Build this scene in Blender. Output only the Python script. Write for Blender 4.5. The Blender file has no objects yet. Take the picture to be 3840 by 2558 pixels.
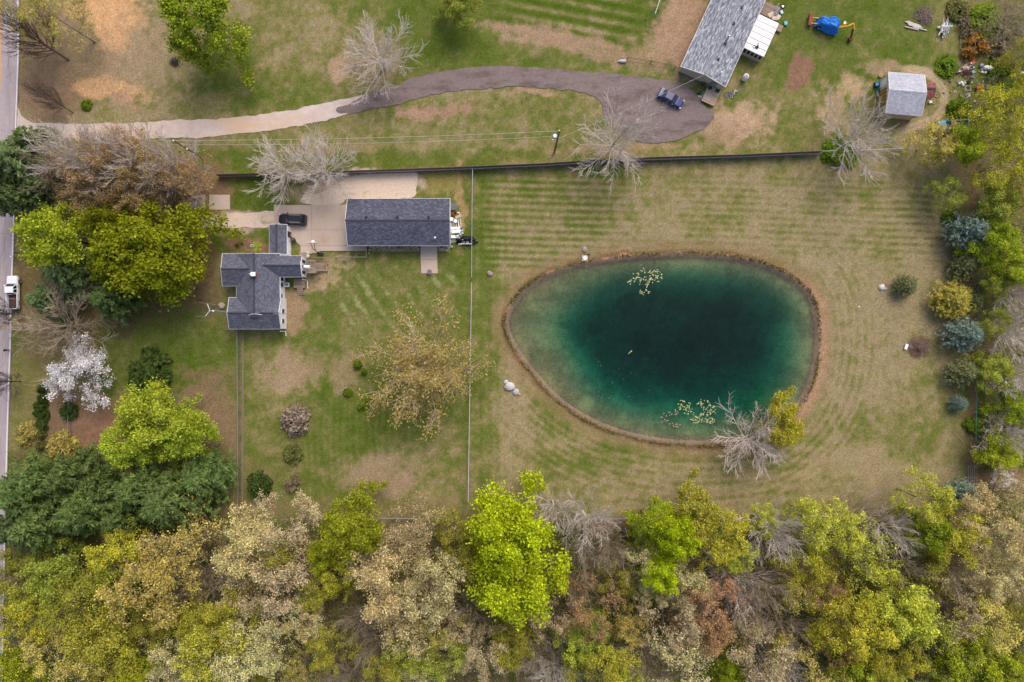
import bpy, math, random
import numpy as np
from mathutils import Vector, Matrix

# ------------------------------------------------------------------ camera, sky, sun, exposure
SC = bpy.context.scene
COL = SC.collection
HCAM = 120.0
cam_d = bpy.data.cameras.new('camera')
cam = bpy.data.objects.new('camera', cam_d)
COL.objects.link(cam)
cam.location = (0, 0, HCAM)
cam.rotation_euler = (0, 0, 0)
cam_d.sensor_width = 36
cam_d.lens = 24
cam_d.clip_start = 1
cam_d.clip_end = 3000
SC.camera = cam

SUN_AZ = math.radians(24)      # from image-up, slightly to the right
SUN_EL = math.radians(50)
world = bpy.data.worlds.new('World')
SC.world = world
world.use_nodes = True
wn = world.node_tree.nodes
wl = world.node_tree.links
bg = wn['Background']
sky = wn.new('ShaderNodeTexSky')
sky.sky_type = 'NISHITA'
sky.sun_disc = False
sky.sun_elevation = SUN_EL
sky.sun_rotation = SUN_AZ % (2 * math.pi)
sky.air_density = 1.0
sky.dust_density = 5.0
sky.ozone_density = 0.6
wl.new(sky.outputs[0], bg.inputs['Color'])
bg.inputs['Strength'].default_value = 0.145
sun_d = bpy.data.lights.new('sun', 'SUN')
sun_d.energy = 0.95
sun_d.angle = math.radians(34)
sun_d.color = (1.0, 0.94, 0.85)
sun = bpy.data.objects.new('sun', sun_d)
COL.objects.link(sun)
sdir = Vector((math.sin(SUN_AZ) * math.cos(SUN_EL), math.cos(SUN_AZ) * math.cos(SUN_EL), math.sin(SUN_EL)))
sun.rotation_euler = sdir.to_track_quat('Z', 'Y').to_euler()
sun.location = sdir * 100
SC.view_settings.view_transform = 'Standard'
SC.view_settings.look = 'None'
SC.view_settings.gamma = 1
SC.view_settings.use_curve_mapping = False
SC.view_settings.exposure = 0.35
SC.cycles.max_bounces = 6
SC.cycles.diffuse_bounces = 3
SC.cycles.transparent_max_bounces = 12

# ------------------------------------------------------------------ coordinates
KD = 180.0 / 2354
KF = 180.0 / 3840
def D(u, v, h=0.0):                      # survey coordinates (2354 wide) -> metres on the plane z=h
    f = KD * (HCAM - h) / HCAM
    return ((u - 1177) * f, (784 - v) * f)
def F(x, y, h=0.0):                      # survey coordinates (3840 wide)
    f = KF * (HCAM - h) / HCAM
    return ((x - 1920) * f, (1279 - y) * f)
def lin(c):
    out = []
    for x in c[:3]:
        x = x / 255.0
        out.append(x / 12.92 if x <= 0.04045 else ((x + 0.055) / 1.055) ** 2.4)
    return tuple(out)
rnd = random.Random(7)

# ------------------------------------------------------------------ materials
MATS = {}
def mat(name, col, rough=0.8, metal=0.0, noise=0.0, nscale=4.0, bump=0.0, tint=False, objvar=0.0, spec=0.3, alpha=None, trans=0.0, coat=0.0):
    if name in MATS: return MATS[name]
    m = bpy.data.materials.new(name); m.use_nodes = True
    nt = m.node_tree; N = nt.nodes; L = nt.links
    b = N['Principled BSDF']
    b.inputs['Roughness'].default_value = rough
    b.inputs['Metallic'].default_value = metal
    b.inputs['Specular IOR Level'].default_value = spec
    b.inputs['Coat Weight'].default_value = coat
    c = lin(col)
    rgb = N.new('ShaderNodeRGB'); rgb.outputs[0].default_value = (*c, 1)
    src = rgb.outputs[0]
    def mul(a, bsock, fac=1.0):
        mx = N.new('ShaderNodeMix'); mx.data_type = 'RGBA'; mx.blend_type = 'MULTIPLY'
        mx.inputs[0].default_value = fac
        L.new(a, mx.inputs[6]); L.new(bsock, mx.inputs[7])
        return mx.outputs[2]
    if tint:
        at = N.new('ShaderNodeAttribute'); at.attribute_name = 'tint'
        src = mul(src, at.outputs['Color'])
    if noise > 0:
        tc = N.new('ShaderNodeTexCoord')
        nz = N.new('ShaderNodeTexNoise'); nz.inputs['Scale'].default_value = nscale
        nz.inputs['Detail'].default_value = 6; nz.inputs['Roughness'].default_value = 0.7
        L.new(tc.outputs['Object'], nz.inputs['Vector'])
        mr = N.new('ShaderNodeMapRange')
        mr.inputs['From Min'].default_value = 0.3; mr.inputs['From Max'].default_value = 0.7
        mr.inputs['To Min'].default_value = 1 - noise; mr.inputs['To Max'].default_value = 1 + noise
        L.new(nz.outputs['Fac'], mr.inputs['Value'])
        cc = N.new('ShaderNodeCombineColor')
        for k in range(3): L.new(mr.outputs[0], cc.inputs[k])
        src = mul(src, cc.outputs[0])
        if bump > 0:
            bp = N.new('ShaderNodeBump'); bp.inputs['Strength'].default_value = bump
            bp.inputs['Distance'].default_value = 0.05
            L.new(nz.outputs['Fac'], bp.inputs['Height']); L.new(bp.outputs[0], b.inputs['Normal'])
    if objvar > 0:
        oi = N.new('ShaderNodeObjectInfo')
        hs = N.new('ShaderNodeHueSaturation')
        mr = N.new('ShaderNodeMapRange'); mr.inputs['To Min'].default_value = 0.5 - 0.010 * objvar; mr.inputs['To Max'].default_value = 0.5 + 0.010 * objvar
        mv = N.new('ShaderNodeMath'); mv.operation = 'MULTIPLY_ADD'
        fr = N.new('ShaderNodeMath'); fr.operation = 'FRACT'
        m7 = N.new('ShaderNodeMath'); m7.operation = 'MULTIPLY'; m7.inputs[1].default_value = 7.31
        L.new(oi.outputs['Random'], mr.inputs['Value']); L.new(mr.outputs[0], hs.inputs['Hue'])
        L.new(oi.outputs['Random'], m7.inputs[0]); L.new(m7.outputs[0], fr.inputs[0])
        L.new(fr.outputs[0], mv.inputs[0]); mv.inputs[1].default_value = 0.3 * objvar; mv.inputs[2].default_value = 1 - 0.15 * objvar
        L.new(mv.outputs[0], hs.inputs['Value'])
        L.new(src, hs.inputs['Color']); src = hs.outputs[0]
    L.new(src, b.inputs['Base Color'])
    if trans > 0:                        # leaf: some light passes through
        tr = N.new('ShaderNodeBsdfTranslucent'); ms = N.new('ShaderNodeMixShader')
        ms.inputs[0].default_value = trans
        L.new(src, tr.inputs['Color'])
        L.new(b.outputs[0], ms.inputs[1]); L.new(tr.outputs[0], ms.inputs[2])
        L.new(ms.outputs[0], N['Material Output'].inputs['Surface'])
    MATS[name] = m
    return m

# ------------------------------------------------------------------ mesh building
class MB:
    def __init__(s): s.v = []; s.f = []; s.t = []; s.m = []; s.smooth = False
    def quad(s, pts, tint=(1, 1, 1)):
        n = len(s.v); s.v += [tuple(p) for p in pts]; s.f.append(tuple(range(n, n + len(pts)))); s.t.append(tint); return s
    def box(s, c, size, rz=0.0, tint=(1, 1, 1), rx=0.0, ry=0.0, taper=1.0):
        hx, hy, hz = size[0] / 2, size[1] / 2, size[2] / 2
        M = Matrix.Translation(c) @ Matrix.Rotation(rz, 4, 'Z') @ Matrix.Rotation(ry, 4, 'Y') @ Matrix.Rotation(rx, 4, 'X')
        n = len(s.v)
        for z in (-hz, hz):
            k = taper if z > 0 else 1
            for x, y in ((-hx, -hy), (hx, -hy), (hx, hy), (-hx, hy)):
                s.v.append(tuple(M @ Vector((x * k, y * k, z))))
        for q in ((0, 3, 2, 1), (4, 5, 6, 7), (0, 1, 5, 4), (1, 2, 6, 5), (2, 3, 7, 6), (3, 0, 4, 7)):
            s.f.append(tuple(n + i for i in q)); s.t.append(tint)
        return s
    def beam(s, a, b, w, h=None, tint=(1, 1, 1)):
        a = Vector(a); b = Vector(b); h = h or w
        d = b - a; L = d.length
        if L < 1e-6: return s
        d.normalize()
        up = Vector((0, 0, 1)) if abs(d.z) < 0.95 else Vector((1, 0, 0))
        x = d.cross(up).normalized(); y = x.cross(d)
        n = len(s.v)
        for p in (a, b):
            for i, j in ((-1, -1), (1, -1), (1, 1), (-1, 1)):
                s.v.append(tuple(p + x * (i * w / 2) + y * (j * h / 2)))
        for q in ((3, 2, 1, 0), (4, 5, 6, 7), (0, 1, 5, 4), (1, 2, 6, 5), (2, 3, 7, 6), (3, 0, 4, 7)):
            s.f.append(tuple(n + i for i in q)); s.t.append(tint)
        return s
    def tube(s, a, b, r0, r1=None, n=6, tint=(1, 1, 1), caps=True):
        a = Vector(a); b = Vector(b); r1 = r0 if r1 is None else r1
        d = (b - a)
        if d.length < 1e-6: return s
        d.normalize()
        up = Vector((0, 0, 1)) if abs(d.z) < 0.95 else Vector((1, 0, 0))
        x = d.cross(up).normalized(); y = x.cross(d)
        k = len(s.v)
        for p, r in ((a, r0), (b, r1)):
            for i in range(n):
                t = 2 * math.pi * i / n
                s.v.append(tuple(p + x * (math.cos(t) * r) + y * (math.sin(t) * r)))
        for i in range(n):
            j = (i + 1) % n
            s.f.append((k + i, k + j, k + n + j, k + n + i)); s.t.append(tint)
        if caps:
            s.f.append(tuple(k + i for i in reversed(range(n)))); s.t.append(tint)
            s.f.append(tuple(k + n + i for i in range(n))); s.t.append(tint)
        return s
    def path(s, pts, r, n=6, tint=(1, 1, 1)):
        for a, b in zip(pts[:-1], pts[1:]): s.tube(a, b, r, r, n, tint)
        return s
    def torus(s, c, R, r, axis='Z', n=16, m=6, rz=0.0, tint=(1, 1, 1)):
        k = len(s.v); M = Matrix.Rotation(rz, 4, 'Z')
        for i in range(n):
            a = 2 * math.pi * i / n
            for j in range(m):
                b = 2 * math.pi * j / m
                x = (R + r * math.cos(b)) * math.cos(a); y = (R + r * math.cos(b)) * math.sin(a); z = r * math.sin(b)
                p = Vector((x, y, z)) if axis == 'Z' else (Vector((x, z, y)) if axis == 'Y' else Vector((z, x, y)))
                s.v.append(tuple(M @ p + Vector(c)))
        for i in range(n):
            for j in range(m):
                s.f.append((k + i * m + j, k + ((i + 1) % n) * m + j, k + ((i + 1) % n) * m + (j + 1) % m, k + i * m + (j + 1) % m)); s.t.append(tint)
        return s
    def prism(s, poly, z0, z1, tint=(1, 1, 1)):
        n = len(poly); k = len(s.v)
        if sum(poly[i][0] * poly[(i + 1) % n][1] - poly[(i + 1) % n][0] * poly[i][1] for i in range(n)) < 0: poly = list(poly)[::-1]
        for z in (z0, z1):
            for p in poly: s.v.append((p[0], p[1], z))
        s.f.append(tuple(k + i for i in reversed(range(n)))); s.t.append(tint)
        s.f.append(tuple(k + n + i for i in range(n))); s.t.append(tint)
        for i in range(n):
            j = (i + 1) % n
            s.f.append((k + i, k + j, k + n + j, k + n + i)); s.t.append(tint)
        return s
    def lathe(s, c, prof, n=12, tint=(1, 1, 1), rx=0.0, ry=0.0, rz=0.0, wob=0.0):
        M = Matrix.Translation(c) @ Matrix.Rotation(rz, 4, 'Z') @ Matrix.Rotation(ry, 4, 'Y') @ Matrix.Rotation(rx, 4, 'X')
        k = len(s.v)
        for r, z in prof:
            for i in range(n):
                a = 2 * math.pi * i / n; rr = r * (1 + wob * (rnd.random() - .5))
                s.v.append(tuple(M @ Vector((rr * math.cos(a), rr * math.sin(a), z))))
        for q in range(len(prof) - 1):
            for i in range(n):
                j = (i + 1) % n
                s.f.append((k + q * n + i, k + q * n + j, k + (q + 1) * n + j, k + (q + 1) * n + i)); s.t.append(tint)
        s.f.append(tuple(k + i for i in reversed(range(n)))); s.t.append(tint)
        q = k + (len(prof) - 1) * n
        s.f.append(tuple(q + i for i in range(n))); s.t.append(tint)
        return s

def link(name, me, parent=None):
    o = bpy.data.objects.new(name, me); COL.objects.link(o)
    if parent is not None: o.parent = parent
    return o
def build(name, mb, material, parent=None, world=False, smooth=False, kind=None, label=None):
    me = bpy.data.meshes.new(name)
    v = mb.v
    if world and parent is not None:
        p = parent; ox = Vector((0, 0, 0))
        while p is not None: ox = ox + p.location; p = p.parent
        v = [(a[0] - ox.x, a[1] - ox.y, a[2] - ox.z) for a in v]
    me.from_pydata(v, [], mb.f)
    at = me.attributes.new('tint', 'FLOAT_COLOR', 'FACE')
    at.data.foreach_set('color', np.array([(*t, 1) for t in mb.t], dtype=np.float32).ravel())
    me.materials.append(material)
    if smooth: me.polygons.foreach_set('use_smooth', [True] * len(mb.f))
    me.update()
    o = link(name, me, parent)
    if kind: o['kind'] = kind
    if label: o['label'] = label
    return o
def np_mesh(name, verts, faces, material, tint=None, smooth=False):
    """verts (n,3), faces (m,k) arrays"""
    me = bpy.data.meshes.new(name)
    k = faces.shape[1]; m = len(faces)
    me.vertices.add(len(verts)); me.vertices.foreach_set('co', verts.astype(np.float32).ravel())
    me.loops.add(m * k); me.loops.foreach_set('vertex_index', faces.astype(np.int32).ravel())
    me.polygons.add(m)
    me.polygons.foreach_set('loop_start', np.arange(0, m * k, k, dtype=np.int32))
    me.polygons.foreach_set('loop_total', np.full(m, k, dtype=np.int32))
    if smooth: me.polygons.foreach_set('use_smooth', np.ones(m, dtype=bool))
    me.update(calc_edges=True)
    if tint is not None:
        at = me.attributes.new('tint', 'FLOAT_COLOR', 'FACE')
        c = np.ones((m, 4), dtype=np.float32); c[:, :3] = tint
        at.data.foreach_set('color', c.ravel())
    if material: me.materials.append(material)
    return me
def thing(name, label, cat, loc=(0, 0, 0), rz=0.0, group=None):
    o = bpy.data.objects.new(name, None); COL.objects.link(o)
    o.empty_display_size = 0.3
    loc = (loc[0], loc[1], loc[2] if len(loc) > 2 else 0.0)
    o.location = loc; o.rotation_euler = (0, 0, rz)
    o['label'] = label; o['category'] = cat
    if group: o['group'] = group
    return o
def tag(o, label, cat, group=None, kind=None):
    o['label'] = label; o['category'] = cat
    if group: o['group'] = group
    if kind: o['kind'] = kind
    return o
def clone(root, loc, rz=None, label=None, scale=None):
    r = root.copy(); COL.objects.link(r); r.location = (loc[0], loc[1], loc[2] if len(loc) > 2 else 0)
    if rz is not None: r.rotation_euler = (0, 0, rz)
    if scale is not None: r.scale = scale
    if label: r['label'] = label
    for ch in list(root.children):
        c = ch.copy(); COL.objects.link(c); c.parent = r
        for g in list(ch.children):
            d = g.copy(); COL.objects.link(d); d.parent = c
    return r

# ------------------------------------------------------------------ numpy noise
def vnoise(x, y, scale, seed):
    x = x / scale; y = y / scale
    xi = np.floor(x).astype(np.int64); yi = np.floor(y).astype(np.int64)
    fx = x - xi; fy = y - yi
    fx = fx * fx * (3 - 2 * fx); fy = fy * fy * (3 - 2 * fy)
    def h(a, b):
        n = (a * 374761393 + b * 668265263 + seed * 974634777) & 0x7fffffff
        n = ((n ^ (n >> 13)) * 1274126177) & 0x7fffffff
        return ((n ^ (n >> 16)) & 0xffff) / 65535.0
    return (h(xi, yi) * (1 - fx) + h(xi + 1, yi) * fx) * (1 - fy) + (h(xi, yi + 1) * (1 - fx) + h(xi + 1, yi + 1) * fx) * fy
def fbm(x, y, scale, seed, oct=4):
    s = 0; a = 1; t = 0
    for i in range(oct):
        r = 0.6 + i * 1.1 + seed * .37; c, q = math.cos(r), math.sin(r)
        s = s + a * vnoise(x * c - y * q + 31.7 * i, x * q + y * c, scale / 2 ** i, seed + i * 17); t += a; a *= 0.55
    return s / t
def sstep(a, b, x):
    t = np.clip((x - a) / (b - a), 0, 1); return t * t * (3 - 2 * t)
def inpoly(X, Y, P):
    r = np.zeros(X.shape, dtype=bool); n = len(P)
    for i in range(n):
        x0, y0 = P[i]; x1, y1 = P[(i + 1) % n]
        c = ((y0 > Y) != (y1 > Y)) & (X < (x1 - x0) * (Y - y0) / ((y1 - y0) if y1 != y0 else 1e-9) + x0)
        r ^= c
    return r
def segdist(X, Y, P, closed=True):
    d = np.full(X.shape, 1e9); n = len(P)
    for i in range(n if closed else n - 1):
        x0, y0 = P[i]; x1, y1 = P[(i + 1) % n]
        dx, dy = x1 - x0, y1 - y0; L = dx * dx + dy * dy + 1e-9
        t = np.clip(((X - x0) * dx + (Y - y0) * dy) / L, 0, 1)
        d = np.minimum(d, np.hypot(X - x0 - t * dx, Y - y0 - t * dy))
    return d
def spline(P, closed=True, k=4):
    out = []; n = len(P)
    rng = range(n) if closed else range(n - 1)
    for i in rng:
        if closed: a, b, c, d = P[i - 1], P[i], P[(i + 1) % n], P[(i + 2) % n]
        else: a, b, c, d = P[max(i - 1, 0)], P[i], P[i + 1], P[min(i + 2, n - 1)]
        for j in range(k):
            t = j / k
            out.append(tuple(0.5 * ((2 * b[q]) + (-a[q] + c[q]) * t + (2 * a[q] - 5 * b[q] + 4 * c[q] - d[q]) * t * t + (-a[q] + 3 * b[q] - 3 * c[q] + d[q]) * t ** 3) for q in (0, 1)))
    if not closed: out.append(tuple(P[-1]))
    return out
# ================================================================== GROUND
POND = [(1160,750),(1172,705),(1205,662),(1260,627),(1340,603),(1450,588),(1560,582),(1680,588),(1760,606),(1820,636),(1858,668),(1878,712),(1884,775),(1876,850),(1855,908),(1820,958),(1770,998),(1700,1018),(1600,1023),(1500,1014),(1405,990),(1330,955),(1270,910),(1225,860),(1185,808)]
PONDS = spline(POND, True, 4)
PONDW = [D(*p) for p in PONDS]
WATER_Z = -0.35

def ground_colour(U, V):
    """cover colour (linear) at survey coordinates: grass, dry grass, bare soil, leaf litter"""
    X = (U - 1177) * KD; Y = (784 - V) * KD
    n1 = fbm(X, Y, 14, 3); n2 = fbm(X, Y, 4.0, 11); n3 = fbm(X, Y, 1.3, 23, 3); n4 = vnoise(X, Y, 0.45, 5)
    wu = U + (fbm(X, Y, 3, 71) - .5) * 40; wv = V + (fbm(X, Y, 3, 83) - .5) * 40
    C = np.zeros(U.shape + (3,))
    tan = np.array(lin((152, 137, 104))); grn = np.array(lin((98, 108, 48))); dgr = np.array(lin((78, 97, 26)))
    olive = np.array(lin((128, 122, 76)))
    def mixc(C, col, a): return C * (1 - a[..., None]) + np.asarray(col) * a[..., None]
    # greenness field
    g = 0.45 + 0 * U
    def reg(u0, v0, u1, v1, soft, val):
        nonlocal g
        m = sstep(u0 - soft, u0 + soft, wu) * (1 - sstep(u1 - soft, u1 + soft, wu)) * sstep(v0 - soft, v0 + soft, wv) * (1 - sstep(v1 - soft, v1 + soft, wv))
        g = g * (1 - m) + val * m
    def ell(u, v, ru, rv, val, ang=0.0, soft=0.5, amt=1.0):
        nonlocal g
        c, s = math.cos(math.radians(ang)), math.sin(math.radians(ang))
        du = wu - u; dv = wv - v
        d = np.hypot((du * c + dv * s) / ru, (-du * s + dv * c) / rv)
        m = (1 - sstep(1 - soft, 1 + soft, d)) * amt
        g = g * (1 - m) + val * m
    reg(-200, -200, 760, 310, 30, 0.28)
    reg(440, 130, 800, 275, 50, 0.52)
    reg(560, -50, 680, 120, 30, 0.5)
    reg(900, -200, 1560, 165, 35, 0.85)
    reg(1100, 55, 1400, 130, 20, 0.35)
    reg(1560, -200, 2300, 340, 30, 0.62)
    reg(1780, -200, 2150, 190, 30, 0.9)
    reg(1640, 180, 1800, 340, 30, 0.5)
    reg(1800, 200, 2200, 340, 30, 0.45)
    reg(880, 205, 1400, 340, 20, 0.5)
    reg(170, 325, 2150, 346, 8, 0.45)
    reg(460, 345, 1250, 392, 10, 0.86)
    reg(1250, 335, 2100, 350, 8, 0.42)
    # fenced yard
    reg(550, 400, 1086, 1180, 12, 0.72)
    reg(1090, 392, 1150, 1180, 14, 0.84)
    reg(1150, 372, 2240, 1190, 40, 0.26)
    reg(1150, 380, 1420, 560, 60, 0.5)
    reg(1150, 940, 1480, 1170, 50, 0.36)
    reg(1900, 600, 2200, 1000, 60, 0.2)
    reg(220, 690, 550, 900, 25, 0.85)
    reg(440, 530, 620, 590, 15, 0.9)
    reg(480, 410, 640, 480, 12, 0.95)
    ell(1000, 1150, 90, 35, 0.55); ell(870, 1095, 90, 50, 0.3); ell(960, 1010, 110, 40, 0.55)
    ell(650, 860, 60, 55, 0.3); ell(760, 900, 60, 60, 0.9); ell(900, 990, 170, 40, 0.85, amt=.7)
    ell(860, 680, 220, 60, 0.88, amt=.6); ell(1060, 620, 25, 250, 0.8)
    ell(1400, 390, 60, 30, 0.9); ell(1300, 1060, 120, 22, 0.5, 12); ell(1480, 1040, 110, 16, 0.55, 8)
    ell(1260, 950, 30, 60, 0.75, -35); ell(1700, 1150, 200, 30, 0.3); ell(2050, 990, 90, 60, 0.45)
    ell(1990, 1080, 140, 50, 0.12); ell(2140, 900, 60, 160, 0.3); ell(2100, 1010, 60, 60, 0.55)
    ell(1830, 1040, 70, 30, 0.5, -30); ell(2050, 420, 120, 40, 0.4); ell(1700, 440, 260, 50, 0.32)
    ell(520, 150, 70, 90, 0.7); ell(130, 230, 80, 50, 0.2); ell(430, 230, 70, 30, 0.5)
    ell(640, 200, 80, 40, 0.75); ell(700, 90, 110, 60, 0.3); ell(1040, 120, 120, 40, 0.95)
    # stripes left by mowing
    st = np.zeros(U.shape)
    ph = (V - 0.03 * (U - 1100) + 6 * np.sin(U / 260)) / 16.2
    w = (1 - sstep(1280, 1560, wu)) * sstep(1095, 1130, wu) * sstep(395, 420, V) * (1 - sstep(600, 640, wv))
    st += (np.sin(2 * math.pi * ph) * 0.34) * w * (.5 + n2)
    w = sstep(2010, 2070, wu) * (1 - sstep(2130, 2180, wu)) * sstep(400, 430, V) * (1 - sstep(600, 630, wv))
    st += np.sin(2 * math.pi * (V + 3 * np.sin(U / 40)) / 16.5) * w * 0.28
    w = sstep(560, 600, wu) * (1 - sstep(1050, 1080, wu)) * sstep(880, 920, wv) * (1 - sstep(1060, 1110, wv))
    st += np.sin(2 * math.pi * (U + 2 * np.sin(V / 30)) / 15.0) * w * 0.11 * sstep(.35, .65, n1)
    w = sstep(1100, 1500, wu) * (1 - sstep(1850, 2000, wu)) * sstep(1010, 1050, wv)
    st += np.sin(2 * math.pi * (V + 0.04 * U) / 30.0) * w * 0.12
    w = sstep(1500, 1600, wu) * (1 - sstep(2150, 2220, wu)) * sstep(395, 420, V) * (1 - sstep(560, 600, wv))
    st += np.sin(2 * math.pi * (V - .02 * U + 5 * np.sin(U / 200)) / 15.5) * w * 0.16
    dq = segdist(U, V, PONDS, True)
    w = sstep(22, 40, dq) * (1 - sstep(120, 170, dq)) * (sstep(860, 940, V) + sstep(1850, 1900, U) * (V > 560)).clip(0, 1) * (V < 1180) * (U > 1150) * (U < 2200)
    st += np.sin(2 * math.pi * dq / 17.0) * w * 0.14
    w = (U > 1090) * (U < 1180) * sstep(420, 520, V) * (1 - sstep(1100, 1150, V))
    st += np.sin(2 * math.pi * U / 19.0) * w * 0.07
    w = sstep(1120, 1180, wu) * (1 - sstep(1440, 1500, wu)) * (1 - sstep(95, 120, V - 0.1 * (U - 1300)))
    st += np.sin(2 * math.pi * (V - 0.19 * (U - 1100)) / 27.0) * w * 0.5
    g = g + st + (n1 - .5) * 0.5 + (n2 - .5) * 0.5 + (n3 - .5) * 0.8 + (n4 - .5) * 0.5
    C = mixc(np.broadcast_to(tan, C.shape).copy(), olive, sstep(0.1, 0.5, g))
    C = mixc(C, grn, sstep(0.4, 0.85, g)); C = mixc(C, dgr, sstep(0.8, 1.35, g))
    # pale tufts in diagonal rows in the back yard
    s = (U - 900) * 0.8 - (V - 700) * 0.55
    w = sstep(770, 800, wu) * (1 - sstep(1040, 1065, wu)) * sstep(620, 650, wv) * (1 - sstep(765, 800, wv))
    a = sstep(0.66, 0.98, (0.5 + 0.5 * np.sin(2 * math.pi * s / 34.0)) * 0.42 + n3 * 0.5 + n4 * .25 + (n2 - .5) * .5) * w
    C = mixc(C, lin((160, 156, 112)), a * 0.7)
    def patch(u, v, ru, rv, col, ang=0.0, amt=1.0, soft=0.35, ns=0.9):
        nonlocal C
        if 560 < u < 1080 and v > 600: amt *= .72
        c, s_ = math.cos(math.radians(ang)), math.sin(math.radians(ang))
        du = wu - u; dv = wv - v
        d = np.hypot((du * c + dv * s_) / ru, (-du * s_ + dv * c) / rv) + (n3 - .5) * ns + (n4 - .5) * ns * .4
        C = mixc(C, lin(col), (1 - sstep(1 - soft, 1 + soft, d)) * amt)
    sand = (204, 162, 118); dirt = (170, 140, 116); litter = (140, 112, 92); brown = (122, 98, 80)
    patch(120, 120, 110, 110, litter, amt=.6, soft=.6); patch(110, 220, 80, 60, litter, amt=.7, soft=.5)
    patch(200, 120, 60, 90, (140, 120, 96), amt=.4)
    patch(265, 20, 68, 62, sand, amt=.95, soft=.25); patch(262, 78, 44, 42, sand, amt=.85); patch(280, 100, 22, 30, sand, amt=.6)
    patch(175, 20, 18, 30, sand, amt=.6); patch(250, 205, 90, 24, sand, 8, .8); patch(195, 212, 40, 12, sand, amt=.6)
    patch(290, 240, 60, 14, dirt, 20, .6); patch(330, 130, 90, 80, (160, 138, 116), amt=.5, soft=.6)
    patch(780, 160, 22, 36, (180, 150, 124), amt=.75, soft=.2, ns=.4); patch(845, 140, 60, 55, (158, 134, 108), amt=.6, soft=.4)
    patch(1560, 60, 58, 90, (168, 138, 112), 12, .95, .3); patch(1590, 120, 60, 60, (160, 132, 110), 0, .85, .4); patch(1490, 130, 60, 40, (160, 136, 106), amt=.5)
    patch(1240, 80, 120, 22, (164, 136, 112), 12, .8); patch(1370, 110, 120, 26, (160, 134, 108), 8, .7)
    patch(1000, 250, 90, 16, (166, 132, 112), -4, .85, .5, 1.5); patch(960, 262, 50, 12, dirt, 0, .6)
    patch(1225, 208, 60, 9, dirt, -4, .8); patch(1385, 215, 30, 14, dirt, 40, .5)
    patch(1835, 165, 33, 46, (140, 108, 88), 8, .95, .15, .3); patch(1965, 205, 38, 26, (188, 160, 128), 30, .8, .5, 1.4)
    patch(1915, 245, 45, 30, (180, 152, 122), 70, .6, .5, 1.4); patch(1700, 275, 75, 34, (186, 156, 128), 5, .85, .5, 1.3); patch(1660, 300, 50, 30, dirt, 0, .6)
    patch(2110, 165, 110, 12, (170, 148, 124), 4, .6); patch(2020, 155, 40, 12, dirt, 0, .5)
    patch(1450, 340, 150, 9, (170, 140, 112), -2, .6); patch(760, 345, 120, 12, (160, 135, 104), 0, .4)
    # tyre track round the shed
    tr = spline([(2085, 158), (2125, 165), (2158, 190), (2172, 225), (2160, 262), (2120, 285), (2070, 300)], False, 6)
    d = segdist(U, V, tr, False) + (n3 - .5) * 6
    C = mixc(C, lin((182, 160, 134)), (1 - sstep(6, 13, d)) * .8)
    C = mixc(C, lin((140, 128, 84)), (1 - sstep(0, 3, d)) * .45)
    # bare ground in the fenced yard
    patch(682, 715, 26, 52, (166, 134, 112), 4, .95, .3, .5); patch(720, 640, 26, 30, dirt, 0, .6, .4, 1.6); patch(765, 620, 45, 24, (184, 160, 128), -40, .75, .4, 2.0); patch(745, 605, 34, 12, dirt, 0, .6, .4, 1.4)
    patch(645, 825, 18, 20, (166, 142, 118), 0, .85, .4, .9); patch(655, 870, 60, 34, (162, 138, 112), 0, .75, .5, 1.6); patch(700, 850, 50, 40, (168, 140, 116), 0, .4, .5, 1.6)
    patch(795, 855, 34, 48, (162, 136, 110), 0, .8, .4, .8); patch(860, 1090, 100, 38, (160, 134, 112), 0, .5, .6, 1.2); patch(900, 1110, 60, 30, (164, 136, 118), 0, .4)
    patch(1060, 470, 10, 110, (176, 146, 106), 0, .7, .4, .6); patch(1020, 420, 60, 26, (164, 144, 92), 0, .5)
    patch(850, 420, 115, 28, (182, 164, 146), 0, .95, .2, .5); patch(760, 440, 90, 22, (174, 154, 132), 0, .85, .4, .8)
    patch(560, 505, 100, 24, (178, 158, 140), 0, .9, .25, .4); patch(560, 508, 100, 6, (146, 132, 96), 0, .5, .3)
    patch(575, 566, 52, 20, (134, 104, 84), 12, .95, .2, .4); patch(470, 610, 30, 110, (118, 96, 74), 0, .8, .4)
    # left woods edge litter
    patch(470, 960, 75, 110, (134, 108, 88), 0, .75, .4, 1.0); patch(260, 985, 140, 65, (140, 106, 86), 0, .9, .3, .6); patch(140, 960, 60, 90, (130, 104, 84), 0, .8, .4)
    patch(60, 900, 35, 200, (122, 116, 66), 0, .6, .4); patch(330, 940, 90, 30, (110, 104, 60), 0, .5)
    patch(460, 440, 80, 60, (132, 104, 84), 0, .9, .4); patch(230, 440, 260, 110, (128, 104, 78), 0, .85, .3); patch(60, 620, 45, 90, (130, 110, 76), 0, .7, .4)
    patch(250, 650, 220, 100, (108, 90, 62), 0, .8, .3); patch(130, 760, 100, 80, (122, 106, 74), 0, .7, .4)
    patch(590, 1100, 60, 60, (124, 108, 74), 0, .5, .5); patch(600, 1170, 600, 22, (134, 116, 84), 0, .7, .4)
    # dry shore of the pond, east meadow tones
    dp = segdist(U, V, PONDS, True); ins = inpoly(U, V, PONDS)
    dd = dp + (n2 - .5) * 14 + (n3 - .5) * 8
    lf = 1 - sstep(1260, 1400, U)
    C = mixc(C, lin((140, 116, 84)), (1 - sstep(16, 44, dd)) * (1 - ins) * (.35 + .35 * n2))
    C = mixc(C, lin((112, 84, 62)), (1 - sstep(4, 14, dd)) * (1 - ins) * .8)
    nb = sstep(1750, 1860, U) * sstep(600, 680, V)
    C = mixc(C, lin((172, 138, 112)), (1 - sstep(10, 34, dd)) * (1 - ins) * nb * .75)
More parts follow.
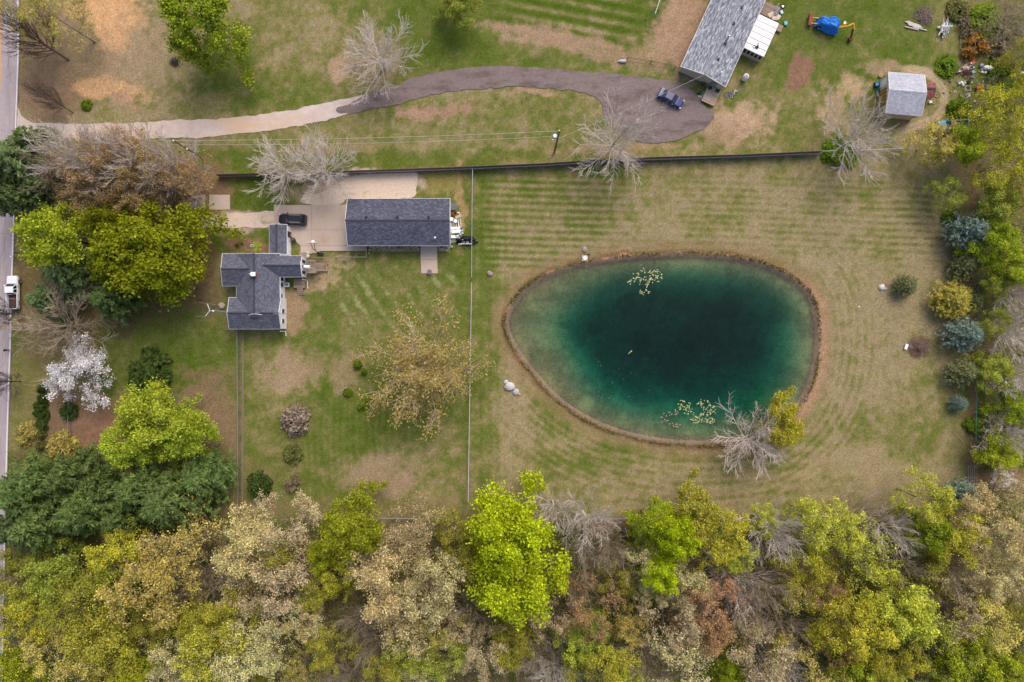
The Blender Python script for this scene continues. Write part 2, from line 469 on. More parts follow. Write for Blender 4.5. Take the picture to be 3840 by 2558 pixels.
    nsh = (1 - sstep(1850, 1900, U)) * (1 - sstep(680, 760, V))
    C = mixc(C, lin((184, 138, 108)), (1 - sstep(2.5, 8, dd + 2)) * (1 - ins) * nsh * .9)
    C = mixc(C, lin((86, 92, 38)), (1 - sstep(3, 9, dd)) * (1 - ins) * sstep(800, 880, V) * sstep(.45, .6, n2) * .8)
    # woods floor
    wd = np.maximum(sstep(1186, 1204, wv - 6 * np.sin(U / 90)), sstep(2238, 2262, wu) * sstep(360, 420, V))
    wd = np.maximum(wd, sstep(2150, 2260, wu) * sstep(190, 260, wv)); wd = np.maximum(wd, sstep(2190, 2300, wu) * .7)
    wd = np.maximum(wd, (1 - sstep(500, 560, wu)) * sstep(1010, 1060, wv))
    fl = mixc(np.broadcast_to(np.array(lin((118, 104, 72))), C.shape).copy(), lin((94, 102, 42)), sstep(.38, .56, n2 * .6 + n1 * .4))
    fl = mixc(fl, lin((150, 124, 104)), sstep(.55, .8, n3) * .6)
    fl = mixc(fl, lin((74, 68, 44)), sstep(.5, .75, fbm(X, Y, 2.4, 91, 3)) * .5)
    C = mixc(C, fl, wd)
    patch(1400, 1200, 60, 16, (140, 108, 92), 0, .8); patch(2234, 780, 8, 420, (136, 102, 84), 0, .75, .2, .3)
    patch(2320, 1105, 90, 22, (152, 122, 96), 0, .8)
    # pond bed
    bed = mixc(np.broadcast_to(np.array(lin((162, 150, 106))), C.shape).copy(), lin((136, 124, 90)), sstep(.4, .65, n2))
    bed = mixc(bed, lin((112, 100, 80)), sstep(.62, .78, n3) * .4)
    weed = sstep(.5, .7, fbm(X, Y, 5, 301))
    bed = mixc(bed, lin((110, 112, 72)), weed * .35)
    bed = mixc(bed, lin((118, 100, 92)), (1 - sstep(4, 22, dp)) * .8)
    C = np.where(ins[..., None], bed, C)
    v = 1 + (n4 - .5) * .22 + (vnoise(X, Y, .9, 44) - .5) * .16
    C = C * v[..., None]
    return np.clip(C, 0.003, 1), wd

def ground_height(X, Y):
    U = X / KD + 1177; V = 784 - Y / KD
    dp = segdist(X, Y, PONDW, True); ins = inpoly(X, Y, PONDW)
    k = 0.38 + 0.80 * sstep(1230, 1460, U) - 0.26 * sstep(1700, 1860, U) - .2 * sstep(860, 960, V) * sstep(1300, 1500, U)
    de = dp * k
    jit = (fbm(X, Y, 5, 55) - .5)
    depth = 0.45 + 0.16 * de + 3.6 * sstep(2.0, 13.5, de + jit * .35)
    z = np.where(ins, WATER_Z + 0.40 - depth * sstep(0, 1.2, dp) , -0.0)
    z = np.where(ins, z, 0.05 * sstep(0, 3, dp) - 0.0)
    z = z + (fbm(X, Y, 2.5, 77, 3) - .5) * 0.05 - np.where(dp > 3, 0.085, 0.06)
    return z

def make_ground():
    st = 0.28
    xs = np.arange(-101, 101.01, st); ys = np.arange(-70, 70.01, st)
    X, Y = np.meshgrid(xs, ys)
    Z = ground_height(X, Y)
    Cc, wd = ground_colour(X / KD + 1177, 784 - Y / KD)
    nx, ny = len(xs), len(ys)
    V = np.stack([X, Y, Z], -1).reshape(-1, 3)
    idx = np.arange(nx * ny).reshape(ny, nx)
    Fq = np.stack([idx[:-1, :-1], idx[:-1, 1:], idx[1:, 1:], idx[1:, :-1]], -1).reshape(-1, 4)
    # outer ring to the horizon
    x0, x1, y0, y1 = xs[0], xs[-1], ys[0], ys[-1]; B = 1500.0
    n = len(V)
    extra = [(-B, -B, 0), (x0, -B, 0), (x1, -B, 0), (B, -B, 0), (-B, y0, 0), (x0, y0, 0), (x1, y0, 0), (B, y0, 0), (-B, y1, 0), (x0, y1, 0), (x1, y1, 0), (B, y1, 0), (-B, B, 0), (x0, B, 0), (x1, B, 0), (B, B, 0)]
    V = np.vstack([V, np.array(extra)])
    ef = []
    for j in range(3):
        for i in range(3):
            if i == 1 and j == 1: continue
            a = n + j * 4 + i; ef.append((a, a + 1, a + 5, a + 4))
    Fq = np.vstack([Fq, np.array(ef)])
    colr = np.vstack([Cc.reshape(-1, 3), np.tile(np.array(lin((122, 122, 66))), (16, 1))])
    m = bpy.data.materials.new('ground_cover'); m.use_nodes = True
    N = m.node_tree.nodes; L = m.node_tree.links; b = N['Principled BSDF']
    b.inputs['Roughness'].default_value = 0.95; b.inputs['Specular IOR Level'].default_value = 0.08
    at = N.new('ShaderNodeAttribute'); at.attribute_name = 'cover'
    tc = N.new('ShaderNodeTexCoord')
    def nz(scale, det, rough):
        q = N.new('ShaderNodeTexNoise'); q.inputs['Scale'].default_value = scale; q.inputs['Detail'].default_value = det
        q.inputs['Roughness'].default_value = rough; L.new(tc.outputs['Object'], q.inputs['Vector']); return q
    a1 = nz(2.6, 5, 0.75); a2 = nz(9.0, 3, 0.7)
    def rng(sock, lo, hi, f0=.32, f1=.68):
        q = N.new('ShaderNodeMapRange'); q.inputs['From Min'].default_value = f0; q.inputs['From Max'].default_value = f1
        q.inputs['To Min'].default_value = lo; q.inputs['To Max'].default_value = hi; L.new(sock, q.inputs['Value']); return q.outputs[0]
    r1 = rng(a1.outputs['Fac'], .70, 1.22); r2 = rng(a2.outputs['Fac'], .58, 1.36)
    mu = N.new('ShaderNodeMath'); mu.operation = 'MULTIPLY'; L.new(r1, mu.inputs[0]); L.new(r2, mu.inputs[1])
    cc = N.new('ShaderNodeCombineColor')
    # blade colours wander between straw and green
    a3 = nz(4.2, 4, .8); r3 = rng(a3.outputs['Fac'], .90, 1.10); r4 = rng(a3.outputs['Fac'], 1.22, .8)
    for k, rr in ((0, r3), (2, r4)):
        q = N.new('ShaderNodeMath'); q.operation = 'MULTIPLY'; L.new(mu.outputs[0], q.inputs[0]); L.new(rr, q.inputs[1]); L.new(q.outputs[0], cc.inputs[k])
    L.new(mu.outputs[0], cc.inputs[1])
    mx = N.new('ShaderNodeMix'); mx.data_type = 'RGBA'; mx.blend_type = 'MULTIPLY'; mx.inputs[0].default_value = 1
    L.new(at.outputs['Color'], mx.inputs[6]); L.new(cc.outputs[0], mx.inputs[7]); L.new(mx.outputs[2], b.inputs['Base Color'])
    bp = N.new('ShaderNodeBump'); bp.inputs['Strength'].default_value = .6; bp.inputs['Distance'].default_value = .08
    L.new(a2.outputs['Fac'], bp.inputs['Height']); L.new(bp.outputs[0], b.inputs['Normal'])
    me = np_mesh('ground', V, Fq, m, smooth=True)
    ca = me.attributes.new('cover', 'FLOAT_COLOR', 'POINT')
    c4 = np.ones((len(V), 4), dtype=np.float32); c4[:, :3] = colr
    ca.data.foreach_set('color', c4.ravel())
    o = link('ground', me); o['kind'] = 'structure'
make_ground()

def sheet(name, poly, z, material, jag=0.0, seed=1, step=0.5, world=False):
    """flat sheet from survey (u,v) points, edges worn ragged"""
    P = [(p if world else D(*p)) for p in poly]
    out = []
    n = len(P)
    for i in range(n):
        a, b = P[i], P[(i + 1) % n]
        L = math.hypot(b[0] - a[0], b[1] - a[1]); k = max(1, int(L / step)) if jag > 0 else 1
        nx, ny = -(b[1] - a[1]) / (L + 1e-9), (b[0] - a[0]) / (L + 1e-9)
        for j in range(k):
            t = j / k; x = a[0] + (b[0] - a[0]) * t; y = a[1] + (b[1] - a[1]) * t
            w = (float(fbm(np.array([x]), np.array([y]), 1.6, seed, 4)[0]) - .5) * jag
            out.append((x + nx * w, y + ny * w))
    from mathutils.geometry import delaunay_2d_cdt
    n = len(out)
    vs, _, fs, _, _, _ = delaunay_2d_cdt([Vector(p) for p in out], [], [list(range(n))], 1, 1e-4)
    mb = MB()
    mb.v = [(p.x, p.y, z) for p in vs]
    for q in fs:
        a, b, c = [vs[i] for i in q[:3]]
        if (b - a).cross(c - a) < 0: q = q[::-1]
        mb.f.append(tuple(q)); mb.t.append((1, 1, 1))
    o = build(name, mb, material); o['kind'] = 'structure'
    return o
m_asph = mat('road_asphalt', (170, 158, 160), .9, noise=.10, nscale=1.1, bump=.2)
m_drive = mat('pale_gravel', (196, 180, 172), .95, noise=.14, nscale=.7, bump=.3)
m_dark = mat('dark_gravel', (126, 112, 110), .95, noise=.20, nscale=2.2, bump=.5)
m_conc = mat('concrete', (186, 168, 154), .85, noise=.08, nscale=.5, bump=.1)
def two_tone(m, col2, scale, lo=.45, hi=.62, stretch=None):
    N = m.node_tree.nodes; L = m.node_tree.links; b = N['Principled BSDF']; lk = b.inputs['Base Color'].links[0]; src = lk.from_socket
    tc = N.new('ShaderNodeTexCoord'); mp = N.new('ShaderNodeMapping'); nz = N.new('ShaderNodeTexNoise'); nz.inputs['Scale'].default_value = scale; nz.inputs['Detail'].default_value = 7; nz.inputs['Roughness'].default_value = .7
    if stretch: mp.inputs['Scale'].default_value = stretch
    L.new(tc.outputs['Object'], mp.inputs['Vector']); L.new(mp.outputs[0], nz.inputs['Vector'])
    mr = N.new('ShaderNodeMapRange'); mr.inputs['From Min'].default_value = lo; mr.inputs['From Max'].default_value = hi; L.new(nz.outputs['Fac'], mr.inputs['Value'])
    mx = N.new('ShaderNodeMix'); mx.data_type = 'RGBA'; L.new(mr.outputs[0], mx.inputs[0]); L.new(src, mx.inputs[6]); mx.inputs[7].default_value = (*lin(col2), 1); L.new(mx.outputs[2], b.inputs['Base Color'])
two_tone(m_drive, (202, 170, 142), .22, .48, .66, (.35, 1.6, 1)); two_tone(m_dark, (104, 90, 86), .3, .5, .62, (.5, 1.6, 1)); two_tone(m_asph, (152, 142, 146), .35, .45, .7, (2.5, .25, 1)); two_tone(m_conc, (166, 142, 124), .25, .5, .75)
m_line = mat('white_road_paint', (225, 225, 228), .7, noise=.1, nscale=2)
m_yel = mat('yellow_road_paint', (214, 160, 60), .7, noise=.15, nscale=2)

# road on the left
edge = [(42, -60), (43, 120), (38, 260), (33, 480), (28, 640), (24, 800), (18, 980), (13, 1180), (8, 1400), (5, 1620), (3, 1700)]
sheet('road', [(-120, -200)] + [(edge[0][0] + 3, -200)] + [(a + 2.5, b) for a, b in edge] + [(3, 1800), (-120, 1800)], 0.10, m_asph, .10, 5, 1.5)
def strip(pts, w, z, name, material, dash=None):
    mb = MB(); P = [D(*p) for p in pts]
    for a, b in zip(P[:-1], P[1:]):
        L = math.hypot(b[0] - a[0], b[1] - a[1]); n = max(1, int(L / 1.5)); nx, ny = -(b[1] - a[1]) / L * w / 2, (b[0] - a[0]) / L * w / 2
        for i in range(n):
            t0 = i / n; t1 = (i + 1) / n
            p = (a[0] + (b[0] - a[0]) * t0, a[1] + (b[1] - a[1]) * t0); q = (a[0] + (b[0] - a[0]) * t1, a[1] + (b[1] - a[1]) * t1)
            mb.quad([(p[0] - nx, p[1] - ny, z), (p[0] + nx, p[1] + ny, z), (q[0] + nx, q[1] + ny, z), (q[0] - nx, q[1] - ny, z)])
    o = build(name, mb, material); o['kind'] = 'structure'; return o
strip([(a - .5, b) for a, b in edge], .16, .104, 'road_edge_line', m_line)
strip([(2, -60), (1.5, 180), (-4, 300), (-60, 1500)], .14, .104, 'road_centre_line', m_yel)
m_crack = mat('road_crack', (120, 110, 110), .9)
mbc = MB()
cr = random.Random(12)
for k in range(26):
    u = cr.uniform(1, 32); v = cr.uniform(0, 1100); a = cr.choice([0, 0, 1.57]) + cr.uniform(-.15, .15)
    for s in range(cr.randint(3, 14)):
        u2 = u + math.cos(a) * 4; v2 = v + math.sin(a) * 8
        if 0 < u2 < 34 and u < 34:
            p = D(u, v); q = D(u2, v2); mbc.beam((p[0], p[1], .102), (q[0], q[1], .102), .05, .006)
        u, v = u2, v2; a += cr.uniform(-.4, .4)
for v0 in (470, 610): 
    for i in range(40):
        p = D(15 + cr.uniform(-.6, .6) - i * .25, v0 + i * 6); q = D(15 + cr.uniform(-.6, .6) - i * .25, v0 + i * 6 + 6); mbc.beam((*p, .102), (*q, .102), .05, .006)
o = build('road_cracks', mbc, m_crack); o['kind'] = 'structure'

top = spline([(41, 240), (50, 266), (75, 281), (120, 285), (250, 284), (400, 278), (540, 270), (640, 258), (740, 238), (850, 216)], False, 5)
bot = spline([(34, 330), (44, 322), (130, 325), (250, 322), (400, 319), (540, 309), (640, 297), (720, 283), (830, 256)], False, 5)
sheet('driveway', top + bot[::-1], .04, m_drive, .7, 9, .3)
dk = spline([(772, 252), (800, 240), (850, 217), (930, 187), (1000, 168), (1120, 153), (1250, 157), (1400, 170), (1490, 180), (1560, 192), (1598, 215), (1620, 245), (1641, 266), (1622, 292), (1590, 306), (1560, 320), (1510, 329), (1470, 327), (1440, 318), (1405, 290), (1385, 250), (1370, 226), (1330, 212), (1230, 201), (1160, 200), (1060, 208), (980, 222), (900, 243), (840, 252), (790, 263)], True, 4)
sheet('gravel_driveway', dk, .06, m_dark, .8, 14, .25)
m_pale = mat('pale_stone_gravel', (202, 184, 166), .95, noise=.14, nscale=2.5, bump=.4); two_tone(m_pale, (150, 136, 100), .45, .56, .7)
sheet('gravel_patch', spline([(955, 396), (958, 430), (945, 456), (860, 459), (800, 458), (790, 469), (735, 471), (690, 466), (700, 452), (740, 442), (780, 420), (830, 402), (880, 393), (930, 392)], True, 4), .045, m_pale, 1.1, 31, .3)
sheet('gravel_track', [(640, 487), (560, 489), (500, 494), (455, 498), (450, 520), (520, 525), (580, 523), (640, 522)], .045, m_pale, .9, 37, .3)
# concrete slabs of the garage apron, each slab its own piece
conc = bpy.data.objects.new('garage_apron', None); COL.objects.link(conc); conc['kind'] = 'structure'
def slab(pts, z=.10):
    mb = MB(); P = [F(*p) for p in pts]
    cx = sum(p[0] for p in P) / len(P); cy = sum(p[1] for p in P) / len(P)
    P = [(p[0] + (.02 if p[0] < cx else -.02), p[1] + (.02 if p[1] < cy else -.02)) for p in P]
    mb.prism(P, z - .14, z)
    return build('concrete_slab', mb, m_conc, conc)
slab([(1027, 863), (1170, 863), (1170, 769), (1027, 769)])
slab([(1170, 863), (1302, 863), (1302, 767), (1170, 769)])
slab([(1075, 863), (1170, 863), (1170, 922), (1127, 922), (1090, 885)])
slab([(1170, 922), (1302, 922), (1302, 863), (1170, 863)])
slab([(1127, 950), (1170, 952), (1170, 922), (1127, 922)])
slab([(1170, 950), (1198, 950), (1200, 942), (1325, 942), (1325, 922), (1170, 922)])
slab([(1325, 942), (1376, 942), (1376, 922), (1325, 922)])
conc2 = bpy.data.objects.new('garage_side_pad', None); COL.objects.link(conc2); conc2['kind'] = 'structure'
conc_save = conc; conc = conc2
slab([(1577, 974), (1640, 974), (1640, 918), (1577, 918)]); slab([(1580, 1026), (1642, 1026), (1640, 974), (1577, 974)])
conc3 = bpy.data.objects.new('pad_under_trees', None); COL.objects.link(conc3); conc3['kind'] = 'structure'
conc = conc3
slab([(710, 787), (770, 787), (770, 730), (710, 730)]); slab([(785, 787), (863, 787), (863, 731), (785, 730)])
# thin dark sheet laid as a margin along the long fence
sheet('fence_margin', [(505, 410), (800, 402), (1100, 391), (1500, 374), (1880, 353), (1880, 349), (1500, 366), (1100, 381), (800, 393), (505, 402)], .055, mat('dark_margin', (108, 90, 78), .95, noise=.3, nscale=3), .15, 3, .5)

# ------------------------------------------------------------------ pond water
def make_water():
    c = D(1500, 800); P = []
    for x, y in PONDW:
        d = math.hypot(x - c[0], y - c[1]); k = (d + 1.2) / d
        P.append((c[0] + (x - c[0]) * k, c[1] + (y - c[1]) * k))
    mb = MB(); mb.prism(P, -9, WATER_Z)
    m = bpy.data.materials.new('pond_water'); m.use_nodes = True
    N = m.node_tree.nodes; L = m.node_tree.links; N.remove(N['Principled BSDF'])
    tr = N.new('ShaderNodeBsdfTransparent'); gl = N.new('ShaderNodeBsdfGlossy'); gl.inputs['Roughness'].default_value = .12
    fr = N.new('ShaderNodeFresnel'); fr.inputs['IOR'].default_value = 1.33
    tc = N.new('ShaderNodeTexCoord'); nz = N.new('ShaderNodeTexNoise'); nz.inputs['Scale'].default_value = 2.2; nz.inputs['Detail'].default_value = 4
    L.new(tc.outputs['Object'], nz.inputs['Vector'])
    bp = N.new('ShaderNodeBump'); bp.inputs['Strength'].default_value = .25; bp.inputs['Distance'].default_value = .04
    L.new(nz.outputs['Fac'], bp.inputs['Height']); L.new(bp.outputs[0], gl.inputs['Normal']); L.new(bp.outputs[0], fr.inputs['Normal'])
    ms = N.new('ShaderNodeMixShader'); L.new(fr.outputs[0], ms.inputs[0]); L.new(tr.outputs[0], ms.inputs[1]); L.new(gl.outputs[0], ms.inputs[2])
    out = N['Material Output']; L.new(ms.outputs[0], out.inputs['Surface'])
    va = N.new('ShaderNodeVolumeAbsorption'); va.inputs['Color'].default_value = (0.0, .755, .80, 1); va.inputs['Density'].default_value = .66
    L.new(va.outputs[0], out.inputs['Volume'])
    o = build('pond_water', mb, m); o['kind'] = 'structure'
make_water()
# ================================================================== TREES
def tubes_mesh(name, segs, material, thin=3):
    """segs: list (p0,p1,r0,r1)"""
    A = np.array([s[0] for s in segs], float); B = np.array([s[1] for s in segs], float)
    R0 = np.array([s[2] for s in segs]); R1 = np.array([s[3] for s in segs])
    big = R0 > 0.12
    Vs = []; Fs = []; off = 0
    for msk, n in ((big, 6), (~big, thin)):
        if not msk.any(): continue
        a, b, r0, r1 = A[msk], B[msk], R0[msk], R1[msk]
        d = b - a; d /= (np.linalg.norm(d, axis=1, keepdims=True) + 1e-9)
        up = np.where(np.abs(d[:, 2:3]) < .9, np.array([[0, 0, 1.]]), np.array([[1., 0, 0]]))
        x = np.cross(d, up); x /= (np.linalg.norm(x, axis=1, keepdims=True) + 1e-9); y = np.cross(x, d)
        t = np.arange(n) * 2 * np.pi / n
        ring = lambda p, r: p[:, None, :] + r[:, None, None] * (x[:, None, :] * np.cos(t)[None, :, None] + y[:, None, :] * np.sin(t)[None, :, None])
        V = np.concatenate([ring(a, r0), ring(b, r1)], 1)
        m = len(a); base = (np.arange(m) * 2 * n)[:, None]
        i = np.arange(n); j = (i + 1) % n
        f = np.stack([base + i, base + j, base + n + j, base + n + i], -1).reshape(-1, 4)
        Vs.append(V.reshape(-1, 3)); Fs.append(f + off); off += m * 2 * n
    return np_mesh(name, np.vstack(Vs), np.vstack(Fs), material)

def leaf_quads(centers, size, rs, up=0.35, aspect=1.5, dirs=None, tintv=.35, tints=None):
    n = len(centers)
    nr = rs.normal(size=(n, 3)); nr[:, 2] = np.abs(nr[:, 2]) + up
    nr /= np.linalg.norm(nr, axis=1, keepdims=True)
    tg = rs.normal(size=(n, 3)) if dirs is None else dirs + rs.normal(size=(n, 3)) * .25
    tg -= nr * (tg * nr).sum(1, keepdims=True); tg /= (np.linalg.norm(tg, axis=1, keepdims=True) + 1e-9)
    bt = np.cross(nr, tg)
    s = size * rs.uniform(.6, 1.35, size=(n, 1))
    L = tg * s * .5 * aspect; W = bt * s * .5
    V = np.stack([centers - L, centers + W * .9 - L * .1, centers + L, centers - W * .9 - L * .1], 1).reshape(-1, 3)
    Fq = np.arange(4 * n).reshape(n, 4)
    if tints is None: tints = np.ones((n, 1))
    T = tints * (1 + rs.uniform(-tintv, tintv, size=(n, 1))) * np.ones((n, 3))
    T[:, 0] *= 1 + rs.uniform(-.07, .07, n); T[:, 2] *= 1 + rs.uniform(-.15, .15, n)
    return V, Fq, T

def skeleton(seed, H, R, clear=.3, nlimb=9, depth=3, flat=.0, up=.25, trunk_r=.22, spread=1.0, wig=.18, kids=3, lean=0.0, multi=1):
    r = random.Random(seed); segs = []; tips = []
    def ellip(p):
        zc = H * (1 + clear) / 2; hz = H * (1 - clear) / 2 + .01
        return (p.x ** 2 + p.y ** 2) / R ** 2 + ((p.z - zc) / hz) ** 2
    def grow(p, d, L, rad, lv):
        n = 3 if lv > 1 else 4
        for i in range(n):
            d = (d + Vector((r.gauss(0, wig), r.gauss(0, wig), r.gauss(0, wig) + up * .25))).normalized()
            q = p + d * (L / n)
            r1 = max(rad * (1 - .75 * (i + 1) / n), .018)
            r0 = max(rad * (1 - .75 * i / n), .02)
            segs.append((tuple(p), tuple(q), r0, r1))
            p = q
            if lv > 0:
                k = kids if i else max(1, kids - 1)
                for _ in range(k):
                    if r.random() < .85:
                        a = Vector((r.gauss(0, 1), r.gauss(0, 1), r.gauss(0, .7) + up)).normalized()
                        nd = (d * r.uniform(.9, 1.4) + a * .9).normalized()
                        grow(p, nd, L * r.uniform(.42, .62), max(r1 * .75, .025), lv - 1)
            if lv == 0 and ellip(p) > 1.25: break
        tips.append((tuple(p), tuple(d), lv))
    for mt in range(multi):
        p = Vector((0, 0, -.1)); d = Vector((lean, 0, 1)).normalized()
        if multi > 1:
            a = mt * 2 * math.pi / multi + r.random(); d = Vector((math.cos(a) * .35, math.sin(a) * .35, 1)).normalized()
        nt = 8; top = H * .86
        lim = [clear * H * .85 + (top - clear * H * .85) * (k + r.random() * .6) / nlimb for k in range(nlimb)]
        ang = r.random() * 6.28
        for i in range(nt):
            q = p + (d + Vector((r.gauss(0, .05), r.gauss(0, .05), 0))) * (top / nt)
            r0 = trunk_r * (1 - .85 * i / nt) * (1.35 if i == 0 else 1); r1 = trunk_r * (1 - .85 * (i + 1) / nt)
            segs.append((tuple(p), tuple(q), r0, max(r1, .03)))
            for h in list(lim):
                if p.z <= h < q.z:
                    f = (h - p.z) / (q.z - p.z); o = p.lerp(q, f)
                    ang += 2.4 + r.uniform(-.4, .4)
                    hh = (h - clear * H) / (H - clear * H)
                    el = .25 + .75 * max(0, hh)
                    dd = Vector((math.cos(ang), math.sin(ang), el * (1 - flat))).normalized()
                    grow(o, dd, R * spread * (1.05 - .55 * max(0, hh)) * r.uniform(.8, 1.1), max(r1 * .6, .06), depth - 1)
                    lim.remove(h)
            p = q
        tips.append((tuple(p), (0, 0, 1), 0))
    return segs, tips, segs

PROTO = {}
def reg_proto(key, R, H, zc, wood, leaf): PROTO[key] = dict(R=R, H=H, zc=zc, wood=wood, leaf=leaf)
MW = mat('bark', (140, 128, 118), .95, noise=.15, nscale=3)
ML = mat('leaf_default', (120, 130, 50), .8, tint=True, trans=.25)
def leaf_mesh(name, segs, tips, seed, per_tip, spread, size, along=0, up=.35, flat=.7, tintv=.35, aspect=1.5, cv=.32):
    rs = np.random.RandomState(seed)
    P = np.array([t[0] for t in tips])
    if along:
        S = np.array([[*(np.array(s[0]) * .5 + np.array(s[1]) * .5)] for s in segs if s[2] < .06])
        if len(S) > along: S = S[rs.choice(len(S), along, replace=False)]
        P = np.vstack([P, S])
    clump = rs.uniform(1 - cv, 1 + cv, size=(len(P), 1))
    C = np.repeat(P, per_tip, 0); cl = np.repeat(clump, per_tip, 0)
    dv = rs.normal(size=C.shape) * spread * .5; dv[:, 2] *= flat
    V, Fq, T = leaf_quads(C + dv, size, rs, up, aspect, tintv=tintv, tints=cl)
    return np_mesh(name, V, Fq, ML, T)

def thin_tips(tips, n, seed):
    r = random.Random(seed); t = list(tips); r.shuffle(t); return t[:n]
# dense leafy crowns
for k in range(3):
    segs, tips, _ = skeleton(100 + k, 14, 6, clear=.22, nlimb=13, depth=3, kids=3, spread=.86)
    t = thin_tips(tips, 900, k)
    reg_proto('dense%d' % k, 6, 14, 9, tubes_mesh('trunk', [s for s in segs if s[2] > .05], MW), leaf_mesh('crown', segs, t, 10 + k, 20, .80, .27, tintv=.35, aspect=1.3))
# open crowns, twigs show between leaf tufts
for k in range(4):
    segs, tips, _ = skeleton(200 + k, 15, 6, clear=.34, nlimb=9, depth=3, kids=3, trunk_r=.2, spread=.9, wig=.24)
    t = thin_tips(tips, 620, k)
    reg_proto('open%d' % k, 6, 15, 10, tubes_mesh('trunk', segs, MW), leaf_mesh('crown', segs, t, 40 + k, 15, .62, .21, tintv=.4, aspect=1.3))
# sparse crowns in flower, branches plainly seen
for k in range(4):
    segs, tips, _ = skeleton(300 + k, 15, 6, clear=.32, nlimb=8, depth=3, kids=3, trunk_r=.24, spread=1.0, wig=.22, up=.12)
    t = thin_tips(tips, 420, k)
    reg_proto('sparse%d' % k, 6, 15, 10, tubes_mesh('trunk', segs, MW), leaf_mesh('crown', segs, t, 60 + k, 16, .55, .20, tintv=.4, aspect=1.2))
# bare crowns: a fan of nearly straight limbs, each feathered with side twigs
def bare_skel(seed, H, R, nl=15, clear=.2, ns=11, nt=8, wig=.05, rt=.18):
    r = random.Random(seed); segs = []
    V_ = Vector
    def run(p, d, L, n, r0, r1, up=.06, w=wig):
        pts = [p]
        for i in range(n):
            d = (d + V_((r.gauss(0, w), r.gauss(0, w), r.gauss(0, w) + up))).normalized(); q = p + d * (L / n)
            segs.append((tuple(p), tuple(q), r0 + (r1 - r0) * i / n, r0 + (r1 - r0) * (i + 1) / n)); p = q; pts.append((p, d.copy()))
        return pts[1:]
    p = V_((0, 0, -.1)); top = V_((r.gauss(0, .2), r.gauss(0, .2), H * .5))
    for i in range(5): segs.append((tuple(p.lerp(top, i / 5)), tuple(p.lerp(top, (i + 1) / 5)), rt * (1.2 - .14 * i), rt * (1.06 - .14 * i)))
    ang = r.uniform(0, 6.28)
    for k in range(nl):
        f = (k + .5) / nl; ang += 2.4 + r.gauss(0, .2); z = clear + (.5 - clear) * f
        el = .15 + 1.9 * f ** 1.6
        d = V_((math.cos(ang), math.sin(ang), el)).normalized(); L = (R * .95 if f < .7 else H * .48) * r.uniform(.85, 1.15)
        main = run(p.lerp(top, z / .5), d, L, 7, rt * .42 * (1.1 - .4 * f), .028)
        for j in range(ns):
            q, dd = main[min(len(main) - 1, int((j + .8) * len(main) / ns))]
            a = V_((r.gauss(0, 1), r.gauss(0, 1), r.gauss(0, .6) + .3)); a = (a - dd * a.dot(dd)).normalized()
            nd = (dd + a * r.uniform(.45, .85)).normalized(); l2 = L * r.uniform(.28, .5) * (1.1 - .5 * j / ns)
            sub = run(q, nd, l2, 4, .036, .020)
            for i in range(nt):
                q2, d2 = sub[min(3, int(i * 4 / nt))]
                a = V_((r.gauss(0, 1), r.gauss(0, 1), r.gauss(0, .6) + .3)); a = (a - d2 * a.dot(d2)).normalized()
                run(q2, (d2 + a * r.uniform(.4, .8)).normalized(), l2 * r.uniform(.3, .6), 2, .021, .013)
    return segs
for k in range(4):
    segs = bare_skel(400 + k, 10, 5.2, nl=16 + k, clear=.14 + .04 * (k % 2))
    big = [s for s in segs if s[2] > .085]; sm = [s for s in segs if s[2] <= .085]
    reg_proto('bare%d' % k, 5.2, 10, 5.5, tubes_mesh('trunk', big, MW), tubes_mesh('twigs', sm, MW))
# the same fan with buds at the twig ends
for k in range(2):
    segs = bare_skel(430 + k, 11, 6, nl=15, clear=.16, ns=8, nt=5)
    tp = [(s[1], (0, 0, 1), 0) for s in segs if s[3] < .0135]
    reg_proto('bud%d' % k, 6, 11, 6, tubes_mesh('trunk', segs, MW), leaf_mesh('crown', segs, thin_tips(tp, 1500, k), 90 + k, 9, .6, .16, tintv=.3))
# pines: whorls of tufts
def pine(seed, H, R, needle, ntuft, nl, wf=.95, nb=7):
    rs = np.random.RandomState(seed); segs = [((0, 0, -.1), (0, 0, H * .95), .24, .04)]
    C = []; Dr = []; T = []
    nw = int(H * wf)
    for w in range(nw):
        z = H * (.16 + .80 * w / nw); fr = (z / H - .1) / .9
        L = R * (1 - fr ** 1.6) * rs.uniform(.85, 1.1) + .35
        a0 = rs.uniform(0, 6.28)
        for b in range(nb):
            a = a0 + b * 2 * np.pi / nb + rs.uniform(-.25, .25); Lb = L * rs.uniform(.72, 1.08)
            e = np.array([math.cos(a) * Lb, math.sin(a) * Lb, Lb * (.18 + .25 * fr)])
            p0 = np.array([0, 0, z]); segs.append((tuple(p0), tuple(p0 + e), .05, .02))
            m = max(3, int(ntuft * Lb / R))
            for q in range(m):
                t = .35 + .65 * (q + rs.uniform(0, 1)) / m
                sd = rs.normal(size=3) * .22 * t * np.array([1, 1, .4]); c = p0 + e * t + sd * Lb * .35
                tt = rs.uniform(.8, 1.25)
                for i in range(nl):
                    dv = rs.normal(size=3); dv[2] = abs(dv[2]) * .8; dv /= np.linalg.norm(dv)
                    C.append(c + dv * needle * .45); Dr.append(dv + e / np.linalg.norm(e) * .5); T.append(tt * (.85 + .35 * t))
    C = np.array(C); Dr = np.array(Dr); T = np.array(T)[:, None]
    V, Fq, T = leaf_quads(C, needle * .30, rs, .3, 3.2, dirs=Dr, tintv=.25, tints=T)
    return segs, np_mesh('crown', V, Fq, ML, T)
for k in range(3):
    s, cm = pine(500 + k, 17, 5.5, .85, 10, 13)
    reg_proto('pine%d' % k, 5.5, 17, 8.5, tubes_mesh('trunk', s, MW), cm)
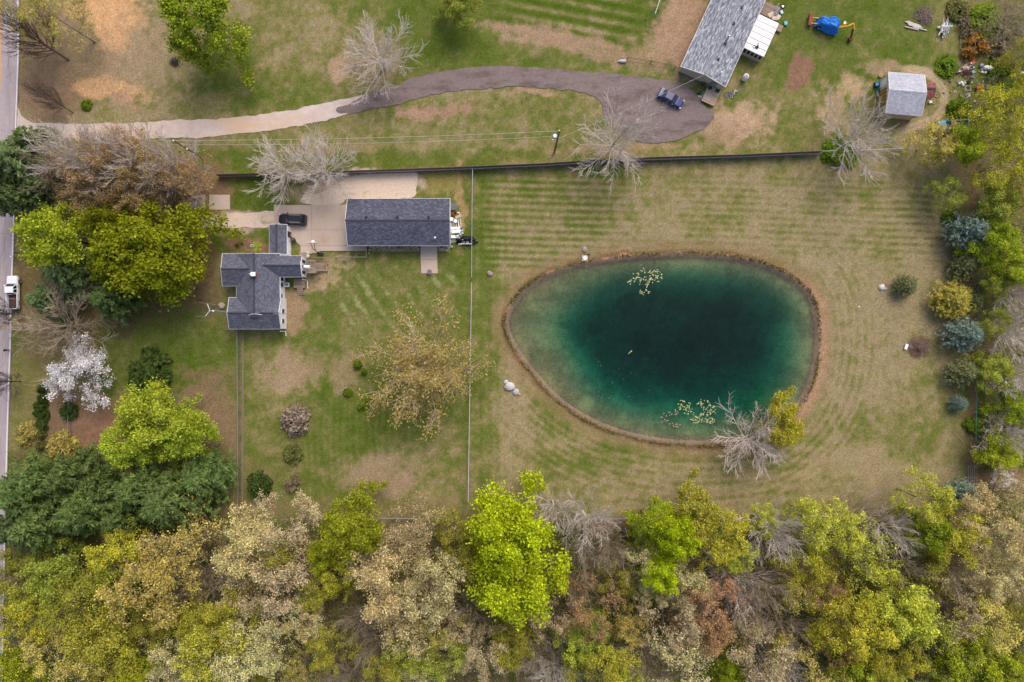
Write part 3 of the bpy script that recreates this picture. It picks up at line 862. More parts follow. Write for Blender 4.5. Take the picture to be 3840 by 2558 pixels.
for k in range(2):
    s, cm = pine(520 + k, 6.0, 2.6, .34, 9, 8, 2.7, 13)
    reg_proto('spruce%d' % k, 2.6, 6, 2.2, tubes_mesh('trunk', s, MW), cm)
# bushes
def bush(seed, R, H, n, size, hollow=.72, lumps=26):
    rs = np.random.RandomState(seed)
    lu = rs.normal(size=(lumps, 3)); lu[:, 2] = np.abs(lu[:, 2]); lu /= np.linalg.norm(lu, axis=1, keepdims=True)
    li = rs.randint(0, lumps, n); dv = rs.normal(size=(n, 3)); dv /= np.linalg.norm(dv, axis=1, keepdims=True)
    c = lu[li] * hollow + dv * rs.uniform(.12, .32, size=(n, 1))
    c[:, 2] = np.clip(c[:, 2], .03, 2)
    c = c * np.array([R, R, H]); cl = rs.uniform(.85, 1.18, lumps)[li][:, None]
    V, Fq, T = leaf_quads(c, size, rs, .3, 1.4, tints=cl, tintv=.3)
    st = [((0, 0, -.1), tuple(l * np.array([R, R, H]) * .8), .04, .02) for l in lu]
    return tubes_mesh('stems', st, MW), np_mesh('foliage', V, Fq, ML, T)
for k in range(3):
    a, b = bush(600 + k, 1.0, 1.15, 2200, .13, lumps=22 + k * 6)
    reg_proto('bush%d' % k, 1.0, 1.3, .6, a, b)
a, b = bush(640, 1.0, 1.0, 420, .16, hollow=.8, lumps=14); reg_proto('thin0', 1.0, 1.2, .5, a, b)
a, b = bush(641, 1.0, 1.1, 700, .14, hollow=.7, lumps=18); reg_proto('thin1', 1.0, 1.2, .5, a, b)

# kinds: leaf colour, wood colour, prototypes, words
KIND = {
 'lime':   ((182, 198, 30), (110, 100, 84), ['dense0', 'dense1'], 'bright lime green leafy tree', 'tree'),
 'spring': ((166, 180, 56), (122, 112, 98), ['dense1', 'dense2', 'dense0'], 'soft yellow green leafy tree', 'tree'),
 'softlime': ((188, 194, 74), (122, 112, 98), ['open1', 'dense1', 'open3', 'bud0'], 'soft lime budding tree', 'tree'),
 'amber': ((178, 158, 92), (190, 172, 156), ['bud0', 'bud1'], 'wide amber budding tree', 'tree'),
 'green':  ((158, 170, 44), (96, 88, 74), ['dense1', 'dense2', 'dense0'], 'fresh green leafy tree', 'tree'),
 'dark':   ((132, 136, 18), (90, 80, 64), ['dense0', 'dense2'], 'deep olive green dense leafy tree', 'tree'),
 'yellow': ((188, 184, 60), (122, 112, 96), ['open0', 'open1', 'open2', 'open3'], 'yellow green budding tree', 'tree'),
 'gold':   ((200, 186, 98), (150, 136, 122), ['bud0', 'open1', 'sparse2', 'open3'], 'golden budding tree', 'tree'),
 'tan':    ((206, 190, 134), (150, 134, 122), ['open0', 'bud1', 'open2', 'bud0'], 'tan flowering tree with grey limbs', 'tree'),
 'cream':  ((208, 200, 142), (142, 128, 112), ['open3', 'open1', 'sparse0'], 'cream flowering tree', 'tree'),
 'pink':   ((196, 178, 138), (144, 124, 116), ['sparse2', 'sparse0', 'open2'], 'pinkish tan budding tree', 'tree'),
 'orange': ((180, 144, 102), (156, 132, 118), ['sparse1', 'sparse3', 'open0'], 'rusty orange budding tree', 'tree'),
 'olive':  ((162, 158, 62), (120, 112, 94), ['open2', 'open0', 'dense2'], 'olive green tree', 'tree'),
 'willow': ((176, 176, 66), (120, 112, 92), ['open1', 'dense1'], 'drooping olive yellow tree', 'tree'),
 'pale':   ((160, 168, 70), (112, 106, 90), ['dense1', 'open3'], 'pale green leafy tree', 'tree'),
 'bare':   (None, (206, 194, 184), ['bare0', 'bare1', 'bare2', 'bare3'], 'bare pale grey tree', 'tree'),
 'brown':  (None, (164, 150, 126), ['bare0', 'bare2', 'bare1'], 'bare brown tree', 'tree'),
 'darkbare': (None, (92, 80, 72), ['bare3', 'bare1'], 'bare dark trunked tree', 'tree'),
 'pine':   ((100, 120, 64), (84, 72, 60), ['pine0', 'pine1', 'pine2'], 'dark green pine tree', 'pine tree'),
 'bluepine': ((112, 130, 82), (84, 76, 68), ['pine1', 'pine2'], 'blue green pine tree', 'pine tree'),
 'larch':  ((176, 148, 98), (172, 156, 146), ['bud0', 'open2', 'bud1'], 'ochre brown larch tree', 'tree'),
 'spruce': ((128, 146, 132), (84, 72, 60), ['spruce0', 'spruce1'], 'small blue spruce', 'spruce'),
 'gspruce': ((124, 128, 84), (84, 72, 60), ['spruce1', 'spruce0'], 'small olive green spruce', 'spruce'),
 'goldspruce': ((178, 164, 76), (160, 120, 60), ['spruce0'], 'small golden yellow conifer', 'conifer'),
 'blossom': ((240, 236, 236), (118, 104, 94), ['open2', 'open0'], 'white blossoming tree', 'tree'),
 'shrub':  ((108, 130, 30), (88, 78, 60), ['bush0', 'bush1', 'bush2'], 'green shrub', 'shrub'),
 'dshrub': ((78, 98, 44), (70, 62, 50), ['bush0', 'bush2'], 'dark green bush', 'bush'),
 'goldshrub': ((172, 156, 84), (130, 112, 70), ['thin1', 'bush1'], 'golden shrub', 'shrub'),
 'oshrub': ((150, 108, 46), (110, 88, 66), ['thin1', 'bush1'], 'rust orange shrub', 'shrub'),
 'greyshrub': ((136, 122, 98), (126, 112, 98), ['thin1', 'thin0'], 'greyish brown shrub', 'shrub'),
 'purplebush': ((142, 128, 112), (96, 76, 66), ['bush1'], 'purple green bush', 'bush'),
 'oliveb': ((120, 122, 66), (92, 82, 60), ['bush2', 'bush0'], 'olive bush', 'bush'),
}
KM = {}
for k, v in KIND.items():
    wood = mat('bark_' + k, v[1], .95, noise=.15, nscale=3, objvar=.5)
    lf = mat('leaves_' + k, v[0], .75, tint=True, objvar=1.0, trans=.22, spec=.15) if v[0] else None
    KM[k] = (wood, lf)
USED = {}
G = 'trees of the southern wood'
def plant(u, v, r, kind, where, h=None, name=None, group=None, ry=None, rot=None, pro=None, label=None, cat=None, base=None, zs=1.0):
    kd = KIND[kind]; key = pro or kd[2][USED.get(kind, 0) % len(kd[2])]; USED[kind] = USED.get(kind, 0) + 1
    P = PROTO[key]
    rw = r * KD * 1.0
    small = P['H'] < 3
    s = rw / P['R']
    H = (h or (P['H'] * s))
    sz = H / P['H']
    zc = P['zc'] * sz
    if base is None:
        if not small: rw *= (HCAM - zc) / HCAM * (1.42 if key.startswith('bare') else 1.2 if key.startswith('bud') else (1.08 if group == G else 1.0) if not key.startswith('p') else .95)
        s = rw / P['R']; loc = D(u, v, zc)
    else: loc = D(*base)
    nm = name or ('shrub' if kd[4] in ('shrub', 'bush') else ('spruce' if 'spruce' in kd[4] else ('pine_tree' if kind in ('pine', 'bluepine') else 'tree')))
    t = thing(nm, label or (kd[3] + ' ' + where), cat or kd[4], (*loc, -.05), rnd.uniform(0, 6.28) if rot is None else rot, group)
    t.scale = (s, s * (ry / r if ry else 1), sz)
    if base is not None:
        # leaning tree: shear by tilting the root towards its seen crown
        c = D(u, v, zc); dx, dy = c[0] - loc[0], c[1] - loc[1]
        an = math.atan2(dy, dx); til = math.atan2(math.hypot(dx, dy), zc)
        q = Matrix.Rotation(an, 4, 'Z') @ Matrix.Rotation(til, 4, 'Y') @ Matrix.Rotation(rnd.uniform(0, 6.28), 4, 'Z')
        t.rotation_euler = q.to_euler()
    for nmc, me, mm in (('trunk' if not small else 'stems', P['wood'], KM[kind][0]), ({'b': 'branches'}.get(key[0] if key.startswith('bare') else '', 'crown' if not small else 'foliage'), P['leaf'], KM[kind][1] or KM[kind][0])):
        o = link(nmc, me, t)
        o.material_slots[0].link = 'OBJECT'; o.material_slots[0].material = mm
    return t
GE = 'trees and shrubs beyond the east fence'; GN = 'young spruces along the east fence'
for a in [
 # south-west pines
 (75,1125,88,'pine','leftmost of the pines beside the road',15), (175,1092,72,'pine','behind the golden shrub in the pine clump',14), (215,1165,84,'pine','in the middle of the pine clump',16),
 (110,1200,82,'pine','at the lower left of the pine clump',16), (330,1120,66,'pine','touching the lime tree in the pine clump',14), (400,1150,88,'pine','standing right in the pine clump',15), (475,1100,66,'pine','nearest the wire fence in the pine clump',12),
 (20,1215,60,'bluepine','leaning over the road below the pines',15), (290,1185,55,'pine','over the dark gap in the pine clump',13),
 # wood, west
 (430,1250,86,'gold','with bare grey twigs below the big pines',15), (345,1340,84,'gold','with dense ochre tufts in the west wood',16), (280,1265,62,'yellow','just below the pines in the west wood',13),
 (140,1310,58,'pale','below the pines near the road',13), (45,1325,60,'olive','overhanging the road, upper one',13), (60,1415,62,'yellow','overhanging the road below the olive tree',14), (200,1375,74,'olive','left of the golden trees',15), (240,1460,70,'olive','deep in the west wood',14),
 (135,1500,62,'gold','near the bottom left corner',14), (50,1540,52,'green','in the bottom left corner',13), (220,1545,66,'gold','on the bottom edge, west',14), (395,1400,48,'olive','small one under the golden tree',9), (300,1500,60,'yellow','in a gap near the bottom west edge',12),
 (395,1525,62,'cream','on the bottom edge left of the green sapling',13), (490,1500,80,'willow','hanging over the bottom edge',15), (520,1420,58,'willow','above the drooping one',13), (330,1545,40,'green','slim one between cream and golden crowns',11),
 (480,1330,50,'brown','in the brown thicket of the west wood',8), (470,1225,44,'brown','beside the gap by the fence corner',8),
 # wood, middle
 (585,1255,80,'tan','first from the fence corner',15), (660,1215,66,'pink','with a forked grey trunk by the lawn',14), (640,1350,74,'pink','below the forked pink one',15), (570,1350,56,'tan','low in the tan group',12), (575,1500,72,'cream','on the bottom edge, widest of the cream ones',15), (650,1450,64,'cream','right of the widest cream one',14),
 (805,1215,68,'green','brightest beside the lawn edge',13), (785,1320,44,'yellow','narrow one under the bright green tree',10), (745,1270,38,'green','half hidden behind the bright green tree',10), (700,1420,46,'tan','small one in the middle of the wood',11), (755,1480,50,'olive','rounded yellowish one in the middle wood',11), (690,1540,46,'gold','on the bottom edge in the middle',10),
 (960,1215,66,'tan','with bare twigs reaching over the lawn',16), (900,1330,84,'tan','left half of the great tan crown',18), (990,1340,80,'cream','right half of the great tan crown',18), (940,1430,70,'tan','lowest of the great tan crowns',16), (1060,1290,50,'olive','in the shade left of the lime tree',12), (1040,1210,40,'olive','slender one left of the lime tree',10),
 (830,1430,44,'brown','twiggy one beneath the great tan crown',10), (960,1545,34,'cream','small one on the bottom edge',9), (1020,1500,58,'pale','misty one near the bottom edge',11), (1110,1500,56,'pink','standing alone below the lime tree',12), (880,1530,56,'greyshrub' if False else 'olive','low one on the bottom edge',9), (790,1560,40,'brown','on the bottom edge, dark',8),
 # the great lime tree
 (1275,1170,44,'bare','small one against the lawn right of the lime tree',11), (1350,1200,58,'bare','broad one over the back fence',13), (1345,1285,52,'brown','below the broad grey one',12), (1325,1350,36,'brown','thin one in the clearing',10),
 (1275,1420,44,'pink','sparse one right below the lime tree',11), (1360,1395,62,'orange','soft ochre one right of the clearing',13), (1350,1450,46,'pale','below the soft ochre one',11),
 (1275,1545,50,'bare','dead snag with crooked white limbs',10), (1385,1520,72,'yellow','mustard one on the bottom edge',13), (1445,1440,38,'gold','small deep gold one',10),
 (1470,1290,46,'cream','left of the long lime crown',12), (1500,1350,40,'cream','under the long lime crown',11), (1495,1200,48,'green','darker one at the lawn edge',12), (1550,1230,56,'lime','upper half of the long lime crown',15), (1510,1310,42,'lime','lower tip of the long lime crown',14),
 (1575,1330,52,'cream','right of the long lime crown',13), (1545,1430,60,'pink','sparse one above the bottom cream one',14), (1560,1530,76,'cream','on the bottom edge beside the rusty trees',14),
 (1600,1170,52,'olive','thin topped one reaching over the fence',12), (1655,1220,66,'yellow','broad one by the lawn',15), (1690,1270,42,'softlime','right shoulder of the broad yellow one',12),
 (1640,1370,66,'orange','upper of the rusty pair',14), (1620,1440,62,'orange','lower of the rusty pair',14), (1755,1200,34,'softlime','small round one at the lawn edge',8), (1700,1130,1,'pale','x',1),
 (1780,1220,62,'bare','white twigged one in front of the lime row',14), (1745,1345,56,'brown','with long leaning trunk',15), (1750,1500,72,'pink','sparse one with a thick trunk',15), (1680,1540,40,'green','low one under the sparse pink one',9),
 (1850,1300,54,'yellow','below the white twigged one',13), (1905,1215,66,'softlime','first of the lime row beside the lawn',15), (1965,1260,62,'softlime','second of the lime row beside the lawn',15), (1850,1180,36,'softlime','little one poking over the back fence',9),
 (2040,1215,56,'bare','long limbed one right of the lime row',13), (1970,1180,40,'brown','low one along the back fence',8), (1890,1360,46,'orange','brownish one under the yellow crowns',12), (1910,1420,66,'yellow','left of the largest yellow crowns',15), (1980,1450,76,'yellow','largest in the south east wood',16), (2060,1390,66,'softlime','pale crown in the south east wood',15), (2040,1500,62,'yellow','under the largest yellow crown',13),
 (1850,1530,70,'gold','with twiggy tips on the bottom edge',14), (1940,1545,58,'green','on the bottom edge, south east',11), (1930,1490,40,'orange','small one among the yellow crowns',11),
 (2130,1150,54,'softlime','at the lawn corner',13), (2120,1220,50,'green','behind the lawn corner one',12), (2190,1230,60,'yellow','right of the lawn corner',13), (2250,1190,60,'tan','yellowish one near the east edge',13), (2320,1150,58,'tan','on the east edge above the wood',12), (2325,1250,60,'tan','on the east edge, second down',13), (2290,1330,54,'cream','whitish one by the east edge',13),
 (2190,1400,58,'pink','sparse reddish one in the east wood',14), (2110,1430,62,'softlime','feathery one in the east wood',14), (2260,1420,66,'gold','misty one in the east wood',14), (2335,1430,56,'olive','on the east edge, third down',12), (2180,1500,66,'green','darker green one near the bottom right',12), (2270,1530,62,'green','in the bottom right corner',12), (2340,1530,50,'olive','last one at the bottom right',11), (2100,1545,54,'pale','on the bottom edge, east of the yellow ones',11),
 (2130,1320,44,'olive','low one in the dark clearing',9), (1700,1440,40,'olive','low one between rusty and pink crowns',9),

 (545,1300,44,'brown','thin twigged one left of the tan group',11), (615,1540,40,'olive','small one under the widest cream crown',9), (700,1320,46,'brown','twiggy one between pink and green crowns',11), (850,1290,48,'brown','twiggy one left in the great tan crown',12), (870,1470,52,'brown','spreading twiggy one below the tan crowns',11), (930,1500,48,'softlime','hazy one below the tan crowns',10),
 (1080,1400,50,'brown','twiggy one left below the lime giant',11), (1060,1450,46,'pink','thin hazy one left below the lime giant',11), (1180,1480,54,'olive','hazy one straight below the lime giant',10), (1230,1500,50,'brown','twiggy one near the dead snag',10), (1400,1260,48,'brown','twiggy one at the head of the brown clearing',11), (1420,1330,44,'olive','low one in the brown clearing',9), (1330,1470,44,'softlime','hazy one above the mustard crown',10),
 (1470,1500,50,'brown','twiggy one beside the mustard crown',11), (1445,1560,36,'softlime','on the bottom edge right of the mustard crown',9), (1580,1400,46,'brown','twiggy one left of the rusty pair',12), (1690,1340,60,'bare','wide grey one above the rusty pair',13), (1700,1400,60,'brown','wide twiggy one right of the rusty pair',13), (1800,1440,56,'brown','wide twiggy one left of the yellow crowns',13), (1810,1350,44,'gold','dull one between bare and yellow crowns',12), (1780,1540,50,'bare','grey one on the bottom edge under the pink crown',12),
 (2060,1300,56,'brown','wide twiggy one below the long limbed tree',11), (2020,1330,46,'softlime','hazy one at the dark clearing',11), (2180,1320,50,'brown','twiggy one over the dark clearing',12), (2240,1340,50,'tan','thin one left of the whitish crown',13), (2160,1450,56,'brown','twiggy one in the east wood',13), (2230,1480,50,'softlime','soft one in the east wood',12), (2330,1480,50,'brown','twiggy one on the east edge',11), (2320,1340,52,'brown','grey twigged one on the east edge',12), (2010,1560,50,'softlime','on the bottom edge below the largest yellow crown',12), (2165,1560,46,'softlime','on the bottom edge in the south east',11),
 (260,1330,52,'softlime','bright haze left of the golden pair',13), (110,1380,50,'softlime','bright haze near the road in the wood',13), (190,1440,50,'gold','dull one deep in the west wood',13), (95,1465,44,'brown','twiggy one near the road in the wood',11), (330,1440,52,'olive','low one below the golden pair',11), (440,1340,44,'brown','twiggy one right of the golden pair',11), (450,1420,44,'olive','low one left of the willows',11), (250,1540,48,'olive','on the bottom edge between orange and cream',11), (545,1440,48,'brown','twiggy one right of the willows',12), (630,1290,50,'olive','green haze behind the tan group',11), (730,1350,44,'olive','green haze right of the pink crowns',10), (1000,1440,50,'gold','dull one under the cream half crown',13),
]:
    if a[2] <= 1: continue
    plant(a[0], a[1], a[2], a[3], a[4], a[5], group=G)
plant(1175, 1215, 88, 'lime', 'giant one over the fence, upper half', 19, group=G)
plant(1190, 1325, 96, 'lime', 'giant one over the fence, lower half', 17, group=G)
for a in [
 (2300,265,72,'yellow','great yellowish one at the right edge',13), (2335,220,52,'yellow','behind the great yellowish one',12), (2150,325,52,'gold','overhanging the rusted blue pickup',8), (2215,335,48,'green','right of the rusted blue pickup',9), (2310,375,62,'yellow','golden one by the right edge',11), (2335,440,46,'gold','against the right edge',10),
 (2290,470,50,'pale','behind the first blue spruce',8), (2290,560,52,'green','right of the wire fence, upper',8), (2330,620,50,'green','against the right edge by the grey limbs',8), (2290,650,38,'pale','narrow one beside the fence',7),
 (2335,680,42,'bare','with white limbs at the right edge, upper',9), (2330,770,46,'bare','with white limbs at the right edge, middle',9), (2330,870,42,'bare','with white limbs at the right edge, lower',9), (2320,1000,46,'bare','with a long white trunk at the right edge',10),
 (2285,855,42,'pale','touching the olive spruce over the fence',6), (2300,1035,52,'green','low bright one before the path',6), (2340,950,44,'green','above the long white trunk',7), (2280,740,38,'pale','opposite the second blue spruce',6), (2310,1180,36,'green','next to the white blossoms',6),
 (2318,60,44,'brown','misty one in the top right corner',4), (2345,130,44,'olive','below the top right corner',5),
]:
    plant(a[0], a[1], a[2], a[3], a[4], a[5], group=GE)
plant(2308,1102,24,'blossom','in the clearing beyond the east gate',4,group=GE)
for a in [(2222,534,50,'spruce','largest, highest on the east fence',7,36),(2215,607,36,'gspruce','second down the east fence',4,None),(2186,690,46,'goldspruce','with drooping twigs by the east fence',5,None),(2232,692,26,'gspruce','touching the golden conifer',4,None),(2213,768,45,'spruce','between golden conifer and olive spruce',6,30),(2212,856,38,'gspruce','leaning on the east fence below the blue one',4.5,26),(2202,928,20,'spruce','tiny one alone near the east fence',3,None),(2208,1132,42,'spruce','beside the gate at the lawn corner',6,24),(2080,656,27,'gspruce','thin one standing out on the lawn',3.5,None)]:
    t = plant(a[0],a[1],a[2],a[3],a[4],a[5],group=GN, rot=0 if a[6] else None)
    if a[6]: t.scale.y = t.scale.x * a[6] / a[2] * 1.25
# west and north
for a in [
 (470,55,94,'green','standing on the top edge of the field',14), (1052,12,44,'pale','cut by the top edge in the field',7), (2180,445,42,'pale','rounded one at the field corner by the spruces',6),
 (130,545,82,'green','leaning over the road beside the great olive tree',14), (255,515,50,'dark','at the top of the great olive tree',13),
 (160,620,66,'bluepine','under the leafy giants by the mailboxes',12), (110,690,48,'bluepine','overhanging the white pickup',9), (260,690,56,'pine','shaded one south of the olive giant',11),
 (50,380,84,'bluepine','in the corner between driveway and road',15), (15,440,66,'pine','covering the road above the mailboxes',16), (95,335,56,'pine','at the mouth of the driveway',13), (60,460,50,'bluepine','below the driveway corner pines',12),
 (125,385,60,'brown','among the roadside pines',12), (215,390,74,'larch','first from the pines along the driveway',13), (290,370,66,'larch','second along the driveway',13), (360,385,66,'larch','third along the driveway',13), (430,410,54,'larch','last, shading the small pads',12), (300,440,62,'larch','low one behind the olive giant',12), (200,460,52,'larch','shaded one behind the olive giant',11),
 (150,365,66,'bare','grey armed among the roadside pines',15), (225,375,62,'bare','grey armed between pines and driveway verge',16), (310,370,66,'bare','grey armed along the driveway verge',16), (400,380,56,'bare','grey armed near the long fence end',14), (250,360,60,'brown','with grey tips among the larches',12), (380,430,54,'brown','with grey tips near the small pads',12),
 (145,750,92,'brown','broad one between pickup and white blossoms',10), (70,1090,30,'olive','small one at the road edge',5),
]:
    plant(a[0], a[1], a[2], a[3], a[4], a[5], group='trees around the house')
plant(340, 575, 128, 'dark', 'giant one filling the yard west of the house', 15, pro='dense0', ry=112)
plant(290, 600, 78, 'dark', 'lower lobe of the giant west of the house', 13)
plant(392, 612, 60, 'dark', 'side lobe of the giant nearest the house', 12)
plant(365, 965, 92, 'spring', 'yellow green one rising behind the pines', 13, ry=82, label='soft yellow green leafy tree rising behind the pine clump')
plant(310, 1020, 66, 'spring', '', 11, label='lower left companion of the soft yellow green tree')
plant(430, 1000, 58, 'spring', '', 11, label='lower right companion of the soft yellow green tree')
plant(190, 855, 76, 'blossom', 'with wide crown beside the dark bush in the front yard', 7)
plant(872, 128, 74, 'bare', 'open crown beside the gravel driveway', 9, pro='bare0')
plant(1415, 322, 72, 'bare', 'spreading over the long fence near the gravel turnaround', 12, pro='bare2', ry=84)
plant(1972, 315, 78, 'bare', 'with raked limbs by the grey shed', 11, pro='bare0', ry=66)
plant(650, 385, 66, 'bare', 'first of two by the driveway bench', 9, pro='bare1')
plant(738, 388, 66, 'bare', 'second of two, over the white bench', 9, pro='bare3')
plant(1728, 1012, 66, 'bare', 'leaning over the pond lily pads', 9, pro='bare2')
plant(1800, 972, 50, 'yellow', '', 8, pro='dense2', ry=64, rot=0, label='round yellow green willow on the pond bank')
plant(962, 850, 128, 'amber', '', 10, pro='bud0', ry=108, label='wide amber budding tree with pale limbs in the fenced yard')
plant(1000, 855, 80, 'amber', '', 11, pro='bud1', label='reddish twigged heart of the wide amber tree by the fence')
# roadside trees leaning to the road, upper left
plant(40, 62, 62, 'darkbare', 'leaning over the road, longest trunk', 13, base=(158, 138))
plant(122, 38, 60, 'gold', 'with several dark stems in the top left corner', 12, base=(219, 96), pro='sparse1')
plant(52, 20, 44, 'gold', 'thin one over the road at the top edge', 12, pro='sparse2')
plant(95, 212, 34, 'darkbare', 'thin young one near the driveway mouth', 8, base=(168, 259))
plant(8, 720, 30, 'darkbare', 'across the road opposite the mailboxes', 9)
plant(5, 880, 26, 'darkbare', 'across the road opposite the white blossoms', 8)
plant(2, 1420, 26, 'darkbare', 'across the road beside the wood', 9)
# shrubs and bushes
for a in [
 (335,857,58,'dshrub','large rounded one in the front yard',3.6), (154,947,22,'dshrub','small round one on the green wire',2.2), (820,838,13,'shrub','clipped round one under the amber tree',1.6), (798,903,12,'shrub','leaning one with a white stake',1.1),
 (838,930,22,'shrub','clipped oval one on the back lawn',1.3), (836,855,9,'shrub','tiny one beside the clipped round one',1.0), (675,968,38,'purplebush','dense one on the back lawn',3.2), (671,1047,25,'oliveb','upper thin one in the row on the back lawn',1.8), (670,1113,23,'greyshrub','rounded one in the row on the back lawn',1.6), (592,1118,33,'dshrub','beside the wire fence on the back lawn',3.0),
 (60,1000,34,'goldshrub','nearest the road',2.0), (140,1030,40,'goldshrub','above the pines',2.6), (196,240,14,'shrub','small one in the bare corner field',1.2), (2245,108,38,'oshrub','beside the scrap heap',2.4), (2180,150,30,'shrub','low one above the canoe',1.2),
 (1935,350,44,'shrub','round the foot of the tree at the shed',2.0), (2310,160,40,'shrub','left of the pallets',1.3), (2270,40,40,'shrub','low one near the top right corner',1.3),
 (70,1075,22,'oshrub','at the road edge above the pines',1.8), (2240,980,24,'shrub','by the fence under the fallen limb',1.4), (2330,905,26,'shrub','beyond the fence, rounded',1.5), (2250,560,22,'shrub','squeezed between fence and spruce',1.5), (2220,60,26,'greyshrub','misty one near the top edge at the right',1.6), (2260,75,30,'oliveb','mossy one between the scrap heaps and corner',1.6), (2300,110,30,'greyshrub','misty one above the pallets',1.6), (2205,20,30,'oliveb','mossy one on the top edge at the right',1.4), (2330,60,34,'oliveb','mossy one in the top right corner',1.6), (2320,200,30,'shrub','low one under the pallets',1.2), (2190,500,24,'shrub','below the field corner tree',1.6), (2210,250,30,'shrub','at the foot of the great yellowish tree',2.0),
]:
    t = plant(a[0], a[1], a[2], a[3], a[4], a[5], group='shrubs and bushes')
    if a[:2] == (838, 930): t.rotation_euler.z = math.radians(40); t.scale.y *= .5; t.scale.x *= 1.1
hb = [(92, 895), (96, 915), (90, 935), (84, 950), (97, 955), (95, 975), (92, 1000), (90, 1025)]
for i, (u, v) in enumerate(hb):
    plant(u, v, 11 + (i % 3) * 3, 'dshrub' if i < 6 else 'oliveb', '', 1.8, label=['topmost', 'second', 'third', 'fourth leftmost', 'fifth', 'sixth', 'seventh', 'lowest'][i] + ' green bush of the ragged hedge parallel to the road', group='hedge along the road')

# undergrowth: uncountable brush, saplings and twigs over the wood floor
def undergrowth():
    rs = np.random.RandomState(5)
    n = 90000
    U = rs.uniform(-60, 2420, n); V = rs.uniform(0, 1640, n)
    keep = (V > 1192 + 8 * np.sin(U / 70)) | ((U > 2250) & (V > 380)) | ((U > 2235 + 30 * np.sin(V / 20)) & (V < 380)) | ((U < 520) & (V > 1060) & (U > 30)) | ((U > 150) & (U < 440) & (V > 340) & (V < 470))
    keep &= ~((V > 1085) & (V < 1120) & (U > 2240))
    keep &= (U > 22 + 0 * U)
    U = U[keep]; V = V[keep]
    X = (U - 1177) * KD; Y = (784 - V) * KD
    c = fbm(X, Y, 5, 401); c2 = fbm(X, Y, 9, 402)
    k2 = (c > .40); U, V, X, Y, c, c2 = [a[k2] for a in (U, V, X, Y, c, c2)]
    Z = np.clip((c - .4) * 9, 0.1, 2.4) * rs.uniform(.2, 1, len(X))
    q = (c2 + rs.uniform(-.12, .12, len(X)))
    pal = np.array([lin((134, 120, 84)), lin((124, 126, 64)), lin((126, 142, 54)), lin((110, 124, 46)), lin((150, 140, 92))])
    T = pal[np.clip(((q - .3) * 11).astype(int), 0, 4)]
    Vv, Fq, Tv = leaf_quads(np.stack([X, Y, Z], 1), .30, rs, .5, 1.3, tintv=.3)
    Tv = Tv * T
    m = mat('undergrowth_leaves', (255, 255, 255), .85, tint=True, trans=.2)
    o = link('undergrowth', np_mesh('undergrowth', Vv, Fq, m, Tv)); tag(o, 'mottled brush and saplings covering the floor of the woods', 'undergrowth', kind='stuff')
    segs = []
    for i in range(9000):
        k = rs.randint(len(X)); a = rs.uniform(0, 6.28); L = rs.uniform(.6, 2.6); z = rs.uniform(.05, 1.6)
        segs.append(((X[k], Y[k], z), (X[k] + math.cos(a) * L, Y[k] + math.sin(a) * L, z + rs.uniform(-.4, 1.2)), .028, .02))
    m2 = mat('dead_twigs', (168, 150, 136), .95, noise=.25, nscale=.5)
    o = link('fallen_twigs', tubes_mesh('fallen_twigs', segs, m2)); tag(o, 'grey brown twigs and brambles strewn over the woods floor', 'twigs', kind='stuff')
undergrowth()
# ================================================================== BUILDINGS
def V3(p): return Vector(p)
def shingles(name, A, B, C_, D_, parent, palette, tabw=.34, exp_=.17, seed=1, world=True, thick=.018):
    """courses of shingle tabs on the slope eave A-B, ridge D_-C_"""
    A, B, C_, D_ = map(Vector, (A, B, C_, D_)); r = random.Random(seed)
    nrm = (B - A).cross(D_ - A).normalized()
    if nrm.z < 0: nrm = -nrm
    n = max(2, int((D_ - A).length / exp_)); mb = MB()
    for i in range(n):
        t0 = i / n; t1 = (i + 1) / n
        a0 = A.lerp(D_, t0); b0 = B.lerp(C_, t0); a1 = A.lerp(D_, t1); b1 = B.lerp(C_, t1)
        L = (b0 - a0).length; off = (i % 2) * tabw * .5 + r.uniform(-.06, .06); x = -off
        while x < L:
            w = tabw * r.uniform(.75, 1.3); s0 = max(0, x) / L; s1 = min(L, x + w * .97) / L; x += w
            if s1 <= s0: continue
            p = [a0.lerp(b0, s0) + nrm * (thick + .012), a0.lerp(b0, s1) + nrm * (thick + .012), a1.lerp(b1, s1) + nrm * .012, a1.lerp(b1, s0) + nrm * .012]
            t = r.choice(palette); k = r.uniform(.9, 1.1); t = (t[0] * k, t[1] * k, t[2] * k)
            mb.quad(p, t)
            mb.quad([p[0] - nrm * thick, p[1] - nrm * thick, p[1], p[0]], t)
    o = build(name, mb, M_SH, parent, world=world); o['kind'] = 'stuff'
    return o
M_SH = mat('shingle', (255, 255, 255), .9, tint=True, noise=.10, nscale=9)
M_WHITE = mat('white_siding', (236, 236, 240), .6, noise=.03, nscale=1)
M_TRIM = mat('white_trim', (240, 240, 242), .5)
M_GLASS = mat('window_glass', (44, 50, 56), .08, spec=.8)
M_TAN = mat('tan_siding', (186, 172, 154), .7, noise=.05, nscale=2)
M_FELT = mat('roof_deck', (70, 72, 86), .9, noise=.1, nscale=3)
M_WOOD = mat('weathered_wood', (150, 132, 118), .9, noise=.22, nscale=5, tint=True)
M_METAL = mat('galvanised_metal', (176, 178, 186), .4, metal=.6)
M_DARK = mat('black_metal', (40, 40, 44), .5)
M_BRICK = mat('brick', (160, 96, 76), .9, noise=.2, nscale=8)
pal_house = [lin(c) for c in ((98, 100, 114), (88, 90, 103), (106, 108, 121), (92, 94, 108), (82, 84, 96))]
pal_garage = [lin(c) for c in ((88, 90, 106), (76, 78, 93), (98, 101, 118), (70, 72, 86), (84, 86, 101))]
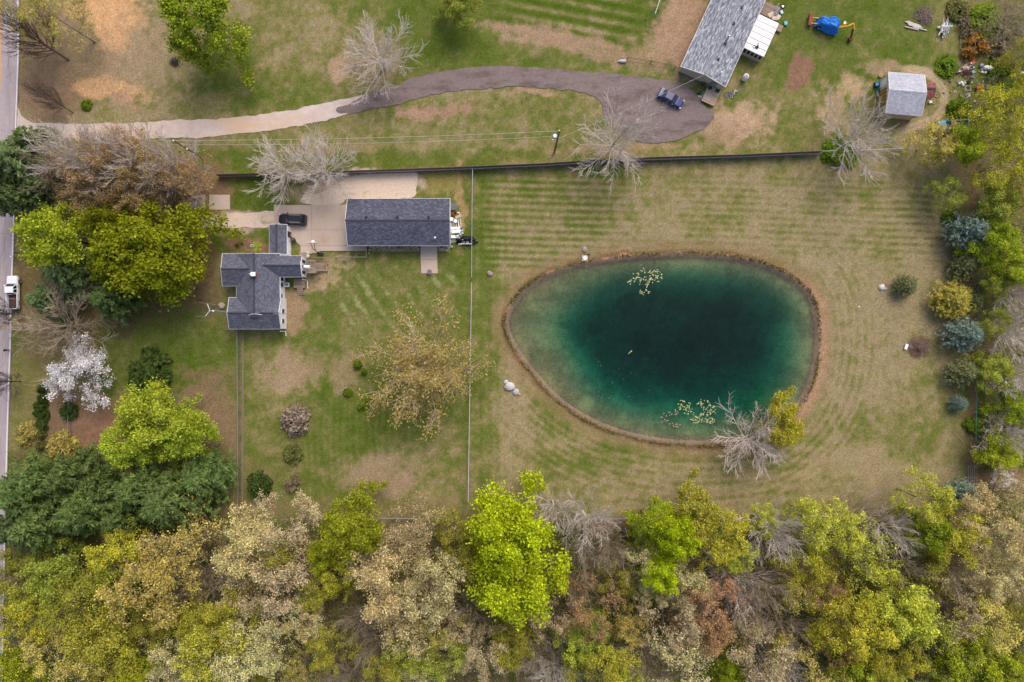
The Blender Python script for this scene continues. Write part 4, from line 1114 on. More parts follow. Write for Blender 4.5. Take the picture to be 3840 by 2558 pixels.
pal_mobile = [lin(c) for c in ((142, 146, 155), (158, 162, 171), (122, 125, 134), (136, 139, 148), (110, 113, 122), (174, 178, 186))]
pal_shed = [lin(c) for c in ((178, 180, 192), (168, 170, 184), (186, 188, 200))]
pal_red = [lin(c) for c in ((138, 84, 80), (120, 72, 70), (150, 96, 88))]

def gable(parent, P, eh, rh, palette, name='roof', sh=(.34, .17), seed=1, trim=True, capcol=lin((70, 72, 84))):
    """P: dict of world xy: ea0,ea1 (eave A ends), eb0,eb1 (eave B ends), r0,r1 (ridge ends). builds roof slab, shingles, ridge cap, gutters, as parts."""
    ea0, ea1, eb0, eb1 = [(*P[k], eh) for k in ('ea0', 'ea1', 'eb0', 'eb1')]; r0, r1 = (*P['r0'], rh), (*P['r1'], rh)
    th = .14
    mb = MB()
    for q in ((ea0, ea1, r1, r0), (eb1, eb0, r0, r1)):
        top = [tuple(x) for x in q]; bot = [(x[0], x[1], x[2] - th) for x in q]; n = len(mb.v)
        mb.v += top + bot
        for f in ((0, 1, 2, 3), (7, 6, 5, 4), (0, 4, 5, 1), (1, 5, 6, 2), (3, 2, 6, 7), (0, 3, 7, 4)): mb.f.append(tuple(n + i for i in f)); mb.t.append((1, 1, 1))
    rf = build(name, mb, M_FELT, parent, world=True)
    shingles('shingles', ea0, ea1, r1, r0, rf, palette, *sh, seed=seed); shingles('shingles', eb0, eb1, r1, r0, rf, palette, *sh, seed=seed + 9)
    cap = MB(); R0, R1 = V3(r0), V3(r1); n = max(1, int((R1 - R0).length / .3)); cc = capcol or palette[1]; rr = random.Random(seed)
    for sgn, e in ((1, ea0), (-1, eb0)):
        dn = (V3(e) - R0); dn = dn - (R1 - R0).normalized() * dn.dot((R1 - R0).normalized()); dn = dn.normalized() * .22
        for i in range(n):
            a = R0.lerp(R1, i / n); b = R0.lerp(R1, (i + .96) / n); k = rr.uniform(.88, 1.12); z = Vector((0, 0, .05)); z2 = Vector((0, 0, .06))
            cap.quad([a + z, b + z2, b + dn + z2, a + dn + z], tuple(c * k for c in cc))
    build('ridge_cap', cap, M_SH, rf, world=True)
    if trim:
        for a, b in ((ea0, ea1), (eb0, eb1)):
            g = MB(); g.beam((a[0], a[1], eh - .08), (b[0], b[1], eh - .08), .13, .12); build('gutter', g, M_TRIM, rf, world=True)
        for e, r in ((ea0, r0), (eb0, r0), (ea1, r1), (eb1, r1)): build('fascia', MB().beam((e[0], e[1], e[2] - .07), (r[0], r[1], r[2] - .07), .06, .2), M_TRIM, rf, world=True)
    return rf
def walls(parent, P, eh, rh, inset, m, name='wall', z0=-.1):
    """gabled walls below the roof"""
    c = [sum(P[k][i] for k in ('ea0', 'ea1', 'eb0', 'eb1')) / 4 for i in (0, 1)]
    ax = Vector((P['ea1'][0] - P['ea0'][0], P['ea1'][1] - P['ea0'][1], 0)); L = ax.length; ax.normalize(); ac = Vector((-ax.y, ax.x, 0))
    def ins(p, amt=inset):
        d = Vector((p[0] - c[0], p[1] - c[1], 0)); a = d.dot(ax); b = d.dot(ac)
        a -= math.copysign(min(amt, abs(a)), a); b -= math.copysign(min(amt, abs(b)), b) if abs(b) > amt else 0
        q = Vector((c[0], c[1], 0)) + ax * a + ac * b; return (q.x, q.y)
    slope = (rh - eh) / ((Vector(P['ea0']) - Vector(P['eb0'])).length / 2); ez = eh - .16 + inset * slope
    a0, a1, b1, b0 = [ins(P[k]) for k in ('ea0', 'ea1', 'eb1', 'eb0')]; r0, r1 = ins(P['r0']), ins(P['r1'])
    mb = MB()
    def w(pts): mb.quad(pts)
    w([(*a0, z0), (*a1, z0), (*a1, ez), (*a0, ez)]); w([(*b1, z0), (*b0, z0), (*b0, ez), (*b1, ez)])
    m0 = ((a0[0] + b0[0]) / 2, (a0[1] + b0[1]) / 2); m1 = ((a1[0] + b1[0]) / 2, (a1[1] + b1[1]) / 2)
    w([(*b0, z0), (*a0, z0), (*a0, ez), (*m0, rh - .16), (*b0, ez)]); w([(*a1, z0), (*b1, z0), (*b1, ez), (*m1, rh - .16), (*a1, ez)])
    return build(name, mb, m, parent, world=True), (a0, a1, b0, b1)
def wall_box(parent, name, a, b, z, w, h, m, out=.03, offs=.5, sub=None, subm=None, depth=.08):
    """flat fitting on the wall line a->b centred at fraction offs; outward = right of a->b"""
    a = Vector((*a, 0)); b = Vector((*b, 0)); d = (b - a).normalized(); nrm = Vector((d.y, -d.x, 0)); c = a.lerp(b, offs) + nrm * out; c.z = z
    mb = MB(); rz = math.atan2(d.y, d.x); mb.box(c, (w, depth, h), rz); o = build(name, mb, m, parent, world=True)
    if sub:
        n = 2 if h > .9 else 1
        for i in range(n):
            hh = (h - .16) / n - .03; mb = MB(); cc = c + nrm * (depth / 2); cc.z = z - h / 2 + .08 + (i + .5) * ((h - .16) / n); mb.box(cc, (w - .16, .02, hh), rz); build(sub, mb, subm, o, world=True)
    return o

# ---------------- white house
H = thing('house', 'white house with slate blue cross gabled shingle roof and brick chimney', 'house', (-43.5, 9, 0))
X0, X1 = -47.21, -39.81
PM = dict(ea0=(X0, 15.0), ea1=(X0, 4.0), eb0=(X1, 15.0), eb1=(X1, 4.0), r0=(-43.45, 14.75), r1=(-43.45, 4.6))
PNW = dict(ea0=(-49.64, 14.96), ea1=(-45.6, 14.96), eb0=(-49.64, 9.46), eb1=(-45.6, 9.46), r0=(-49.25, 12.2), r1=(-43.6, 12.2))
PNE = dict(ea0=(-41.5, 14.6), ea1=(-36.0, 14.6), eb0=(-41.5, 11.02), eb1=(-36.0, 11.02), r0=(-43.2, 12.82), r1=(-35.85, 12.82))
PS = dict(ea0=(-48.5, 7.42), ea1=(-39.6, 7.42), eb0=(-48.5, 2.08), eb1=(-39.6, 2.08), r0=(-48.15, 4.76), r1=(-39.45, 4.76))
PP = dict(ea0=(-41.75, 20.05), ea1=(-41.75, 14.9), eb0=(-38.75, 20.05), eb1=(-38.75, 14.9), r0=(-40.3, 20.0), r1=(-40.3, 14.9))
gable(H, PM, 3.0, 5.0, pal_house, seed=1); gable(H, PNW, 3.0, 4.55, pal_house, seed=2); gable(H, PNE, 3.0, 4.35, pal_house, seed=3); gable(H, PS, 3.0, 4.6, pal_house, seed=4); gable(H, PP, 2.5, 3.2, pal_house, seed=5)
w, cM = walls(H, PM, 3.0, 5.0, .06, M_WHITE); walls(H, PNW, 3.0, 4.55, .3, M_WHITE); w, cNE = walls(H, PNE, 3.0, 4.35, .12, M_WHITE); w, cS = walls(H, PS, 3.0, 4.6, .05, M_WHITE); w, cP = walls(H, PP, 2.5, 3.2, .1, M_WHITE)
for off, z, wd, h in ((.42, 1.7, 1.0, 1.5), (.42 + .001, 1.7, .01, .01)):
    if wd > .1: wall_box(H, 'window', cM[3], cM[2], 1.9, wd, h, M_TRIM, .03, .52, 'pane', M_GLASS)
wall_box(H, 'window', cM[3], cM[2], 1.9, 1.0, 1.5, M_TRIM, .03, .62, 'pane', M_GLASS)
wall_box(H, 'window', cM[3], cM[2], 2.0, .9, .9, M_TRIM, .03, .345, 'pane', M_GLASS)
for f in (.25, .58): wall_box(H, 'window', cS[3], cS[1], 1.9, .9, 1.4, M_TRIM, .03, f, 'pane', M_GLASS)
for f in (.22, .5, .78): wall_box(H, 'window', cNE[3], cNE[1], 1.9, .75, 1.9, M_TRIM, .03, f, 'pane', M_GLASS)
wall_box(H, 'door', cP[3], cP[2], 1.05, 1.0, 2.05, M_DARK, .03, .72)
wall_box(H, 'garage_door', cP[3], cP[2], 1.05, 1.6, 2.0, M_TRIM, .03, .3)
mb = MB(); mb.box((-43.3, 11.2, 5.1), (.62, .55, 1.4)); ch = build('chimney', mb, M_BRICK, H, world=True)
mb = MB(); mb.box((-43.3, 11.2, 5.84), (.78, .7, .1)); build('chimney_cap', mb, M_TRIM, ch, world=True)
mb = MB(); mb.tube((-43.95, 11.2, 4.7), (-43.95, 11.2, 5.5), .14); mb.lathe((-43.95, 11.2, 5.5), [(.2, 0), (.2, .06), (.05, .14)]); build('flue_pipe', mb, M_METAL, H, world=True)
mb = MB(); mb.tube((-45.0, 8.2, 3.9), (-45.0, 8.2, 4.5), .06); build('vent_pipe', mb, M_DARK, H, world=True)
mb = MB(); mb.tube((-37.6, 12.9, 1.9), (-35.2, 12.6, 1.9), .32, n=12); mb.v = mb.v  # awning roll beside the door
def deck(parent, name, cx, cy, w, d, z, rz=0.0, along='x', bw=.16, rail=(), wood=None, steps=None, tint=(1, 1, 1)):
    """boards one by one, rim, posts, rails. local frame rotated by rz at (cx,cy)"""
    wood = wood or M_WOOD
    M = Matrix.Translation((cx, cy, 0)) @ Matrix.Rotation(rz, 4, 'Z')
    n = int((d if along == 'x' else w) / bw)
    for i in range(n):
        k = rnd.uniform(.82, 1.15); t = tuple(c * k for c in tint)
        mb = MB()
        if along == 'x': c = M @ Vector((0, -d / 2 + (i + .5) * d / n, z)); mb.box(c, (w, d / n * .9, .04), rz, t)
        else: c = M @ Vector((-w / 2 + (i + .5) * w / n, 0, z)); mb.box(c, (w / n * .9, d, .04), rz, t)
        build('board', mb, wood, parent, world=True)
    mb = MB(); 
    for sx in (-1, 1):
        for sy in (-1, 1):
            c = M @ Vector((sx * (w / 2 - .08), sy * (d / 2 - .08), (z - .04) / 2)); mb.box(c, (.1, .1, z - .04), rz)
    for sy in (-1, 1): c = M @ Vector((0, sy * (d / 2 - .02), z - .12)); mb.box(c, (w - .02, .04, .18), rz)
    for sx in (-1, 1): c = M @ Vector((sx * (w / 2 - .02), 0, z - .12)); mb.box(c, (.04, d - .1, .18), rz)
    build('frame', mb, wood, parent, world=True)
    for (x0, y0, x1, y1) in rail:
        a = M @ Vector((x0, y0, z + .9)); b = M @ Vector((x1, y1, z + .9)); mb = MB(); mb.beam(a, b, .12, .05)
        L = (b - a).length; k = max(1, int(L / .5))
        for i in range(k + 1):
            p = a.lerp(b, i / k); mb.beam(p, (p.x, p.y, z), .06)
        mb.beam(a - Vector((0, 0, .45)), b - Vector((0, 0, .45)), .04)
        build('railing', mb, wood, parent, world=True)
def stairs(parent, x0, y0, x1, y1, z0, z1, w, n, wood=None):
    wood = wood or M_WOOD; a = Vector((x0, y0, z0)); b = Vector((x1, y1, z1)); d = (b - a); d.z = 0; L = d.length; d.normalize(); s = Vector((-d.y, d.x, 0)); rz = math.atan2(d.y, d.x)
    for i in range(n):
        c = a.lerp(b, (i + .5) / n); mb = MB(); mb.box(c, (L / n * .82, w, .05), rz, (rnd.uniform(.9, 1.2),) * 3); build('step', mb, wood, parent, world=True)
    for sg in (-1, 1):
        mb = MB(); mb.beam(a + s * sg * (w / 2 + .04) - Vector((0, 0, .12)), b + s * sg * (w / 2 + .04) - Vector((0, 0, .1)), .05, .22); build('stringer', mb, wood, parent, world=True)
PK = (1.25, 1.2, 1.15)
dk = thing('wooden_deck', 'weathered wooden porch deck with railed steps at the upper white gable', 'deck', (-34.9, 12.8, 0))
deck(dk, '', -34.9, 12.9, 1.7, 2.2, 1.1, 0, 'x', .16, rail=((-.85, 1.08, .85, 1.08), (-.85, -1.08, .85, -1.08)))
stairs(dk, -34.05, 12.85, -32.4, 12.85, 1.0, .15, 1.1, 6)
mb = MB()
for sy in (.6, -.6): mb.beam((-34.05, 12.85 + sy, 1.95), (-32.4, 12.85 + sy, 1.0), .1, .05); mb.beam((-32.4, 12.85 + sy, 1.0), (-32.4, 12.85 + sy, 0), .08)
build('railing', mb, M_WOOD, dk, world=True)
dk = thing('wooden_deck', 'low weathered wooden deck with steps tucked south of the upper gable', 'deck', (-37.2, 10.0, 0))
deck(dk, '', -37.2, 10.05, 1.9, 1.5, .7, 0, 'x', .16)
stairs(dk, -37.1, 9.3, -37.1, 8.1, .6, .12, .95, 4)
o = build('porch_roll', MB().tube((-35.85, 12.8, 2.3), (-34.85, 12.75, 2.3), .3, n=14), M_TRIM); tag(o, 'rolled white awning mounted over the porch door of the upper gable', 'awning')
# air conditioner
ac = thing('air_conditioner', 'white square air conditioner unit on the ground beside the white wall', 'air conditioner', (*F(1080, 1069), 0))
build('case', MB().box((0, 0, .38), (.72, .72, .74)), M_TRIM, ac); build('fan_grille', MB().torus((0, 0, .78), .26, .03).torus((0, 0, .78), .14, .02).lathe((0, 0, .752), [(.3, 0), (.3, .01)]), mat('grille_grey', (130, 130, 134), .6), ac)
for x, y in ((1071, 1243), (1152, 1052)):
    p = F(x, y); d = thing('downspout', 'white downspout at the %s corner of the white house' % ('lower right' if y > 1100 else 'porch gable'), 'downspout', (p[0], p[1], 0))
    build('pipe', MB().tube((0, 0, 0), (0, 0, 2.8), .05).tube((0, 0, .05), (.1, -.8 if y > 1100 else -1.4, .03), .06), M_TRIM, d)

# ---------------- long garage
GR = thing('garage', 'long garage with dark slate blue shingle roof and three square ridge vents', 'garage', (-19.4, 20.4, 0))
PG = dict(ea0=(-28.25, 24.4), ea1=(-10.62, 24.45), eb0=(-28.25, 16.41), eb1=(-10.62, 16.41), r0=(-28.25, 20.45), r1=(-10.5, 20.45))
gr = gable(GR, PG, 2.8, 4.5, pal_garage, seed=21)
w, cG = walls(GR, PG, 2.8, 4.5, .3, mat('cream_siding', (214, 206, 192), .6))
for x in (1373, 1490, 1608):
    p = F(x, 817, 4.4); build('roof_vent', MB().box((p[0], p[1] + .1, 4.52), (.36, .36, .18)), M_DARK, GR, world=True)
p = F(1632, 892, 3.6); build('vent_pipe', MB().tube((p[0], p[1], 3.1), (p[0], p[1], 3.9), .07).lathe((p[0], p[1], 3.9), [(.16, 0), (.16, .08), (.04, .14)]), M_TRIM, GR, world=True)
wall_box(GR, 'side_door', cG[2], cG[3], 1.05, 2.4, 2.1, M_TRIM, .03, .80); wall_box(GR, 'garage_door', cG[0], cG[2], 1.2, 4.8, 2.3, M_TRIM, .03, .5)
# rock bed along the garage
rb = thing('rock_bed', 'strip of round stones edged with timber along the garage wall', 'rock bed', (*F(1475, 932), 0))
for (x0, x1, w_) in ((1382, 1575, 0), (1642, 1688, 1)):
    a = F(x0, 922); b = F(x1, 943); c = ((a[0] + b[0]) / 2, (a[1] + b[1]) / 2)
    build('soil', MB().box((c[0], c[1], .0), (abs(b[0] - a[0]), abs(b[1] - a[1]), .10)), mat('bed_soil', (110, 92, 76), .95, noise=.3, nscale=6), rb, world=True)
    build('timber_edge', MB().box((c[0], b[1], .05), (abs(b[0] - a[0]), .09, .16)), M_WOOD, rb, world=True)
    mb = MB(); n = int(abs(b[0] - a[0]) * 34)
    for i in range(n):
        px = rnd.uniform(a[0] + .1, b[0] - .1); py = rnd.uniform(b[1] + .12, a[1] - .08); s = rnd.uniform(.06, .17); k = rnd.uniform(.55, 1.25)
        mb.lathe((px, py, .04), [(s * .7, 0), (s, s * .35), (s * .75, s * .8), (s * .2, s)], 6, (k, k * rnd.uniform(.88, 1), k * rnd.uniform(.78, .95)), rz=rnd.uniform(0, 3), wob=.4)
    build('stones', mb, mat('river_stone', (176, 166, 156), .85, tint=True), rb, world=True, kind='stuff')

# ---------------- grey mobile home, top
AX = Vector((.417, .909, 0)); WX = Vector((.909, -.417, 0))
SW_ = Vector((28.99, 47.16, 0)); SE_ = SW_ + WX * 8.44; LM = 24.0
def xy(v): return (v.x, v.y)
PMH = dict(ea0=xy(SW_), ea1=xy(SW_ + AX * LM), eb0=xy(SE_), eb1=xy(SE_ + AX * LM), r0=xy(SW_ + WX * 4.3), r1=xy(SW_ + WX * 4.3 + AX * LM))
MHm = thing('mobile_home', 'long tan mobile home with mottled grey shingle roof cut by the top edge', 'mobile home', (*xy(SW_ + WX * 4.2 + AX * 8), 0))
gable(MHm, PMH, 2.8, 3.75, pal_mobile, seed=31, sh=(.62, .165), capcol=pal_mobile[0])
w, cH = walls(MHm, PMH, 2.8, 3.75, .2, M_TAN)
# south gable wall details: door, light strips
wall_box(MHm, 'door', cH[0], cH[2], 1.15, 1.05, 2.1, mat('dark_door', (66, 48, 40), .6), .03, .78, 'pane', mat('door_glass', (120, 140, 150), .1))
wall_box(MHm, 'skirting', cH[0], cH[2], .12, 8.0, .4, mat('teal_skirt', (88, 110, 108), .7), .03, .5)
for (x, y, big) in ((2780, 30, 1), (2751, 91, 1), (2719, 165, 1), (2692, 224, 1), (2770, -40, 1), (2798, 65, 0), (2671, 247, 0)):
    p = F(x, y, 3.4); rot = math.atan2(AX.y, AX.x)
    if big: build('roof_vent', MB().box((p[0], p[1], 3.62), (.42, .42, .22), rot), M_DARK, MHm, world=True)
    else: build('vent_pipe', MB().tube((p[0], p[1], 3.2), (p[0], p[1], 3.65), .09), mat('rust', (130, 70, 56), .9), MHm, world=True)
for (x, y, h, r, m_) in ((2735, 135, 5.2, .19, M_METAL), (2706, 271, 3.9, .16, M_TRIM), (2739, 258, 3.9, .12, M_TRIM), (2718, 305, 3.6, .12, M_TRIM), (2829, 60, 3.6, .07, M_METAL), (2722, 228, 3.8, .07, M_METAL), (2655, 276, 3.8, .07, M_METAL)):
    p = F(x, y, h); build('flue_pipe', MB().tube((p[0], p[1], 3.0), (p[0], p[1], h), r * .8).lathe((p[0], p[1], h), [(r, 0), (r, .08), (r * .6, .16)]), m_, MHm, world=True)
# sun room
SR = thing('sun_room', 'flat white roofed sun room with dark windows beside the grey roof', 'sun room', (*F(2855, 135, 2.4), 0))
c = [F(2845, 52, 2.45), F(2921, 88, 2.45), F(2864, 215, 2.45), F(2789.5, 180, 2.45)]
M_WR = mat('white_roof_panel', (238, 236, 236), .5, noise=.06, nscale=.8)
for i in range(6):
    t0 = i / 6; t1 = (i + 1) / 6
    A_, B_, C2, D2 = [Vector(p) for p in c]
    q = [A_.lerp(D2, t0 + .004), B_.lerp(C2, t0 + .004), B_.lerp(C2, t1 - .012), A_.lerp(D2, t1 - .012)]
    build('roof_panel', MB().prism([tuple(p) for p in q], 2.4, 2.5), M_WR, SR, world=True)
mb = MB(); q = [Vector(p) for p in c]; cen = sum(q, Vector((0, 0))) / 4
q2 = [cen + (p - cen) * .965 for p in q]; mb.prism([tuple(p) for p in q2], -.05, .9); build('lower_wall', mb, M_TAN, SR, world=True)
mb = MB()
for i in range(4):
    a = q2[i]; b = q2[(i + 1) % 4]; L = (b - a).length; n = max(2, int(L / .62))
    for k in range(n + 1):
        p = a.lerp(b, k / n); mb.box((p.x, p.y, 1.65), (.09, .09, 1.5), math.atan2((b - a).y, (b - a).x))
    mb.beam((a.x, a.y, 2.3), (b.x, b.y, 2.3), .1, .16)
build('window_frame', mb, M_TRIM, SR, world=True)
q3 = [cen + (p - cen) * .955 for p in q]
for i in range(4):
    a = q3[i]; b = q3[(i + 1) % 4]; L = (b - a).length; n = max(2, int(L / .62))
    if i in (1, 2):
        for k in range(n):
            p = a.lerp(b, (k + .5) / n); build('pane', MB().box((p.x, p.y, 1.6), (L / n - .1, .02, 1.4), math.atan2((b - a).y, (b - a).x)), M_GLASS, SR, world=True)
jk = thing('antenna_debris', 'dark tangled aerial parts lying on the white sun room roof', 'aerial', (*F(2838, 178, 2.5), 2.5))
build('bracket', MB().box((0, 0, .12), (.45, .4, .2), .4).path([(-.7, .1, .05), (-.4, .4, .05), (-.2, .1, .05), (-.5, -.2, .05), (-.7, .1, .05)], .03).path([(0, 0, .2), (.2, .8, .1), (.4, .6, .1)], .03).torus((.1, .1, .25), .18, .03), M_DARK, jk)
# back deck with junk
dk = thing('wooden_deck', 'weathered plank deck behind the white sun room', 'deck', (*F(2880, 35, .7), 0))
cc_ = F(2879, 36, .7); deck(dk, '', cc_[0], cc_[1], 3.9, 2.3, .7, math.atan2(WX.y, WX.x), 'x', .17)
st_ = thing('wooden_steps', 'small plank landing beside the white sun room', 'steps', (*F(2922, 105, .4), 0))
for i in range(6):
    p = Vector((*F(2922, 105, .4), .4)) + AX * (i - 2.5) * .2; build('board', MB().box(p, (1.1, .17, .05), math.atan2(WX.y, WX.x), (1.05 + .1 * (i % 2),) * 3), M_WOOD, st_, world=True)
build('frame', MB().box((*F(2922, 105, .4), .18), (1.0, 1.15, .34), math.atan2(WX.y, WX.x)), M_WOOD, st_, world=True)
# front porch
pr = thing('wooden_porch', 'pale plank porch with green mats in front of the mobile home door', 'porch', (*F(2668, 358, .5), 0))
pc = F(2667, 358, .55); rzp = math.atan2(WX.y, WX.x)
deck(pr, '', pc[0], pc[1], 2.45, 3.0, .55, rzp, 'x', .15, tint=(1.5, 1.42, 1.3))
Mx = Matrix.Translation((pc[0], pc[1], 0)) @ Matrix.Rotation(rzp, 4, 'Z')
def on_porch(x, y, z): return tuple(Mx @ Vector((x, y, z)))
M_GMAT = mat('green_mat', (28, 78, 62), .9, noise=.1, nscale=5)
for i, (x, y, r_, lb) in enumerate(((-.75, 1.1, .5, 'dark green mat lying turned at the left of the porch'), (.65, 1.15, .05, 'dark green mat lying at the right by the porch door'))):
    t = tag(build('door_mat', MB().box((0, 0, 0), (.75, .6, .03)), M_GMAT), lb, 'mat', 'green mats at the porch'); t.location = on_porch(x, y, .585); t.rotation_euler.z = rzp + r_
t = tag(build('rug', MB().box((0, 0, 0), (.8, .7, .02)), mat('pink_rug', (186, 136, 128), .95, noise=.1)), 'faded pink rug between the two green porch mats', 'rug'); t.location = on_porch(-.02, 1.0, .58); t.rotation_euler.z = rzp
t = tag(build('carpet', MB().box((0, 0, 0), (1.25, 1.4, .015)), mat('grey_carpet', (176, 166, 154), .95)), 'pale grey carpet on the left half of the porch', 'carpet'); t.location = on_porch(-.55, -.35, .58); t.rotation_euler.z = rzp

# ---------------- grey shed
SH = thing('shed', 'tan shed with pale grey shingle roof and boarded wooden door', 'shed', (67.2, 42.3, 0))
PSH = dict(ea0=(64.56, 46.14), ea1=(70.79, 45.62), eb0=(64.08, 39.18), eb1=(70.3, 38.61), r0=(63.9, 42.62), r1=(70.25, 42.08))
gable(SH, PSH, 2.9, 4.4, pal_shed, seed=41, sh=(.3, .2), capcol=pal_shed[2])
w, cSh = walls(SH, PSH, 2.9, 4.4, .22, mat('cream_board', (206, 190, 162), .7, noise=.05))
dr = wall_box(SH, 'garage_door', cSh[0], cSh[2], 1.15, 3.0, 2.3, mat('door_backing', (120, 92, 52), .8), .02, .55)
for i in range(13):
    wall_box(dr, 'plank', cSh[0], cSh[2], 1.15, .19, 2.2, mat('golden_plank', (176, 138, 72), .85, noise=.2, nscale=4) if i % 3 else mat('dark_plank', (134, 104, 60), .85, noise=.2, nscale=4), .07, .55 + (i - 6) * .22 / 6.4)
wall_box(SH, 'window', cSh[0], cSh[2], 1.5, .9, .8, M_TRIM, .04, .88, 'pane', M_GLASS)
wall_box(SH, 'side_door', cSh[0], cSh[2], 1.1, 1.2, 2.1, M_TRIM, .04, .15)
for f in (.43, .53):
    wall_box(SH, 'gable_lamp', cSh[0], cSh[2], 2.75, .35, .2, M_TRIM, .06, f)
LT = thing('lean_to', 'small rust red roofed lean-to built against the grey shed', 'lean-to', (71.5, 42.3, 0))
a0 = F(3472, 308, 1.9); a1 = F(3508, 309, 1.9); b0 = F(3471, 365, 1.9); b1 = F(3505, 365, 1.9); r0 = F(3472, 331, 2.4); r1 = F(3510, 332, 2.4)
PLT = dict(ea0=a0, ea1=a1, eb0=b0, eb1=b1, r0=r0, r1=r1)
gable(LT, PLT, 1.9, 2.4, pal_red, seed=51, sh=(.3, .2), trim=False); walls(LT, PLT, 1.9, 2.4, .1, M_TAN)

# ================================================================== FENCES
M_CL = mat('chain_link', (168, 172, 180), .45, metal=.5)
M_GRN = mat('green_wire', (60, 130, 112), .5)
M_NET = mat('dark_netting', (150, 132, 122), .95, noise=.2, nscale=4)
M_POST = mat('fence_wood', (120, 104, 92), .9, noise=.2, nscale=5, tint=True)
def wire_fence(pts, label, h=1.2, m=None, gap=3.0, raildia=.05, mesh=True, full=False, name='wire_fence', grp=None):
    m = m or M_CL; P = [(F(*p) if full else D(*p)) for p in pts]; c = P[0]
    t = thing(name, label, 'fence', (c[0], c[1], 0), 0, grp)
    segs = []
    for a, b in zip(P[:-1], P[1:]):
        L = math.hypot(b[0] - a[0], b[1] - a[1]); n = max(1, int(L / gap))
        for i in range(n):
            q0 = (a[0] + (b[0] - a[0]) * i / n, a[1] + (b[1] - a[1]) * i / n); q1 = (a[0] + (b[0] - a[0]) * (i + 1) / n, a[1] + (b[1] - a[1]) * (i + 1) / n)
            build('post', MB().tube((*q0, -.2), (*q0, h + .06), .035, n=5), m, t, world=True)
            build('top_rail', MB().tube((*q0, h), (*q1, h), raildia, n=5), m, t, world=True)
            segs.append((q0, q1))
    q = P[-1]; build('post', MB().tube((*q, -.2), (*q, h + .06), .035, n=5), m, t, world=True)
    if mesh:
        mb = MB()
        for a, b in segs:
            L = math.hypot(b[0] - a[0], b[1] - a[1]); k = int(L / .22)
            for i in range(k):
                x0 = (a[0] + (b[0] - a[0]) * i / k, a[1] + (b[1] - a[1]) * i / k); x1 = (a[0] + (b[0] - a[0]) * (i + 1) / k, a[1] + (b[1] - a[1]) * (i + 1) / k)
                mb.beam((*x0, .03), (*x1, h), .012); mb.beam((*x1, .03), (*x0, h), .012)
        build('wire_mesh', mb, m, t, world=True, kind='stuff')
    return t
# long dark netted fence with rails
LF = [(505, 402), (640, 398), (800, 394), (950, 389), (1087, 384), (1250, 377), (1370, 369), (1500, 363), (1700, 357), (1880, 349)]
lf = thing('long_fence', 'long dark netted wooden fence with rails running above the pond field', 'fence', (*D(505, 402), 0))
P = [D(u, v + 4) for u, v in LF]; tot = 0
for a, b in zip(P[:-1], P[1:]):
    L = math.hypot(b[0] - a[0], b[1] - a[1]); n = max(1, round(L / 2.5))
    for i in range(n):
        q0 = (a[0] + (b[0] - a[0]) * i / n, a[1] + (b[1] - a[1]) * i / n); q1 = (a[0] + (b[0] - a[0]) * (i + 1) / n, a[1] + (b[1] - a[1]) * (i + 1) / n)
        build('post', MB().tube((*q0, -.2), (*q0, 2.0), .07, n=6, tint=(1.7, 1.65, 1.6)), M_POST, lf, world=True)
        for z in (.45, .95, 1.45, 1.85):
            k = rnd.uniform(.7, 1.2); build('rail', MB().beam((q0[0], q0[1] - .06, z), (q1[0], q1[1] - .06, z), .03, .10, (k, k * .95, k * .9)), M_POST, lf, world=True)
        build('netting', MB().beam((q0[0], q0[1] - .01, .95), (q1[0], q1[1] - .01, .95), .012, 1.7), M_NET, lf, world=True)
wire_fence([(u, v + 8) for u, v in LF[1:]], 'low chain link fence with pale top rail in front of the long dark fence', 1.3, mat('pale_rail', (170, 172, 188), .4, metal=.4), raildia=.045)
wire_fence([(1880, 352), (1960, 350), (2085, 345)], 'pale rail fence continuing behind the bare tree by the shed', 1.2)
wire_fence([(1087, 392), (1086, 480), (1085, 640)], 'upper chain link fence between back yard and pond field', 1.25)
wire_fence([(1085, 652), (1082, 830), (1079, 1020), (1077, 1150)], 'lower chain link fence between back yard and pond field', 1.25, mat('bright_rail', (204, 204, 214), .5), raildia=.045)
wire_fence([(551, 758), (552, 900), (553, 1050), (553, 1172)], 'chain link fence running down from the white house to the wood', 1.25, mat('dull_rail', (140, 138, 146), .5, metal=.3))
build('kerb', MB().box((*D(558, 965), .0), (.3, 31.5, .06), math.radians(-.2)), mat('kerb_stone', (122, 110, 100), .9, noise=.2, nscale=2))['kind'] = 'structure'
wire_fence([(2240, 450), (2239, 590), (2236, 760), (2234, 900), (2231, 1068)], 'green capped wire fence along the eastern woods', 1.3, M_GRN)
gt = thing('farm_gate', 'tubular grey gate lying along the fence near the lawn corner', 'gate', (*D(2226, 1090), 0))
a = D(2222, 1070); b = D(2222, 1122)
for k in range(5):
    x = a[0] + k * .27; build('bar', MB().tube((x, a[1], .5 + k * .15), (x, b[1], .5 + k * .15), .025), M_CL, gt, world=True)
for y in (a[1], (a[1] + b[1]) / 2, b[1]): build('brace', MB().tube((a[0], y, .5), (a[0] + 1.08, y, 1.1), .03), M_CL, gt, world=True)
wire_fence([(870, 1187), (950, 1188), (1040, 1187)], 'wire fence along the lawn left of the giant lime tree', 1.2)
wire_fence([(1290, 1190), (1400, 1189), (1500, 1188)], 'wire fence along the lawn right of the giant lime tree', 1.2, mat('blue_rail', (160, 170, 190), .5))
wire_fence([(1830, 1184), (1930, 1183), (2060, 1180)], 'wire fence along the lawn near its south east corner', 1.2)
wire_fence([(720, 594), (780, 593), (846, 593)], 'low rail fence below the concrete apron', 1.2, mat('bronze_rail', (140, 136, 128), .6), grp=None)
wire_fence([(846, 593), (843, 568)], 'short rail fence joining the garage corner', 1.2, mat('bronze_rail', (140, 136, 128), .6))
